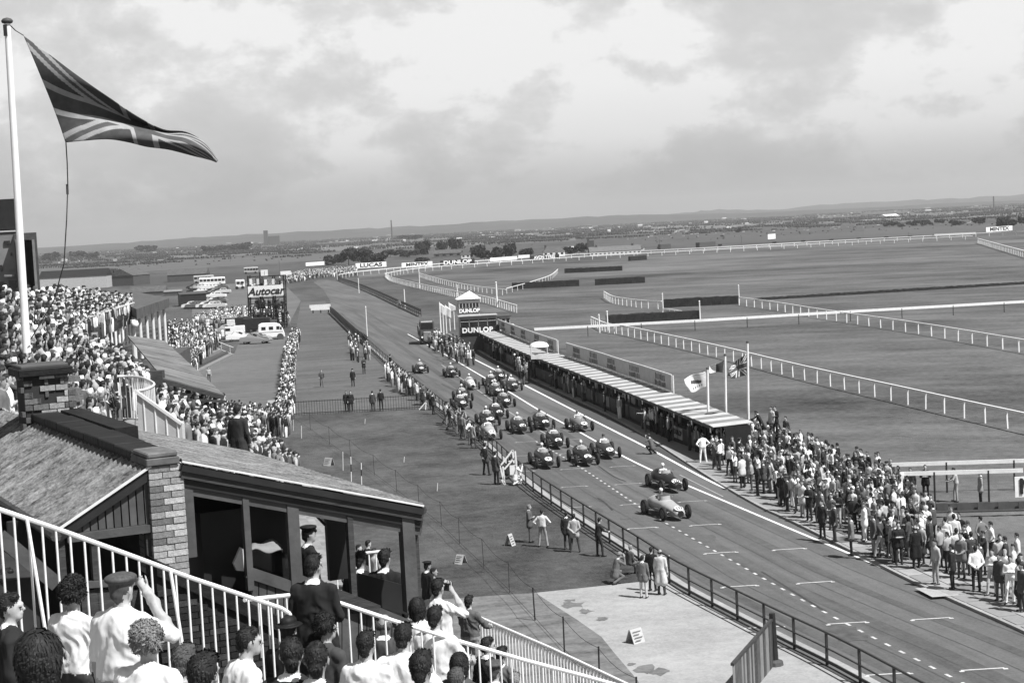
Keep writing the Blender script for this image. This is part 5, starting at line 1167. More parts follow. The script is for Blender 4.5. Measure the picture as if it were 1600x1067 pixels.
for nm, (rd, wd) in {'front': (.345, .15), 'rear': (.375, .19)}.items():
    a, b = wheel_meshes(rd, wd); cm('tyre_'+nm, a, True); cm('rim_'+nm, b, True)
cm('body', car_body(), True)
cm('body1', car_body([(y*.93, hw*1.06+.015, zb, zt-.02*(y > .5)) for y, hw, zb, zt in SECT]), True)
cm('body2', car_body([(y*1.02, hw*(.94 if y > .3 else 1.04), zb, zt+.05*(y < -.4)+.03*(.1 < y < 1.4)) for y, hw, zb, zt in SECT]), True)
cm('grille', MB().lathe((0, 0, 0), [(.001, .0), (.15, .0), (.17, .012)], 16, (0, 1, 0)))
tb_ = MB(); tb_.obox((-.27, -.62, .42), (.54, 0, 0), (0, .6, 0), (0, 0, .02)); tb_.obox((-.3, -.03, .42), (.6, 0, 0), (0, .02, 0), (0, 0, .44)); tb_.obox((-.3, -.62, .42), (.6, 0, 0), (0, .02, 0), (0, 0, .46)); tb_.obox((-.3, -.62, .42), (.02, 0, 0), (0, .6, 0), (0, 0, .42)); tb_.obox((.28, -.62, .42), (.02, 0, 0), (0, .6, 0), (0, 0, .42)); cm('cockpit', tb_)
ws = MB(); 
for i in range(8):
    a0, a1 = math.pi*(.1+.8*i/8), math.pi*(.1+.8*(i+1)/8); P_ = lambda a, z: (-.29*math.cos(a), .02+.22*math.sin(a), z)
    ws.add([P_(a0, .82), P_(a1, .82), tuple(np.array(P_(a1, 1.03))*[.93, .8, 1]), tuple(np.array(P_(a0, 1.03))*[.93, .8, 1])], [(0, 1, 2, 3), (3, 2, 1, 0)])
cm('windscreen', ws)
cm('exhaust', MB().tube((.46, 1.0, .52), (.5, .3, .42), .045, 8).tube((.5, .3, .42), (.52, -1.85, .42), .045, 8))
for y, r_, nm in ((1.22, .33, 'f'), (-1.08, .36, 'r')):
    for s in (-1, 1):
        sp = MB(); sp.tube((s*.3, y+.1, r_+.1), (s*.62, y, r_+.06), .016, 6); sp.tube((s*.3, y-.1, r_-.1), (s*.62, y, r_-.08), .018, 6); sp.tube((s*.3, y+.2, r_-.1), (s*.62, y, r_-.08), .016, 6); sp.tube((s*.62, y, r_+.08), (s*.62, y, r_-.1), .02, 6)
        cm('arm'+nm+str(s), sp)
cm('mirror', MB().lathe((0, 0, 0), [(.001, .03), (.04, .02), (.05, 0), (.05, -.01)], 10, (0, -1, 0)).tube((0, .0, 0), (0, .03, -.1), .008, 5)); cm('steering_wheel', MB().lathe((0, 0, 0), [(.155, -.012), (.175, 0), (.155, .012), (.14, 0), (.155, -.012)], 18, (0, .9, .4)))
cm('number_disc', MB().lathe((0, 0, 0), [(.001, .004), (.22, .004), (.225, 0)], 22))
cm('fuel_cap', MB().lathe((0, -1.2, .93), [(.07, 0), (.07, .02), (.001, .03)], 12))
cm('louvre_panel', MB().obox((-.06, .35, .80), (.12, 0, 0), (0, .7, -.1), (0, 0, .02)))
def sub(nm, key, m, parent, loc=(0, 0, 0), rot=(0, 0, 0)):
    o = bpy.data.objects.new(nm, CARM[key]); col.objects.link(o); o.parent = parent; o.location = loc; o.rotation_euler = rot
    o.material_slots[0].link = 'OBJECT'; o.material_slots[0].material = m; return o
def track_dir(p):
    y = p[1]; pts = LFS
    for a, b in zip(pts, pts[1:]):
        if a[1] <= y <= b[1]: d = (b-a)/np.linalg.norm(b-a); return d
    return E_
def race_car(px, py, tone, num, label, yaw_off=0, helmet=.75, stripe=None, suit=.6, dlabel=None):
    p = G(px, py); d = track_dir(p); yaw = math.atan2(-d[1], -d[0])-math.pi/2+yaw_off
    r = bpy.data.objects.new('racing_car', None); col.objects.link(r); r.location = (p[0], p[1], .016); r.rotation_euler = (0, 0, yaw); ORG[r.name] = p; tag(r, label, 'racing car', 'single-seater racing cars leaving the grid')
    tone = tone*.6 if tone < .1 else tone; pm = mat('car_paint_%03d' % int(tone*1000), tone, .42, .08, 5, spec=.5)
    kb_ = int(num) % 3; sub('body', ['body', 'body1', 'body2'][kb_], pm, r); sub('grille', 'grille', BLACK, r, (0, [1.972, 1.834, 2.011][kb_], .355)); sub('cockpit', 'cockpit', COCK, r); sub('windscreen', 'windscreen', PERSPEX, r); sub('exhaust_pipe', 'exhaust', mat('exhaust_metal', .14, .5), r)
    for k_ in ('f-1', 'f1', 'r-1', 'r1'): sub('suspension_arm', 'arm'+k_, CHROME, r)
    sub('fuel_cap', 'fuel_cap', CHROME, r); 
    if kb_ != 1: sub('bonnet_scoop', 'louvre_panel', pm, r)
    for s in (-1, 1):
        sub('mirror', 'mirror', CHROME, r, (s*.38, .12, 1.0))
        for nm, y, rr_, x in (('front', 1.22, .345, .68), ('rear', -1.08, .375, .66)):
            t_ = sub('wheel', 'tyre_'+nm, TYRE, r, (s*x, y, rr_), (0, 0, rnd.uniform(-.06, .06) if nm == 'front' else 0)); sub('rim', 'rim_'+nm, RIM, t_)
    sub('steering_wheel', 'steering_wheel', BLACK, r, (0, -.08, .84))
    dr = sub('number_disc', 'number_disc', NUMW, r, (.02, 1.66, .622), (-.42, 0, 0))
    key = 'num'+num
    if key not in CARM:
        c = bpy.data.curves.new('n', 'FONT'); c.body = num; c.size = .38; c.align_x = 'CENTER'; c.align_y = 'CENTER'; c.extrude = .002; c.offset = .008; o_ = bpy.data.objects.new('n', c); col.objects.link(o_)
        me = bpy.data.meshes.new_from_object(o_.evaluated_get(bpy.context.evaluated_depsgraph_get())); bpy.data.objects.remove(o_); me.transform(Matrix.Rotation(math.pi, 4, 'Z') @ Matrix.Translation((0, -.0, .007))); me.materials.clear(); me.materials.append(None); CARM[key] = me
    sub('number', key, NUMB, dr)
    if stripe: sub('nose_band', 'number_disc', mat('band_%d' % int(stripe*100), stripe, .5), r, (.0, 1.80, .62), (-.75, 0, 0))
    # driver
    o = bpy.data.objects.new('person', PV['driver']); col.objects.link(o); o.location = tuple(r.matrix_basis @ Vector((0, -.34, -.08))) if False else (p[0]+math.sin(yaw)*.36, p[1]-math.cos(yaw)*.36, .1-.09); o.rotation_euler = (0, 0, yaw)
    dress(o, suit, .1, mat('helmet_%02d' % int(helmet*100), helmet, .35, spec=.5)); tag(o, ' '.join(('driver of the '+label).split()[:16]), 'person', 'racing drivers')
cars = [(1040, 806, .34, '10', 'pale silver racing car numbered 10 leading the field', .13, .75, .06), (1041, 763, .03, '20', 'dark racing car numbered 20 just behind the pale leader', .06, .8, .5),
        (946, 712, .06, '6', 'racing car with light-shirted driver beside the edge line in the third row', 0, .03, .8), (911, 723, .025, '5', 'dark racing car with round number disc between two others in the third row', .02, .8, .3),
        (850, 727, .035, '9', 'dark racing car nearest the photographers at the white frame', .03, .8, .4), (867, 697, .015, '8', 'broad black racing car in the middle of the pack', 0, .03, .6), (905, 671, .16, '4', 'pale grey racing car right of the pack near the edge line', .02, .1, .5),
        (846, 668, .015, '2', 'black racing car with big number disc ahead of the pale grey one', 0, .04, .3), (811, 674, .05, '14', 'dark grey racing car with light markings left of a black one', 0, .7, .5), (764, 684, .34, '12', 'white-nosed racing car hidden behind men in dark suits at the fence', 0, .7, .8),
        (762, 663, .03, '16', 'dark racing car with pale stripes above the white-nosed one at the fence', .02, .8, .5), (776, 652, .02, '26', 'black racing car with two pale blobs in the middle distance', 0, .05, .7), (788, 634, .03, '24', 'dark racing car on the crown of the road in the middle distance', 0, .7, .4), (720.5, 637, .03, '18', 'dark racing car by the fence crowd, lower of two close together', 0, .8, .6),
        (723, 625, .025, '22', 'dark racing car with white-helmeted driver, upper of two by the fence crowd', 0, .85, .4), (775, 617, .05, '28', 'grey racing car in the front of a knot of four distant cars', 0, .8, .5), (768.5, 603, .02, '30', 'black racing car at the left of a knot of four distant cars', 0, .7, .7), (800.5, 609, .06, '32', 'grey racing car at the right of a knot of four distant cars', 0, .7, .7), (780, 594, .03, '34', 'dark racing car at the back of a knot of four distant cars', 0, .7, .5),
        (734.7, 607, .5, '36', 'white racing car alone on the left of the distant pack', 0, .8, .5), (705.6, 588, .02, '38', 'black racing car second from last on the road', 0, .8, .4), (657, 582, .03, '40', 'last dark racing car nearest the far fence', 0, .7, .4)]
for c in cars: race_car(c[0], c[1], c[2], c[3], c[4], c[5], c[6], suit=c[7])
# ------------------------------------------------------------------ people one can pick out
def at(px, py, z=0.0): return G(px, py, z)
def facing(dx, dy): return math.atan2(dy, dx)-math.pi/2
def put(key, px, py, yaw, top, bot, label, hair=.02, sleeve=None, scale=1.0, group=None, z=.012): return person(key, at(px, py, z), yaw, top, bot, label, group, hair, sleeve, scale)
TR = facing(1, .15)
put('suit_fold', 829, 847, facing(.9, -.2), .09, .1, 'bald man in dark suit with folded arms on the lawn', hair=.3, scale=1.03); put('hips', 849, 854, facing(.3, 1), .62, .3, 'man in pale shirt and light trousers on the lawn facing the cars')
put('suit', 887, 858, facing(.3, 1), .04, .04, 'man in dark suit beside the man with hands behind his back'); put('suit_back', 899, 862, facing(.2, 1), .36, .06, 'man in light jacket with hands behind his back on the lawn')
put('rail', 936, 869, facing(.9, .5), .03, .03, 'policeman in dark uniform leaning on the trackside fence', hair=.012)
put('crouch', 962, 912, facing(.9, .5), .13, .12, 'photographer in light hat crouching at the fence', hair=.3); put('sit', 984, 898, facing(.8, .6), .07, .1, 'man in pale hat and dark pullover sitting by the fence', hair=.3, scale=.95)
put('suit', 1006, 934, facing(.5, 1), .14, .5, 'man in tweed jacket and pale trousers on the concrete apron', scale=.98); put('stand', 1020, 923, facing(.5, 1), .015, .02, 'man in black short-sleeved shirt on the apron behind the white coat', sleeve='skin', scale=1.03); put('mac', 1034, 929, facing(.5, 1), .55, .05, 'balding man in long white raincoat at the fence', scale=1.05)
put('stand', 596, 642, facing(.1, 1), .02, .02, 'policeman in black tunic at the right of two by the iron railing', scale=1.05); put('suit', 583, 643, facing(.1, 1), .06, .05, 'policeman in grey tunic at the left of two by the iron railing')
put('suit', 542, 643, facing(.1, -1), .02, .02, 'dark figure leaning on the iron railing, left one of the close pair'); put('suit', 549, 643, facing(.1, -1), .018, .02, 'dark figure leaning on the iron railing, right one of the close pair')
put('walk', 503, 605, facing(.2, -1), .08, .1, 'woman in dark coat walking on the enclosure turf'); put('officer', 552, 604, facing(-.2, -1), .02, .02, 'policeman standing alone on the enclosure turf', hair=.012); put('suit_fold', 569, 584, facing(.5, -1), .03, .03, 'policeman with folded arms on the enclosure turf nearest the fence')
put('suit', 443, 677, facing(0, -1), .05, .05, 'man alone on the lawn below the paddock crowd', scale=1.0); put('stand', 327, 598, facing(.3, -1), .35, .08, 'lone person in pale top standing on the paddock yard', scale=.95)
put('suit', 611, 580, facing(.8, .3), .02, .02, 'dark marshal standing alone at the trackside fence', scale=1.05); put('stand', 624, 482, facing(0, -1), .4, .1, 'tiny figure on the far circuit edge')
put('suit', 721, 680, facing(-.4, -1), .12, .14, 'man in light tunic standing on the track side of the fence')
put('suit_back', 760, 742, facing(.6, .6), .05, .015, 'tall man in grey jacket and black trousers nearest the white frame', scale=1.12); put('suit', 776, 757, facing(.6, .6), .07, .015, 'man in dark suit beside the white frame barrier', scale=1.12); put('crouch', 793, 748, facing(.8, .3), .03, .04, 'photographer bending over the white frame barrier')
put('crouch', 806, 758, facing(.9, .2), .8, .7, 'crouching photographer in white shirt beyond the white frame', hair=.02)
put('crouch', 1020, 709, facing(-.6, .4), .1, .05, 'photographer kneeling alone on the pit lane line', hair=.05, z=.02)
put('point', 1009, 676, facing(-.8, .2), .4, .12, 'pit signaller standing on the pavement with arm out'); put('suit', 1036, 684, facing(-.8, -.3), .03, .03, 'dark-suited man at the pit counter'); put('suit_hat', 1047, 690, facing(-.8, -.3), .02, .03, 'dark-suited man in hat near the pit counter')
put('hips', 1099, 724, facing(-.3, 1), .82, .8, 'mechanic in white overalls with hands on hips at the pit lane', scale=1.05); put('photo', 1118, 735, facing(-.5, -.3), .1, .08, 'man looking towards the cars beside the white-overalled mechanic')
# hay-bale-like white tripod frame
wf = root('timber_barrier', at(792, 757), 'white timber frame barrier with cloth leaning at the trackside fence', 'frame')
q = lambda x, y: D(x, y, at(792, 757)[1])
for a, b in [((781, 727), (789, 757)), ((786, 729), (788, 750)), ((783, 726), (801, 703)), ((801, 703), (803, 723)), ((805, 705), (808, 735)), ((788, 733), (803, 716)), ((784, 749), (788, 756))]: MB().beam(q(*a), q(*b), .09, .09, up=(0, 1, 0)).build('bar', WHITE, wf)
for k in range(2): MB().obox(q(797+k*6, 742+k*14), (.42, 0, 0), (.02, .25, 0), (0, 0, .55)).build('white_cloth', WHITE, wf)
bs = root('white_trestle', at(663, 641), 'small white trestle by the end of the iron railing', 'trestle')
for a, b in [((655, 640), (668, 625)), ((668, 625), (671, 639)), ((666, 626), (665, 640))]: dd = at(663, 641)[1]; MB().beam(D(*a, dd), D(*b, dd), .08, .08, up=(0, 1, 0)).build('bar', WHITE, bs)
# ---- the big crowd at the pit exit: individuals
def tone_word(v): return 'white' if v > .55 else 'pale' if v > .28 else 'grey' if v > .08 else 'dark' if v > .025 else 'black'
TOPS = [.85, .82, .8, .8, .75, .6, .4, .35, .14, .12, .07, .05, .03, .02, .02, .015]; BOTS = [.02, .03, .05, .05, .1, .14, .25, .45]
SEEN = set()
def crowd_person(p, where, group, yaw, tops=TOPS, keys=STANDERS):
    key = rnd.choice(keys); top = rnd.choice(tops); bot = rnd.choice(BOTS); suit = key.startswith('suit') or key in ('cap', 'walk')
    if suit and top > .5: top = rnd.choice([.02, .03, .05, .09, .14, .25])
    if suit: bot = rnd.choice([top, .03, .06, .2])
    hr = rnd.choice([.012, .02, .02, .035, .07]); kd = 'woman' if key.startswith('woman') else 'person'
    pose = {'hips': 'hands on hips', 'fold': 'arms folded', 'back': 'hands behind back', 'front': 'hands together', 'suit_back': 'hands behind back', 'suit_fold': 'arms folded', 'turned': 'head turned', 'turned2': 'hand on hip', 'walk': 'walking', 'photo': 'hands at face', 'cap': 'flat cap', 'suit_hat': 'trilby hat', 'suit_ease': 'hand on hip', 'woman': 'arms hanging', 'woman_fold': 'arms folded'}.get(key, 'arms down')
    lab = '%s %s, %s %s, %s, %s' % (tone_word(top), 'jacket' if suit else 'top', tone_word(bot), 'skirt' if 'woman' in key else 'trousers', pose, where)
    if len(lab.split()) > 16: lab = '%s %s, %s, %s' % (tone_word(top), 'jacket' if suit else 'top', pose, where)
    hw_ = 'black' if hr < .015 else 'dark' if hr < .03 else 'brown' if hr < .05 else 'fair'
    if lab in SEEN and len(lab.split()) < 15: lab += ', %s hair' % hw_
    if lab in SEEN and len(lab.split()) < 16: lab = 'smaller '+lab
    if lab in SEEN: lab = 'stout %s-haired person, %s %s, %s' % (hw_, tone_word(top), 'jacket' if suit else 'top', where)
    SEEN.add(lab)
    return person(key, p, yaw+rnd.uniform(-.7, .7), top, bot, lab, group, hr, 'skin' if (not suit and rnd.random() < .5) else None, rnd.uniform(.94, 1.04))
big = [(1112, 722), (1128, 703), (1160, 690), (1185, 688), (1240, 702), (1300, 735), (1380, 752), (1430, 800), (1470, 838), (1440, 868), (1400, 880), (1330, 845), (1270, 818), (1215, 792), (1165, 768)]
spots = scatter(big, lambda x, y: G(x, y, .095), .55, 9000, 128)
# those in front first along the kerb
for p in spots:
    x, y = p[0], p[1]; q = (p-G(1122, 735))@DN; 
    kd_ = min(np.linalg.norm((p-k)[:2]) for k in kb); row = 'by the kerb' if kd_ < 2 else ('in mid crowd' if kd_ < 4.5 else 'at the grass edge')
    along = 'below the flagpoles' if y > 92 else ('past the flagpoles' if y > 84 else ('above the grid boxes' if y > 76 else 'near the white rails'))
    crowd_person(p, row+' '+along, 'spectators massed at the pit exit', facing(-.9, rnd.uniform(-.6, .6)) if rnd.random() < .75 else rnd.uniform(-3, 3))
GX = 'officials along the kerb at the pit exit'
line = [('suit', 1331, 868, .16, .02, 'in a light jacket alone by the kerb', facing(-1, .2)), ('walk', 1378, 872, .05, .5, 'with legs wide apart in pale trousers stepping along the kerb', facing(-.6, .5)), ('suit', 1366, 866, .1, .3, 'stooping behind the striding person', facing(-1, 0)), ('suit_fold', 1405, 882, .02, .03, 'in black overalls looking at the photographer', facing(0, -1)), ('mac', 1432, 888, .012, .012, 'in a long black coat seen from behind', facing(-.2, 1)),
        ('stand', 1463, 913, .42, .3, 'in pale overalls with sleeves rolled, facing the kerb', facing(-.8, -.3)), ('suit', 1489, 921, .02, .02, 'in a black jacket at the front of the slabs', facing(-.7, .4)), ('hips', 1496, 893, .75, .6, 'in white shirt and white trousers, back to us', facing(.2, 1)), ('back', 1526, 924, .8, .015, 'in white shirt and black trousers, hands clasped behind', facing(.1, 1)),
        ('fold', 1552, 930, .72, .5, 'in pale shirt and pale slacks by the kerb', facing(-.5, -.6)), ('suit', 1563, 938, .06, .12, 'in dark jacket between two pale-clad ones at right', facing(-.6, -.5)), ('fold', 1580, 942, .85, .82, 'all in white with folded arms near the right edge', facing(-.3, -1)), ('suit', 1598, 955, .08, .05, 'cut by the right edge of the picture', facing(-.9, -.2)),
        ('stand', 1479, 873, .7, .02, 'in white shirt at the grass edge, left one of a pair', facing(.3, .5)), ('stand', 1492, 868, .6, .25, 'in white shirt at the grass edge, right one of a pair', facing(.2, 1)), ('suit', 1564, 905, .5, .2, 'in pale jacket and dark tie at the grass edge', facing(-.2, -1)), ('suit', 1519, 899, .07, .03, 'in grey jersey behind the white shirts', facing(0, 1)), ('woman', 1455, 872, .05, .04, 'with a shoulder bag behind the black coat', facing(-.5, .2)), ('suit', 1286, 842, .03, .03, 'walking in dark suit close to the edge line', facing(-.7, -.5)), ('suit', 1305, 846, .05, .05, 'in dark suit with hands together beside the walking one', facing(-.9, 0)), ('turned', 1420, 862, .1, .05, 'seated-height dark figure behind black overalls', facing(-.5, -.5))]
for k, x, y, tp_, bt, lb, yw in line: person(k, G(x, y, .1), yw, tp_, bt, 'person '+lb, GX, .02, None, 1.02)
# on the grass behind and on the bank
for k, x, y, tp_, bt, lb, yw in [('suit_fold', 1447, 779, .012, .015, 'balding man in black suit on the turf behind the rails', facing(-.3, -1)), ('rail', 1495, 784, .4, .35, 'man in pale suit leaning on a rail post', facing(-1, .2)), ('suit', 1533, 790, .3, .02, 'man in light jacket and black trousers by the kick board', facing(-1, .1)), ('sit', 1416, 783, .1, .4, 'man perched on the end of the white board rail', facing(-.6, -.6)), ('suit', 1424, 784, .03, .35, 'second man perched beside the end of the white rail', facing(-.4, -.8))]:
    person(k, G(x, y, .012), yw, tp_, bt, lb, 'men by the white rails', .03)
for k, x, y, tp_, bt, lb, yw, z in [('lean_reach', 1200, 690, .02, .02, 'man in black suit leaning out with one arm on the flagpole', facing(-1, .1), 1.0), ('suit_fold', 1213, 695, .02, .015, 'dark man standing high beside the leaning man', facing(-.6, -.6), 1.2), ('suit', 1207, 694, .5, .015, 'man with white shirt front standing high beside the leaning man', facing(-.8, -.5), 1.2), ('sit', 1231, 704, .1, .2, 'man sitting high on the wagon at the back of the crowd', facing(-.7, -.6), 1.0)]:
    p = D(x, y-4, G(x, 712)[1]+1); p[2] = z; o = person(k, p, yw, tp_, bt, lb, 'men standing on the wagon behind the crowd', .02)
    if k == 'lean_reach': o.rotation_euler = (R(-24), 0, yw); o.location.z += .1
wg = root('wagon', G(1215, 712), 'dark flat wagon behind the crowd that men stand on', 'wagon'); w0 = G(1195, 712); MB().obox(w0+[-.6, 1.0, .8], (3.2, -.3, 0), (.2, 1.7, 0), (0, 0, .2)).build('deck', DKWOOD, wg)
for sx in (0, 2.2):
    MB().tube(w0+[sx, 1.0, .4], w0+[sx, 1.15, .4], .4, 12).build('wheel', BLACK, wg)
row = [(1338, 778), (1346, 776), (1358, 780), (1368, 779), (1375, 777), (1387, 779), (1330, 771), (1320, 768), (1308, 764)]
for i, (x, y) in enumerate(row): crowd_person(G(x, y+14, .3), 'standing tall in the back row, number %s from the rails' % ['seven', 'six', 'four', 'three', 'two', 'one', 'eight', 'nine', 'ten'][i], 'back row of spectators by the rails', facing(-.8, -.2), [.02, .03, .02, .8, .05, .02])
# along the pit wall and far pits: people by the counter
for i in range(10):
    f = rnd.uniform(.08, .95); p, t_ = WALKP[int(f*(len(WALKP)-2))]; n = np.array([t_[1], -t_[0], 0]); n = n if n[0] > 0 else -n
    off = rnd.choice([.9, 1.2, 1.5, -.35, -.5]); crowd_person(np.array([*(p+n*off)[:2], .1]), ('inside' if off > 0 else 'in front of')+' the pit counter, %s end' % ('near' if f < .3 else 'middle' if f < .65 else 'far'), 'people at the pit counter', facing(-.9, -.2))
# near trackside crowd along the fence
nf = [p for p, t_ in walk(LFS, .42) if 112 < p[1] < 150]
for i, p in enumerate(nf):
    if rnd.random() < .24:
        q = p-np.array([.5+rnd.random()*.5, 0, 0]); crowd_person(q, 'leaning at the trackside fence %s' % ('near the white frame' if q[1] < 122 else 'by the white trestle' if q[1] < 138 else 'beyond the iron railing'), 'spectators at the trackside fence', facing(.9, .3), [.05, .1, .2, .03, .5, .8])
# ------------------------------------------------------------------ foreground spectators, close to the lens
FG = []
def near(px, py, headw, label, top, bottom=.05, hair=.02, yaw=None, vox=.014, scale=1.0, sleeve=None, hairw=.175, extra=None, look=(.75, 1), tone=.02, **kw):
    if isinstance(hair, str): kw['hair'] = hair; hair = tone
    d = (1.07 if headw > 40 else 1.0)*hairw*F/headw; h = D(px, py, d); zf = h[2]-1.64*scale; yw = facing(*look) if yaw is None else yaw
    key = 'fg%d' % len(FG); kw.setdefault('fine', True); pmesh(key, vox, **kw); creases(PV[key], len(FG)) if kw['fine'] else None; FG.append((h[0], h[1], zf))
    # the head sits a little forward of the feet when the body leans
    o = person(key, (h[0], h[1], zf), yw, top, bottom, label, 'spectators on the near terrace', hair, sleeve, scale, extra)
    if kw.get('fine') and not kw.get('hat'): strands(o, kw.get('hair', 'short'), 900 if kw.get('hair') in ('curly', 'bob') else 380, len(FG))
    return o
near(14, 948, 33, 'dark-haired man in black suit cut by the left edge', .018, coat=True, look=(1, .35), turn=-.3)
near(8, 905, 25, 'small dark head at the left edge above the black suit', .03, look=(1, .5))
near(62, 1030, 92, 'large out-of-line dark-haired head lowest at left', .03, hair='bob', hairw=.225, look=(.5, 1))
near(113, 927, 44, 'woman with dark curly hair and white blouse beside the cap man', .72, hair='curly', hairw=.22, look=(.4, 1), turn=.2)
near(188, 920, 52, 'stout man in grey flat cap and white shirt raising binoculars', .72, .4, hair=.07, hat='cap', arms=('down', 'eye'), bulk=1.28, hairw=.23, look=(.5, 1), sleeve='skin')
near(229, 1003, 54, 'woman with pale permed curls and white dress', .72, .7, hair='curly', tone=.2, hairw=.22, look=(.35, 1), bulk=1.1)
near(287, 1033, 42, 'greying head between the permed woman and a dark-haired man', .25, hair=.07, look=(.5, 1))
near(316, 1054, 56, 'dark-haired head at the bottom edge below the greying one', .06, look=(.4, 1), hairw=.18)
near(362, 1004, 34, 'dark-haired man in white shirt bending by the railing', .72, look=(.9, .6), turn=-.3, lean=.2, hair=.02, sleeve='skin')
near(489, 884, 27, 'man in black police tunic holding a paper below the shed', .014, .014, coat=True, look=(.2, 1), turn=-.35, arms=('down', 'front'))
near(450, 985, 38, 'person in wide black hat and black coat', .012, .012, hair=.012, hat='trilby', coat=True, look=(.4, 1), hairw=.24)
near(482, 965, 30, 'woman with dark wavy hair beside another, above the slick-haired men', .5, hair='curly', hairw=.21, look=(.3, 1))
near(508, 982, 33, 'woman with dark curly hair turned aside above the slick-haired men', .05, hair='curly', hairw=.21, look=(.7, .8), turn=-.4)
near(454, 1022, 42, 'slick dark-haired man in black suit and white collar, left of a matching pair', .02, coat=True, hair='slick', look=(.3, 1), turn=.3)
near(493, 1030, 43, 'slick dark-haired man in black suit and white collar, right of a matching pair', .018, coat=True, hair='slick', look=(.35, 1), turn=.25)
near(600, 974, 22, 'bald man by the white railing below the shed corner', .06, hair='bald', tone=.07, hairw=.16, coat=True, look=(.3, 1))
near(571, 1007, 31, 'dark-haired man in white shirt, left of the folded-arm men', .72, look=(.35, 1), sleeve='skin')
near(625, 997, 31, 'dark-haired man in broad white shirt leaning forward', .72, look=(.35, 1), bulk=1.15, lean=.1, sleeve='skin', arms='hips')
near(652, 949, 27, 'woman with dark hair and white blouse in front of the shed corner post', .72, hair='bob', hairw=.2, look=(.4, 1), sleeve='skin')
near(679, 964, 26, 'man in plain white shirt next to the camera man', .72, look=(.5, 1), bulk=1.1, sleeve='skin', arms='rail')
near(683, 918, 20.5, 'man in white shirt raising a camera to his eye', .72, .6, look=(.7, 1), arms='eye', sleeve='skin')
near(732, 940, 16, 'boy in grey shirt sitting on the balustrade end', .1, .25, look=(.6, 1), scale=.8, hairw=.155, arms='rail')
near(657, 1043, 42, 'dark-haired man in white shirt at the bottom edge', .72, look=(.35, 1))
near(703, 1024, 26, 'person in round grey beret by the white railing', .1, hair=.07, hat='cap', look=(.4, 1), hairw=.2)
near(718, 1037, 31, 'woman with dark bob beside the beret', .07, hair='bob', look=(.5, 1), hairw=.2)
near(712, 1062, 33, 'light-haired child at the bottom edge', .7, hair=.07, look=(.5, 1), hairw=.17, scale=.85)
near(761, 1008, 20, 'dark-haired man in black suit behind the white railing', .015, coat=True, look=(.7, .6), turn=-.4)
near(783, 1022, 19, 'dark-haired man in grey coat behind the white railing', .12, coat=True, look=(.7, .8))
near(772, 1047, 33, 'man in large round grey cap at the foot of the railing', .07, hair=.07, hat='cap', look=(.5, 1), hairw=.25, coat=True)
near(803, 1064, 20, 'pale-haired head at the bottom edge beside the grey cap', .3, hair=.2, look=(.5, 1))
# police and men in the shed
near(481, 835, 22, 'police officer in peaked cap silhouetted inside the shed', .012, .012, hair=.012, hat='peak', coat=True, look=(1, .5), vox=.02, hairw=.2)
near(562, 874, 19, 'man in black suit seated in the shed, left one of two', .012, .012, coat=True, look=(.5, 1), vox=.02, hairw=.165)
near(600, 872, 20, 'man in black suit seated in the shed, right one of two', .012, .012, coat=True, look=(.4, 1), vox=.02, hairw=.165)
near(667, 884, 10, 'policeman in peaked cap on the lower terrace beside the shed post', .012, .012, hair=.012, hat='peak', coat=True, vox=.025, look=(.8, .6), fine=False, hairw=.17)
near(677, 893, 10, 'police constable in dark tunic next to the peaked cap officer', .02, .02, coat=True, vox=.025, look=(.8, -.2), fine=False, hairw=.17)
near(371, 640, 12.5, 'man in dark tunic with a shoulder strap standing above the mossy roof', .03, .03, coat=True, vox=.022, look=(.5, 1), fine=False, hairw=.175)
# the terrace they stand on: gentle paved rake following their feet
FGA = np.array(FG[:30])
def fgz(x, y):
    d2 = (FGA[:, 0]-x)**2+(FGA[:, 1]-y)**2+.15; w_ = 1/d2**1.5; return float((w_*FGA[:, 2]).sum()/w_.sum())
mb = MB(); nx, ny = 46, 66; X = np.linspace(-6.5, 3.5, nx); Y = np.linspace(2, 31, ny)
vs = [(x, y, min(fgz(x, y), 12.6)-.02) for y in Y for x in X]
fs = []
for j in range(ny-1):
    for i in range(nx-1):
        xc, yc = X[i], Y[j]; ed = 16.8+max(0, xc+2.2)*2.6
        if yc > ed or xc > .2 or xc < -4.2-.02*yc and yc > 14 or (yc > 13.6 and xc < -2.6): continue
        fs.append((j*nx+i, j*nx+i+1, (j+1)*nx+i+1, (j+1)*nx+i))
mb.add(vs, fs); tag(mb.build('near_terrace', CONCRETE, base=False), 'sloping concrete terrace under the nearest spectators', 'terrace')
# ------------------------------------------------------------------ spectators on the terraces
UP1 = [(0, 458), (110, 449), (170, 455), (205, 461), (206, 470), (140, 493), (120, 505), (126, 520), (165, 534), (197, 548), (232, 576), (215, 580), (175, 585), (170, 610), (150, 650), (110, 640), (100, 600), (100, 560), (60, 560), (38, 600), (0, 606)]
UP2 = [(118, 515), (150, 505), (195, 527), (234, 574), (180, 583), (150, 560), (130, 545)]
UP3 = [(245, 600), (270, 612), (350, 622), (390, 648), (430, 682), (470, 716), (430, 705), (340, 680), (285, 662), (262, 640), (250, 620)]
UPF = [(98, 440), (170, 450), (205, 458), (207, 471.5), (138, 494), (98, 506)]
bkv = np.array([-.85, 0, .62]); VN = np.cross(LD, bkv)
def uplace(x, y):
    if inpoly(x, y, UPF):
        p = PL(x, y, L0+np.array([0, 0, .25]), VN); return np.array([p[0], p[1], p[2]-1.55]) if 80 < p[1] < 160 else None
    p = UHEAD(x, y, 1.55)
    if p is None or p[1] > 118 or p[1] < 22: return None
    q = (p-Q0)@DN; r_ = (p-Q0)@AL
    if r_ > 40 and q > 1.5 and x < 250: return None
    return p
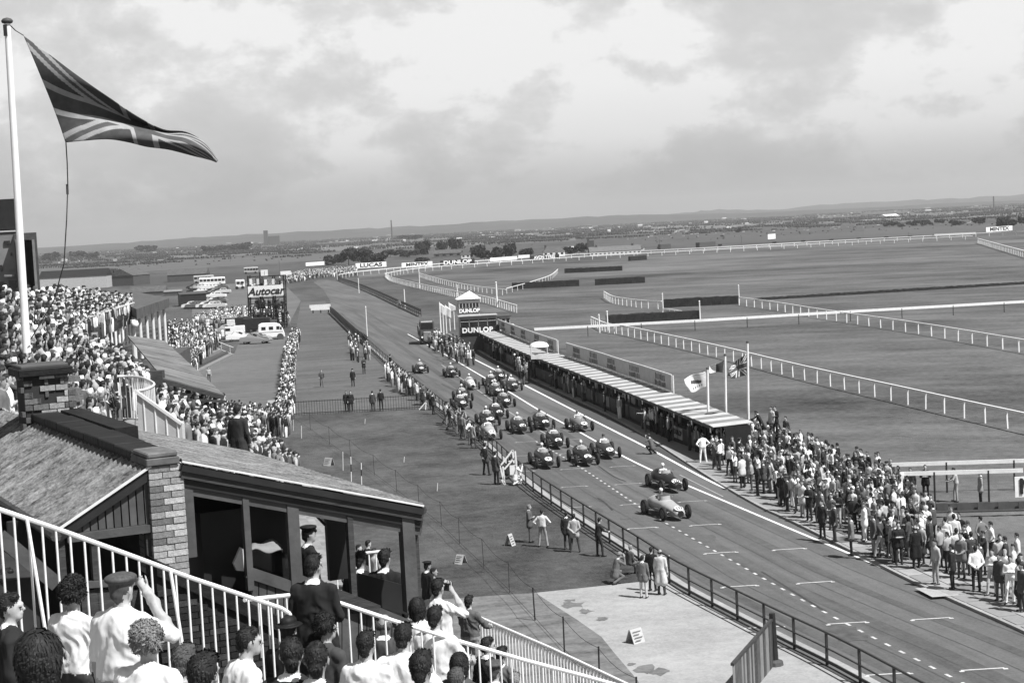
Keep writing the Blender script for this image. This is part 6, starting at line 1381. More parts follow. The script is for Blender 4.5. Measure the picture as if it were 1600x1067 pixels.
pts = scatter(UP1, uplace, .36, 60000)+scatter(UP3, uplace, .40, 12000)
print('terrace people', len(pts)); pts.sort(key=lambda p: p[1]); nearu = [p for p in pts if p[1] < 46]; 
for p in nearu[:20]:
    crowd_person(p, 'on the terrace behind the %s' % ('chimney stack' if p[0] < -9 else 'black parapet'), 'nearest spectators on the main terrace', facing(.97, .25))
used = set(map(id, nearu[:20])); far_pts = [(p[0], p[1], p[2]-.02, facing(.97, .25)+rnd.uniform(-.5, .5)) for p in pts if id(p) not in used]
crowd('terrace_crowd', [q for q in far_pts if q[1] < 56], 'nearer dense crowd of spectators packed on the main terrace', coarse=True)
crowd('terrace_crowd', [q for q in far_pts if q[1] >= 56], 'dense crowd of spectators packed on the grandstand terraces')
# under the awning, paddock terrace, paddock rail, far banks
def gplace(x, y): return G(x, y, 1.5)*[1, 1, 0]
def fplace(x, y):
    d = ray(x, y); best = None
    for k in range(13):
        z = .33*(k+1); p = G(x, y, z+1.5); s = (p-fa)@fn
        if abs(s-.75*(k+.5)) < .75: best = np.array([p[0], p[1], z])
    return best
pt2 = scatter([(262, 500), (300, 502), (335, 512), (345, 522), (318, 545), (296, 570), (275, 560), (262, 530)], fplace, .5, 8000)
crowd('terrace_crowd', [(p[0], p[1], p[2], facing(.9, .3)+rnd.uniform(-.5, .5)) for p in pt2], 'crowd on the paddock terrace above the open steps')
pt3 = scatter([(424, 652), (452, 652), (459, 612), (462, 540), (468, 515), (457, 512), (443, 545), (438, 600)], gplace, .48, 9000)
crowd('paddock_crowd', [(p[0], p[1], 0, facing(.9, .2)+rnd.uniform(-.5, .5)) for p in pt3], 'thick line of spectators along the paddock edge')
pt4 = scatter([(300, 634), (350, 628), (440, 634), (440, 648), (380, 648), (300, 652)], gplace, .55, 3000)
crowd('paddock_crowd', [(p[0], p[1], 0, facing(.3, 1)+rnd.uniform(-.6, .6)) for p in pt4], 'row of spectators along the near side of the paddock yard')
pt5 = scatter([(300, 493), (340, 480), (390, 476), (445, 474), (452, 496), (400, 497), (330, 500)], gplace, .8, 4000)+scatter([(440, 428), (480, 420), (530, 416), (560, 414), (556, 424), (500, 428), (450, 436)], gplace, 1.2, 4000)+scatter([(385, 440), (440, 436), (442, 446), (388, 448)], gplace, 1.0, 600)
crowd('far_crowd', [(p[0], p[1], 0, facing(.5, -1)+rnd.uniform(-.6, .6)) for p in pt5], 'far crowd round the scoreboard and along the bank of the bend')
pt6 = scatter([(540, 512), (556, 520), (580, 540), (570, 548), (548, 545)], gplace, .5, 800, 26)+[p-np.array([.5+rnd.random()*1.2, 0, 0]) for p, t_ in walk(LFS, .5) if 150 < p[1] < 172]
crowd('fence_crowd', [(p[0], p[1], 0, facing(.9, .2)+rnd.uniform(-.5, .5)) for p in pt6], 'knots of spectators along the far trackside fence')
pt7 = scatter([(650, 505), (690, 520), (735, 535), (742, 552), (720, 552), (690, 538), (655, 518)], gplace, .5, 1500, 80)+scatter([(806, 558), (826, 560), (828, 588), (815, 585)], gplace, .45, 400, 16)
crowd('pit_crowd', [(p[0], p[1], .1, facing(-.6, -.6)+rnd.uniform(-.9, .9)) for p in pt7], 'mechanics and officials clustered at the far end of the pits')
pin = []
for i in range(190):
    f = rnd.uniform(.03, .98)**1.1; p, t_ = WALKP[int(f*(len(WALKP)-2))]; n = np.array([t_[1], -t_[0], 0]); n = n if n[0] > 0 else -n; q = p+n*(rnd.uniform(.5, 1.7) if i % 5 else rnd.uniform(-.8, -.3))+t_*rnd.random(); pin.append((q[0], q[1], .1, facing(-.9, -.2)+rnd.uniform(-.6, .6)))
crowd('pit_crowd', pin, 'pit crews standing in the shade behind the pit counter')
# tail of the mass at the pit exit
more = scatter(big, lambda x, y: G(x, y, .095), .42, 14000, 230)+scatter([(1440, 850), (1480, 842), (1600, 903), (1600, 955), (1545, 925), (1500, 905), (1430, 885)], lambda x, y: G(x, y, .095), .8, 900, 26); more = [p for p in more if min(np.hypot(p[0]-s[0], p[1]-s[1]) for s in spots) > .34]
crowd('exit_crowd', [(p[0], p[1], .095, facing(-.9, 0)+rnd.uniform(-1, 1)) for p in more], 'remaining tightly packed spectators at the pit exit', coarse=True, tones=[2.2, 1.6, 1.4, 1.4, 1.8, 2.4, 2.2])
# through the shed windows
for i, (x, y, w_) in enumerate([(535, 836, .1), (543, 852, .3), (560, 857, .6), (575, 854, .02), (584, 866, .3)]):
    p = UHEAD(x, y, 1.55); crowd_person(p, 'seen through the shed window, %s from left' % ['first', 'second', 'third', 'fourth', 'fifth'][i], 'spectators glimpsed through the shed', facing(.9, .3), [w_], ['stand', 'fold', 'woman'])
# ------------------------------------------------------------------ scoreboard gantry
ad = G(420, 514)[1]; AP = lambda x, y, o=0: D(x, y, ad+o)
sb_ = root('scoreboard_gantry', AP(420, 514), 'tall scaffold scoreboard gantry with white advertising board over the crowd', 'gantry')
for x in (389, 408, 428, 445):
    b = AP(x, 514); t_ = AP(x-2, 431 if x != 408 else 425); b[2] = 0; MB().beam(b, t_, .22, .22, up=(0, 1, 0)).build('upright', BLACK, sb_); b2 = b+[0, 2.6, 0]; MB().beam(b2, t_+[0, 2.4, 0], .18, .18, up=(0, 1, 0)).build('upright', BLACK, sb_)
    MB().beam(b2, t_+[0, 0, -3.0], .1, .1, up=(1, 0, 0)).build('brace', IRON, sb_)
for y in (432, 466, 478, 500, 509): MB().beam(AP(387, y+1), AP(447, y-2), .16, .16).build('ledger', BLACK, sb_)
a, b = AP(388, 464.5, -.3), AP(443, 461, -.3); hgt = AP(388, 448)[2]-AP(388, 464.5)[2]
MB().prism([a, b, b+[0, 0, hgt], a+[0, 0, hgt]], (0, .12, 0)).build('board', WHITE, sb_)
text_part('Autocar', hgt*.98, BLACK, sb_, frame((a+b)/2+np.array([0, -.05, hgt*.46]), b-a, (0, 0, 1)), 'lettering', .01, offset=.045, shear=.3, sx=1.05)
MB().box(AP(413, 427), (1.15, .1, 1.1)).build('clock_board', WHITE, sb_); MB().box(AP(413, 427)+[.03, -.06, .05], (.06, .03, .6)).build('clock_hand', MIDG, sb_)
for i, (x, y) in enumerate([(392, 440), (397, 439), (403, 440), (409, 438), (415, 441), (421, 439), (427, 440), (433, 441)]): MB().box(AP(x, y), (.42, .3, .9)).build('score_plate', [WHITE, MIDG, OFFWHITE, DARKG][i % 4], sb_)
cp = [(AP(x, y)[0], ad+rnd.uniform(.3, 2), AP(x, y)[2]-1.2, rnd.uniform(-3, 3)) for x, y in [(rnd.uniform(391, 443), rnd.choice([436, 472, 473, 486, 494, 505])) for _ in range(60)]]
for y in (440, 476, 490, 498, 508):
    a, b = AP(388, y+1), AP(446, y-2); MB().obox(a, b-a, (0, 2.4, 0), (0, 0, .08)).build('deck', DKWOOD, sb_)
crowd('gantry_crowd', cp, 'timekeepers and spectators crowded on the scoreboard gantry')
# ------------------------------------------------------------------ vehicles
CARP = [mat('vehicle_paint_%d' % i, v, .3, spec=.6) for i, v in enumerate((.02, .05, .12, .3, .55, .75))]
def saloon_meshes():
    pr = [(-2.05, .35), (-2.05, .75), (-1.95, .92), (-1.2, 1.0), (-.75, 1.42), (-.3, 1.52), (.45, 1.5), (.95, 1.05), (1.7, .98), (2.0, .85), (2.1, .5), (2.05, .33)]
    def ext(prof, hw, top):
        n = len(prof); mb = MB(); vs = []
        for s in (-1, 1):
            for y, z in prof: vs.append((s*hw*(1-.16*max(0, (z-.95)/.57)), y, z))
        mb.add(vs, [tuple(range(n)), tuple(range(n, 2*n))[::-1]]+[(i, n+i, n+(i+1) % n, (i+1) % n) for i in range(n)]); return mb
    body = ext(pr, .82, 1); win = MB()
    for s in (-1, 1):
        for y0, y1, z1 in ((-.85, -.25, 1.4), (-.18, .42, 1.4)): win.obox((s*(.74 if s > 0 else .76), y0, 1.02), (.0+.03*s, 0, 0), (0, y1-y0, 0), (-.05*s, 0, z1-1.02))
    fw_ = MB().add([(-.62, .97, 1.06), (.62, .97, 1.06), (.56, .55, 1.44), (-.56, .55, 1.44)], [(0, 1, 2, 3)]); rw = MB().add([(-.6, -1.2, 1.03), (.6, -1.2, 1.03), (.56, -.82, 1.38), (-.56, -.82, 1.38)], [(3, 2, 1, 0)])
    wh = MB().lathe((0, 0, 0), [(.01, -.09), (.2, -.09), (.31, -.08), (.32, 0), (.31, .08), (.2, .09), (.01, .09)], 14, (1, 0, 0))
    hub = MB().lathe((0, 0, 0), [(.01, -.1), (.12, -.1), (.14, -.09)], 10, (1, 0, 0)); lamp = MB().lathe((0, 0, 0), [(.01, .05), (.08, .03), (.09, 0)], 10, (0, 1, 0)); bump = MB().box((0, 2.16, .45), (1.6, .08, .12)).box((0, -2.12, .45), (1.6, .08, .12))
    for nm, m_ in (('s_body', body), ('s_win', win), ('s_fw', fw_), ('s_rw', rw), ('s_wheel', wh), ('s_hub', hub), ('s_lamp', lamp), ('s_bump', MB().box((0, 2.16, .45), (1.6, .08, .12)))): cm(nm, m_)
saloon_meshes()
def saloon(p, yaw, paint, label, group=None, detail=True, scale=1.0, cat='car'):
    r = bpy.data.objects.new('parked_car', None); col.objects.link(r); r.location = (p[0], p[1], .012); r.rotation_euler = (0, 0, yaw); r.scale = (scale,)*3; ORG[r.name] = np.array(p, float); tag(r, label, cat, group)
    sub('body', 's_body', paint, r); sub('side_window', 's_win', GLASSD, r); sub('windscreen', 's_fw', GLASSD, r); sub('rear_window', 's_rw', GLASSD, r)
    for s in (-1, 1):
        for y in (1.3, -1.25):
            w_ = sub('wheel', 's_wheel', TYRE, r, (s*.72, y, .32))
            if detail: sub('hubcap', 's_hub', CHROME, w_, (0, 0, 0), (0, 0, 0 if s < 0 else math.pi))
        if detail: sub('headlight', 's_lamp', CHROME, r, (s*.6, 2.03, .72))
    sub('bumper', 's_bump', CHROME, r)
saloon(G(400, 537), R(-98), CARP[3], 'pale saloon car with two-tone sides parked at the edge of the paddock yard', scale=1.05)
saloon(G(375, 533), R(-80), CARP[5], 'white car beside the saloon by the paddock terrace steps', scale=1.0)
saloon(G(415, 528), R(-70), CARP[0], 'black car half hidden in front of the white caravan', scale=1.0)
saloon(G(358, 522), R(-110), CARP[4], 'light car with open top at the rear of the paddock vehicles', scale=1.05)
# caravan / coachbuilt van
cv0 = G(425, 531); r = root('caravan', cv0, 'white coachbuilt van with three dark windows beside the crowd', 'van')
pr = [(-1.9, .35), (-1.95, 1.5), (-1.85, 2.25), (-1.4, 2.45), (.6, 2.42), (1.25, 2.2), (1.65, 1.6), (1.9, .9), (1.95, .35)]; ux = np.array([.98, .15, 0]); uy = np.array([-.15, .98, 0])
MB().prism([cv0+ux*y+[0, 0, z] for y, z in pr], uy*1.9).build('body', WHITE, r, bevel=.06)
for y, w_ in ((-1.45, .62), (-.35, .62), (.75, .45)): MB().obox(cv0+ux*y-uy*.03+[0, 0, 1.5], ux*w_, uy*.04, (0, 0, .45)).build('window', GLASSD, r)
MB().obox(cv0+ux*1.28-uy*.03+[0, 0, 1.45], ux*.25, uy*.04, (0, 0, .4)).build('window', GLASSD, r)
for y in (-1.1, 1.25):
    MB().tube(cv0+ux*y-uy*.05+[0, 0, .38], cv0+ux*y+uy*.18+[0, 0, .38], .38, 14).build('wheel', BLACK, r); MB().tube(cv0+ux*y-uy*.08+[0, 0, .4], cv0+ux*y-uy*.02+[0, 0, .4], .5, 14).build('wheel_arch', DARKG, r)
MB().obox(cv0+ux*-1.9-uy*.04+[0, 0, 1.15], ux*3.6, uy*.03, (0, 0, .06)).build('trim_strip', PALEG, r)
# white ice-cream style trailer
wt = G(365, 530); r = root('ambulance', wt, 'white boxy ambulance van behind the saloon car', 'ambulance')
MB().obox(wt+[-1.3, .3, .4], (2.9, .3, 0), (-.2, 2, 0), (0, 0, 1.5)).build('body', WHITE, r, bevel=.08); MB().obox(wt+[-1.9, .4, .4], (.8, .1, 0), (-.15, 1.6, 0), (0, 0, 1.0)).build('bonnet', WHITE, r, bevel=.08)
MB().obox(wt+[-1.2, .29, 1.25], (.7, .07, 0), (0, .03, 0), (0, 0, .4)).build('window', GLASSD, r); MB().obox(wt+[-1.0, .6, 2.05], (1.2, .12, 0), (-.1, .9, 0), (0, 0, .9)).build('roof_box', OFFWHITE, r, bevel=.05); MB().obox(wt+[-1.6, .5, 3.2], (2.2, .2, 0), (-.2, 1.2, 0), (0, 0, .06)).build('roof_board', PALEG, r)
for y in (-1.0, 1.0): MB().tube(wt+[y, .25+.1*y, .36], wt+[y, .45+.1*y, .36], .36, 12).build('wheel', BLACK, r)
# dark lorries behind
for i, (x, y, lb) in enumerate([(400, 521, 'dark lorry behind the white van in the paddock'), (372, 520, 'dark boxy trailer behind the ambulance van')]):
    p = G(x, y); r = root('lorry', p, lb, 'lorry'); MB().obox(p+[-2, 0, .7], (4.2, .5, 0), (-.2, 2, 0), (0, 0, 1.7)).build('body', BLACK, r, bevel=.05); MB().obox(p+[2.2, .6, .7], (1.1, .1, 0), (-.2, 1.6, 0), (0, 0, 1.2)).build('cab', DARKG, r, bevel=.08)
    for k in (-1.3, 1.2, 2.6): MB().tube(p+[k, 0, .4], p+[k, .2, .4], .4, 10).build('wheel', BLACK, r)
# car park rows in the distance
n_ = 0
ORDN = 'first second third fourth fifth sixth seventh eighth ninth tenth eleventh twelfth thirteenth fourteenth fifteenth sixteenth'.split()
words_row = ['first', 'second', 'third', 'fourth', 'fifth', 'sixth']
for j, y in enumerate((452, 459, 466, 474, 482)):
    for i in range(9):
        x = 303+i*5.6+(j % 2)*2+(y-450)*-.1
        if x > 352-j*3: continue
        tn = rnd.choice([5, 5, 4, 3, 2, 0]); saloon(G(x, y), rnd.choice([R(-95), R(85)])+rnd.uniform(-.1, .1), CARP[tn], '%s car, %s from the left in the %s row of the distant car park' % (['black', 'black', 'grey', 'pale', 'white', 'white'][tn], ORDN[i], words_row[j]), 'cars in the distant car park', False, 1.05)
def bus(x, y, L, label, m=PALEG):
    p = G(x, y); r = root('motor_coach', p, label, 'coach', 'coaches in the distant car park'); MB().obox(p+[-L/2, 0, .5], (L, .3, 0), (-.2, 2.3, 0), (0, 0, 2.3)).build('body', m, r, bevel=.2)
    for k in range(int(L/1.2)): MB().obox(p+[-L/2+.4+k*1.2, -.03+.036*k, 1.6], (.95, .03, 0), (0, .04, 0), (0, 0, .7)).build('window', GLASSD, r)
    for k in (-.35, .32): MB().tube(p+[L*k, -.05+.03*L*k*.3, .48], p+[L*k, .2, .48], .48, 12).build('wheel', BLACK, r)
bus(331, 447, 8.5, 'long white-roofed motor coach at the back of the car park', WHITE); bus(318, 443, 7, 'pale motor coach at the far left of the car park'); bus(392, 428, 6, 'small pale coach beyond the scoreboard'); bus(375, 452, 2.6, 'small white van alone between car park and scoreboard', WHITE)
MB().beam(G(438, 427, 2.2), G(454, 426, 2.2), .3, 1.3).build('striped_marquee', OFFWHITE); tag(bpy.data.objects['striped_marquee'], 'long pale tent top beyond the scoreboard', 'tent')
# ------------------------------------------------------------------ hoardings
def hoarding(x0, y0, x1, y1, hpx, txt, dark, label, sx=1.0, fill=.8):
    a, b = G(x0, y0), G(x1, y1); b = a+(b-a); s = a[1]/F; h = hpx*s; r = root('hoarding', a, label, 'hoarding', 'advertising hoardings round the far bend')
    lo = .6; MB().prism([a+[0, 0, lo], b+[0, 0, lo], b+[0, 0, lo+h], a+[0, 0, lo+h]], (0, .15, 0)).build('board', BLACK if dark else WHITE, r)
    for f in (.1, .5, .9): MB().box(a+(b-a)*f+[0, .3, (lo+h)/2], (.2, .2, lo+h)).build('post', DKWOOD, r)
    if txt: text_part(txt, h*fill*1.25, WHITE if dark else BLACK, r, frame((a+b)/2+np.array([0, -.05, lo+h/2]), b-a, (0, 0, 1)), 'lettering', .02, offset=h*.03, sx=sx*np.linalg.norm(b-a)/(h*fill*1.25*.68*len(txt))*.82)
hoarding(556, 422, 604, 419, 8, 'LUCAS', False, 'white hoarding with LUCAS lettering, first on the far bend'); hoarding(628, 421, 676, 418, 7.5, 'MINTEX', False, 'white hoarding with MINTEX lettering on the far bend'); hoarding(688, 418, 742, 414, 8, 'DUNLOP', True, 'black hoarding with DUNLOP lettering on the far bend')
hoarding(766, 411, 808, 408, 5.5, '', False, 'long white hoarding with faint lettering right of the black one', fill=.4); hoarding(828, 409, 874, 405.5, 6.5, 'AVON TYRES', True, 'black hoarding with AVON TYRES lettering'); hoarding(1541, 365, 1582, 362, 7.5, 'MINTEX', False, 'white hoarding with MINTEX lettering at the right edge')
hoarding(478, 418, 507, 416, 5.5, '', False, 'small pale hoarding on the bank left of the trees', fill=.5); hoarding(1200, 376, 1212, 375, 8, '', False, 'small white booth by the far rail'); hoarding(486, 490, 516, 488.5, 5, '', False, 'low pale board at the top of the enclosure turf')
hoarding(1460, 371, 1525, 368, 3, '', False, 'long low white board on the far rail'); hoarding(810, 405, 828, 404, 4, '', False, 'short pale board between lettered hoardings')
# ------------------------------------------------------------------ buildings
def house(name, x, y, wpx, hpx, label, yaw=0, depth=8, wall=PALEG, roof=DARKG, rise=.5, win=4, chim=1, group=None, hip=False):
    p = G(x, y); s = p[1]/F; w_, h = wpx*s, hpx*s; r = root(name, p, label, 'house', group); ca, sa = math.cos(yaw), math.sin(yaw); u = np.array([ca, sa, 0]); v = np.array([-sa, ca, 0]); dp = min(depth, w_*.9)
    hw = h*(1-rise); MB().obox(p-u*w_/2, u*w_, v*dp, (0, 0, hw)).build('wall', wall, r)
    a = p-u*w_/2-u*.2-v*.2+np.array([0, 0, hw]); L = w_+.4; d_ = dp+.4; k = L*.2 if hip else 0
    m_ = MB(); m_.add([a, a+u*L, a+u*L+v*d_, a+v*d_, a+u*k+v*d_/2+np.array([0, 0, h*rise]), a+u*(L-k)+v*d_/2+np.array([0, 0, h*rise])], [(0, 1, 5, 4), (2, 3, 4, 5), (1, 2, 5), (3, 0, 4), (3, 2, 1, 0)]); ro = m_.build('roof', roof, r)
    for c in range(chim):
        cpos = a+u*L*(.15+.7*c/max(1, chim-1))+v*d_/2+np.array([0, 0, h*rise*.6]); MB().box(cpos+[0, 0, h*.18], (.9, .9, h*.5)).build('chimney', DARKG, ro)
    for i in range(win): MB().obox(p-u*w_/2+u*(w_*(i+.25)/win)-v*.04+np.array([0, 0, hw*.4]), u*(w_/win*.45), v*.06, (0, 0, hw*.4)).build('window', GLASSD if wall is not DARKG else MIDG, r)
    return r
BRK = mat('house_brick', .11, .9, .3, 1); TILE = mat('house_tile', .085, .9, .3, 1)
house('terrace_house', 962, 398.5, 80, 14, 'long tiled-roof house row with gable beside the far rail', .03, 9, OFFWHITE, mat('row_roof', .13, .9, .2, 1), .55, 12, 2); house('gable_house', 924, 400, 9, 24, 'tall narrow gable house with chimney at the end of the row', .03, 9, DARKG, BLACK, .5, 1, 1)
house('pale_house', 866, 401, 34, 15, 'white hipped-roof house behind the black tyre hoarding', .03, 9, WHITE, TILE, .5, 4, 1, hip=True); house('pale_house', 992, 392, 9, 8, 'small pale house right of the long house row', .03, 6, PALEG, DARKG, .3, 2, 1); house('pale_house', 1003, 391, 8, 8, 'small white gabled house beside the smaller pale one', .03, 6, OFFWHITE, TILE, .5, 1, 0)
house('brick_house', 700, 402, 44, 12, 'long low brick house above the black hoarding', .03, 9, BRK, TILE, .5, 4, 2); house('pale_house', 728, 404, 14, 10, 'white-walled house right of the brick house above the hoarding', .03, 8, OFFWHITE, DARKG, .4, 2, 1); house('pale_house', 893, 396, 7, 11, 'small white house between trees right of the hipped-roof house', .03, 6, OFFWHITE, PALEG, .4, 1, 0)
house('barn', 222, 445, 50, 27, 'big dark gabled barn behind the covered stand', R(72), 16, DARKG, DKSLATE, .42, 0, 0); house('barn', 292, 440, 60, 20, 'long low dark barn right of the gabled one', .05, 12, DARKG, DKSLATE, .45, 0, 0); house('barn', 230, 462, 54, 14, 'dark curved-roof hut behind the covered stand', .1, 10, DARKG, DKSLATE, .6, 0, 0)
house('long_shed', 115, 452, 104, 30, 'long grey shed with dark roof beyond the terrace crowd', .05, 10, PALEG, BLACK, .35, 0, 0); 
st_ = root('slatted_block', G(173, 446), 'dark block of vertical pillars beside the long shed', 'block'); sx_ = G(173, 446); s_ = sx_[1]/F
for k in range(5): MB().box(sx_+[(-11+k*5.2)*s_, 0, 12*s_], (3.6*s_, 3, 28*s_)).build('pillar', DARKG, st_)
house('low_building', 270, 462, 26, 9, 'low dark-walled hut with pale roof edge by the car park', .1, 9, DARKG, MIDG, .3, 0, 0); house('low_building', 303, 478, 40, 22, 'dark windowless store beside the car park', .3, 14, BLACK, DARKG, .15, 0, 0)
# tall stand blocks at the left edge
bd = 150.; BP = lambda x, y: D(x, y, bd); tbk = root('stand_office_block', BP(20, 470)*[1, 1, 0]+[0, 0, 6], 'big flat-topped office block at the left edge beyond the crowd', 'building')
def blk(x0, x1, y0, y1, dp, m, nm, dd=0): a, b = BP(x0, y1), BP(x1, y0); MB().obox((a[0], bd+dd, a[2]), (b[0]-a[0], 0, 0), (-.29*dp, dp, 0), (0, 0, b[2]-a[2])).build(nm, m, tbk)
blk(-60, 34, 364, 480, 14, mat('office_render', .2, .9, .2, .4), 'wall'); blk(-60, 34, 362, 366, 14.2, MIDG, 'parapet', -.1); blk(-60, 13, 310, 362, 8, BLACK, 'tank_tower', 2); blk(37, 64, 363, 480, 12, DARKG, 'wing', -1.5); blk(20, 26, 358, 363, 1, BLACK, 'vent', 1)
for k in range(6): blk(41+k*4, 43+k*4, 374, 478, .4, MIDG, 'pilaster', -1.9)
for x0, x1, y0, y1 in ((7, 16, 376, 383), (17, 19, 395, 400), (0, 4, 414, 424), (0, 6, 440, 470), (16, 32, 438, 470)): blk(x0, x1, y0, y1, .1, GLASSD, 'window', -.12)
blk(14, 30, 428, 432, 1.4, MIDG, 'balcony', -1.4); blk(13, 33, 421, 422, .2, MIDG, 'string_course', -.2)
# factory chimney and church on the skyline
for x, y, h_, lb in ((612, 361, 17, 'thin factory chimney on the skyline left of centre'), (1553, 327, 20, 'distant tall chimney near the right edge')):
    p = D(x, y, 2600); s = 2600/F; p[2] = 0; tag(MB().tube(p, p+[0, 0, D(x, y-h_, 2600)[2]], 1.3*s, 10, .9*s).build('factory_chimney', DARKG), lb, 'chimney')
p = D(415, 364, 3000); p[2] = 0; ct = root('church_tower', p, 'tiny church tower on the left skyline', 'tower'); MB().box(p+[0, 0, 12], (7, 7, 30)).build('tower', DARKG, ct); MB().box(p+[14, 3, 9], (20, 8, 15)).build('nave', DARKG, ct)
# ------------------------------------------------------------------ trees
LEAF = [mat('foliage_%d' % i, v, .95, .5, .5) for i, v in enumerate((.022, .034, .05))]; BARK = mat('bark', .05, .95, .3, 3)
def crown_mesh(seed, n=750):
    rr = random.Random(seed); mb = MB(); lobes = [(rr.uniform(-.55, .55), rr.uniform(-.55, .55), rr.uniform(.2, .8), rr.uniform(.26, .44)) for _ in range(11)]
    for _ in range(n):
        lx, ly, lz, lr = rr.choice(lobes); d = np.array([rr.gauss(0, 1) for _ in range(3)]); d /= np.linalg.norm(d); c = np.array([lx, ly, lz])+d*lr*rr.uniform(.6, 1.05)*[1, 1, .75]
        s = rr.uniform(.05, .12); a = np.array([rr.gauss(0, 1) for _ in range(3)]); b = np.array([rr.gauss(0, 1) for _ in range(3)]); a = a/np.linalg.norm(a)*s; b = b/np.linalg.norm(b)*s
        mb.add([c-a-b, c+a-b, c+a+b, c-a+b], [(0, 1, 2, 3)], rr.choice([0, 0, 1, 1, 2]))
    return mb
CROWNS = []
for s in range(5):
    m_ = crown_mesh(s).mesh('crown'); [m_.materials.append(l) for l in LEAF]; CROWNS.append(m_)
TRUNK = MB().tube((0, 0, 0), (0, 0, .45), .06, 7, .04).tube((0, 0, .4), (.2, .1, .7), .035, 6, .015).tube((0, 0, .4), (-.2, -.05, .72), .035, 6, .015).mesh('trunk'); TRUNK.materials.append(BARK)
def tree(x, y, wpx, hpx, label, group='trees round the far bend'):
    p = G(x, y); s = p[1]/F; r = root('tree', p, label, 'tree', group); w_ = wpx*s/1.75; h = hpx*s/1.05
    shared('crown', rnd.choice(CROWNS), r, p, (0, 0, rnd.uniform(0, 6)), (w_, w_, h)); shared('trunk', TRUNK, r, p, None, (h*.5, h*.5, h)); return r
TL = [(545, 414, 46, 26, 'broad dark tree rising behind the first lettered hoarding'), (521, 414, 30, 15, 'low dark tree at the left end of the far bend'), (588, 413, 34, 19, 'rounded dark tree above the right end of the first hoarding'), (568, 413, 32, 22, 'dark tree in the middle of the clump by the first hoarding'), (610, 402, 34, 12, 'low tree in the hedge line left of the brick house'), (640, 402, 36, 12, 'low tree in the hedge line above the white MINTEX board'),
      (662, 398, 28, 22, 'tall tree above the brick house roof'), (690, 396, 20, 20, 'narrow tree between two taller ones above the brick house'), (712, 394, 26, 22, 'rounded tree above the white-walled house'), (757, 407, 26, 17, 'dark tree left above the long white hoarding'), (777, 406, 28, 22, 'dark tree centred above the long white hoarding'), (797, 405, 26, 25, 'tallest dark tree above the long white hoarding'), (822, 403, 28, 15, 'low dark tree beside the tyre hoarding'),
      (886, 398, 18, 14, 'small tree right of the hipped-roof house'), (905, 398, 26, 18, 'dark round tree left of the gable house'), (660, 411, 30, 10, 'dark bush above the MINTEX board'), (745, 402, 26, 20, 'dark tree between white-walled house and long hoarding'), (1572, 357, 30, 20, 'big round dark tree above the right-hand hoarding'), (1390, 355, 22, 9, 'small spreading tree at the left of the right-hand field row'), (1408, 356, 10, 6, 'tiny bush in the right-hand field row'), (1425, 353, 20, 8, 'low tree third in the right-hand field row'),
      (1446, 352, 22, 9, 'low spreading tree fourth in the right-hand field row'), (1468, 350, 16, 8, 'rounded tree fifth in the right-hand field row'), (1495, 352, 26, 8, 'low bushes sixth in the right-hand field row'), (1530, 352, 24, 12, 'tree left of the big round one at right'), (1596, 352, 14, 14, 'tree cut by the right edge'), (230, 396, 40, 13, 'large hazy tree beyond the barn'), (330, 394, 34, 10, 'hazy tree above the long low barn'), (375, 392, 40, 13, 'round hazy tree left of centre in the fields'), (345, 392, 24, 9, 'low hazy bush in the fields behind the scoreboard'), (145, 404, 20, 10, 'hazy tree above the long shed'), (125, 404, 26, 12, 'hazy bush left above the long shed'), (80, 408, 30, 14, 'hazy tree beside the left office block'), (640, 376, 40, 9, 'hazy wood-edge tree below the factory chimney'), (1155, 363, 12, 6, 'small tree on the far field edge')]
for a in TL: tree(*a)
# far woods and hedgerows: one mass nobody could count
fwm = MB(); ico = []
for k in range(6):
    for j in range(3): ico.append((math.cos(k*1.047+j*.5), math.sin(k*1.047+j*.5)))
def blob(c, rx, rz, mi):
    vs = []; n = 6
    for zf, rf in ((0, .8), (.45, 1.0), (.85, .62)):
        for i in range(n): t = 6.283*i/n; q = rnd.uniform(.75, 1.2); vs.append((c[0]+rx*rf*q*math.cos(t), c[1]+rx*.7*rf*q*math.sin(t), c[2]+rz*zf*rnd.uniform(.85, 1.15)))
    vs.append((c[0], c[1], c[2]+rz*rnd.uniform(.95, 1.15))); fs = [(j*n+i, j*n+(i+1) % n, (j+1)*n+(i+1) % n, (j+1)*n+i) for j in range(2) for i in range(n)]+[(2*n+i, 2*n+(i+1) % n, 3*n) for i in range(n)]
    fwm.add(vs, fs, mi)
for _ in range(820):
    x0 = rnd.uniform(-120, 1720); hy = 392-.05125*x0; y0 = hy+rnd.choice([7, 8, 9, 11, 13, 15, 18, 21, 24, 28, 32])+rnd.uniform(-1, 1)
    if y0 > hy+29 and 480 < x0 < 1600: continue
    L = rnd.uniform(10, 80); k = int(L/rnd.uniform(1.6, 4))
    for i in range(k):
        x = x0+L*i/k+rnd.uniform(-1, 1); p = G(x, y0-.0513*(x-x0)+rnd.uniform(-.4, .4)); s = p[1]/F; blob(p, s*rnd.uniform(1.0, 2.4), s*rnd.uniform(.7, 1.1)*min(3.2, .9+.11*(y0-hy)), rnd.choice([0, 0, 1, 2]))
for x0, x1, off0, off1, dens in ((60, 520, 14, 40, 160), (620, 900, 12, 34, 120), (1000, 1600, 10, 40, 300)):
    for _ in range(dens):
        x = rnd.uniform(x0, x1); y = 392-.05125*x+rnd.uniform(off0, off1); p = G(x, y); s = p[1]/F; r_ = rnd.uniform(.7, 2.0); blob(p, s*r_, s*r_*rnd.uniform(.8, 1.5), rnd.choice([0, 0, 1, 2]))
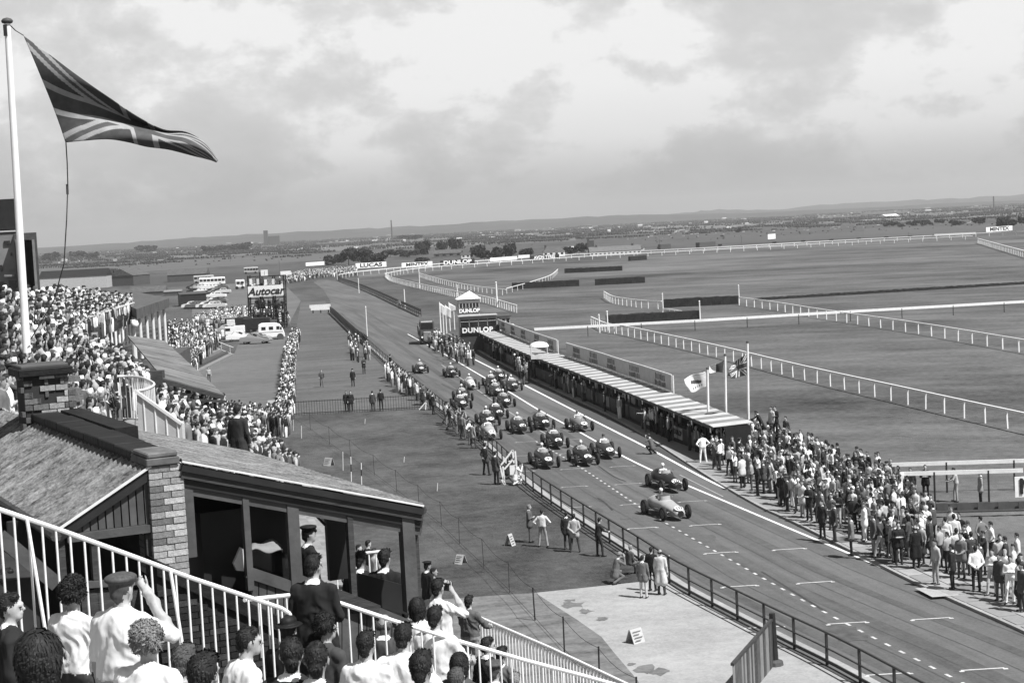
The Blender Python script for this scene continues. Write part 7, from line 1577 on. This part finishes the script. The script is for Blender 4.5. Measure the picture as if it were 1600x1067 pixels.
# scattered far houses
o = fwm.build('far_woods', LEAF, base=False, smooth=True); o['kind'] = 'stuff'; o['label'] = 'far woods and hedgerows spread over the plain'; o['category'] = 'woods'
tw_ = MB()
for x0, x1, o0, o1, n_h in ((60, 520, 10, 26, 130), (540, 1000, 9, 22, 130), (1000, 1600, 9, 34, 260)):
    for _ in range(n_h):
        x = rnd.gauss(rnd.choice([x0+60, (x0+x1)/2, x1-70, rnd.uniform(x0, x1)]), 40); y = 392-.05125*x+rnd.uniform(o0, o1); p = G(x, y); s = p[1]/F; w_, h_ = s*rnd.uniform(1.5, 4.5), s*rnd.uniform(.8, 1.7); yw = rnd.uniform(-.4, .4); u = np.array([math.cos(yw), math.sin(yw), 0]); v = np.array([-u[1], u[0], 0])*min(9, w_*.8)
        tw_.obox(p-u*w_/2, u*w_, v, (0, 0, h_*.6), rnd.choice([0, 1, 2, 2])); a = p-u*w_*.53+np.array([0, 0, h_*.6]); b = a+u*w_*1.06; up3 = np.array([0, 0, h_*.5]); tw_.add([a, b, b+v, a+v, a+v/2+up3, b+v/2+up3], [(0, 1, 5, 4), (2, 3, 4, 5), (1, 2, 5), (3, 0, 4)], rnd.choice([1, 2, 3, 3]))
o = tw_.build('far_town', [OFFWHITE, PALEG, BRK, TILE], base=False); o['kind'] = 'stuff'; o['label'] = 'hazy mass of small far houses and roofs along the plain'; o['category'] = 'town'
cnt_ = [0, 0, 0]
for i, x in enumerate(sorted(rnd.uniform(70, 1590) for _ in range(48))):
    hy = 392-.05125*x; y = hy+rnd.choice([9, 11, 14, 17, 20, 25, 30])+rnd.uniform(-1, 1); k = i % 3
    if 500 < x < 1100 and y > hy+26: y -= 12
    house('far_house', x, y, rnd.uniform(4, 9), rnd.uniform(2.4, 4.2), '%s %s house from the left among the tiny far houses on the plain' % (ORDN[cnt_[k]], ['white', 'pale grey', 'brick'][k]), rnd.uniform(-.3, .3), 8, [WHITE, PALEG, BRK][k], rnd.choice([TILE, PALEG, MIDG]), .45, 0, 0, 'far scattered houses'); cnt_[k] += 1
house('white_works', 1395, 339.5, 24, 5, 'long white-roofed works building on the right-hand plain', .3, 30, OFFWHITE, WHITE, .6, 0, 0)
for i, (x0, y0, x1, y1) in enumerate([(1030, 386, 1046, 385), (1090, 383, 1115, 381)]): MB().beam(G(x0, y0, 1.5), G(x1, y1, 1.5), 2, 2.2).build('rail_hut', DARKG); 
for i, o in enumerate([o for o in bpy.data.objects if o.name.startswith('rail_hut')]): tag(o, ['small dark hut on the far rail left of the pole', 'small dark hut on the far rail right of the pole'][i], 'hut')
for i, x in enumerate([1000, 1030, 1125, 1210, 1255, 1299, 1342, 1385, 1422, 1460]):
    p = G(x, 391-(x-1000)*.046); s = p[1]/F; tag(MB().box(p+[0, 0, 2.4*s], (6*s, 1.5, 2.6*s)).box(p+[0, 0, .6*s], (1*s, .5, 1.4*s)).build('course_marker', BLACK), 'dark marker board on the far rail, %s from the left' % ['first', 'second', 'third', 'fourth', 'fifth', 'sixth', 'seventh', 'eighth', 'ninth', 'tenth'][i], 'marker', 'dark marker boards along the far rail')
for i, (x, y, h_) in enumerate([(1031, 390, 16), (1159, 384, 15), (1420, 371, 8), (437, 424, 18), (923, 372, 14)]):
    p = G(x, y); s = p[1]/F; tag(MB().tube(p, p+[0, 0, h_*s], .12*s*2, 6).beam(p+[-2*s, 0, h_*s*.8], p+[2*s, 0, h_*s*.8], .2*s, .2*s).build('telegraph_pole', DARKG), ['telegraph pole right of the house row', 'thin pole further right along the far rail', 'small post beside the right-hand trees', 'thin mast above the scoreboard', 'thin mast over the gable house'][i], 'pole')
# ------------------------------------------------------------------ lawn odds and ends
rope = [G(*p) for p in [(996, 1122), (937, 1070), (882, 1019), (836, 969), (796, 926), (756, 886), (718, 850), (690, 822), (655, 794), (620, 768), (585, 742), (548, 716), (515, 694), (485, 672), (460, 655)]]
rf = root('rope_fence', rope[0], 'rope fence on thin iron posts curving down the lawn', 'fence')
for i, p in enumerate(rope): MB().tube(p, p+[rnd.uniform(-.03, .03), 0, 1.28], .032 if i < 4 else .014, 6).build('post', IRON, rf)
for z, sag in ((1.24, .16), (.12, .02)):
    mb = MB()
    for a, b in zip(rope, rope[1:]): mb.path([a+(b-a)*k/6+np.array([0, 0, z-sag*math.sin(math.pi*k/6)]) for k in range(7)], .009, 5)
    mb.build('rope', mat('tarred_rope', .025, .9), rf)
for i, (x, y, h_, m_) in enumerate([(549, 752, 1.5, WHITE), (565, 757, 1.3, WHITE), (471, 685, .95, OFFWHITE), (458, 673, .85, OFFWHITE), (631, 722, .35, OFFWHITE), (683, 767, .45, OFFWHITE), (570, 662, .4, OFFWHITE), (536, 735, 1.2, OFFWHITE)]):
    p = G(x, y); r = root('lawn_stake', p, 'thin pale stake in the lawn, %s' % ['left of the banded pair', 'right of the banded pair', 'near the lone man, nearer one', 'near the lone man, farther one', 'short one in mid lawn', 'short one nearest the track', 'tiny one below the iron railing', 'beside the banded pair'][i], 'stake', 'stakes in the lawn'); MB().tube(p, p+[.05, 0, h_], .028, 6).build('shaft', m_, r)
    if i < 2: MB().tube(p+[.02, 0, h_*.4], p+[.034, 0, h_*.7], .031, 6).build('dark_band', BLACK, r)
def board_sign(x, y, lb, w_=.5, h_=.75, yaw=.3, text='NO ENTRY'):
    p = G(x, y); r = root('board_sign', p, lb, 'sign', 'small board signs on the lawn and apron'); u = np.array([math.cos(yaw), math.sin(yaw), 0]); b = np.array([-u[1], u[0], 0])
    for s in (1, -1):
        o_ = p-u*w_/2-b*.22*s; MB().obox(o_, u*w_, b*.02, b*.2*s+np.array([0, 0, h_])).build('board', PALEG, r)
    for k in range(4): MB().obox(p-u*w_*.36-b*(.225-.045*k)+np.array([0, 0, h_*(.2+.19*k)]), u*w_*(.5+.2*(k % 2)), b*.008, (0, 0, .035)).build('lettering', MIDG, r)
board_sign(993, 1003, 'small pale folding board sign standing on the concrete apron', .55, .5, .7); board_sign(797, 852, 'small pale board sign on the lawn near the bald man', .34, .55, 1.0); board_sign(720, 880, 'tilted pale board sign on the rope fence', .4, .4, -.6); board_sign(514, 727, 'tilted pale board sign far up the rope fence', .6, .5, -.6); board_sign(438, 641, 'pale notice board at the corner of the paddock crowd', 1.1, .9, 0)
board_sign(425, 649, 'white notice frame at the edge of the paddock crowd', .6, 1.3, .2)
# plank screen and dark gate post at the bottom right of the apron
gp = G(1208, 1040); pf_ = root('plank_screen', gp, 'dark plank screen and gate post beside the fence at the bottom edge', 'screen'); g2 = gp+np.array([-2.0, -5.2, 0])
for k in range(26):
    a, b = gp+(g2-gp)*(k/26), gp+(g2-gp)*((k+.93)/26); MB().prism([a, b, b+[0, 0, 1.5], a+[0, 0, 1.5]], (.03, .01, 0)).build('plank', [TIMBER, DKWOOD, MIDG][rnd.choice([0, 0, 1, 2])], pf_)
MB().beam(gp+[0, 0, 1.55], g2+[0, 0, 1.55], .1, .08).build('top_rail', DKWOOD, pf_); MB().beam(gp+[-.06, 0, 1.1], g2+[-.06, 0, 1.1], .06, .1).build('mid_rail', DKWOOD, pf_)
MB().tube(gp+[.05, .1, 0], gp+[.05, .1, 1.75], .16, 8, .1).build('gate_post', BLACK, pf_); MB().lathe(gp+[.05, .1, 0], [(.32, 0), (.3, .14), (.15, .2)], 10).build('post_foot', DARKG, pf_)
# camera held by the man in white, papers
c_ = [o for o in bpy.data.objects if o.get('label') == 'man in white shirt raising a camera to his eye'][0]
hl = Vector((c_.location.x, c_.location.y, c_.location.z+1.62)); d_ = Vector((.57, .82, 0)); cb_ = hl+d_*.2
tag(MB().box(tuple(cb_), (.16, .09, .1), -.6).tube(tuple(cb_), tuple(cb_+d_*.09), .035, 10).build('camera_body', BLACK), 'black camera held up by the man in white shirt', 'camera')
q_ = D(512, 945, 17.3); tag(MB().prism([D(509, 926, 17.3), D(517, 934, 17.3), D(515, 958, 17.3), D(503, 962, 17.3)], (.02, .03, 0)).build('newspaper', OFFWHITE), 'folded white paper in the hand of the man in police tunic', 'paper')
print('objects', len(bpy.data.objects))
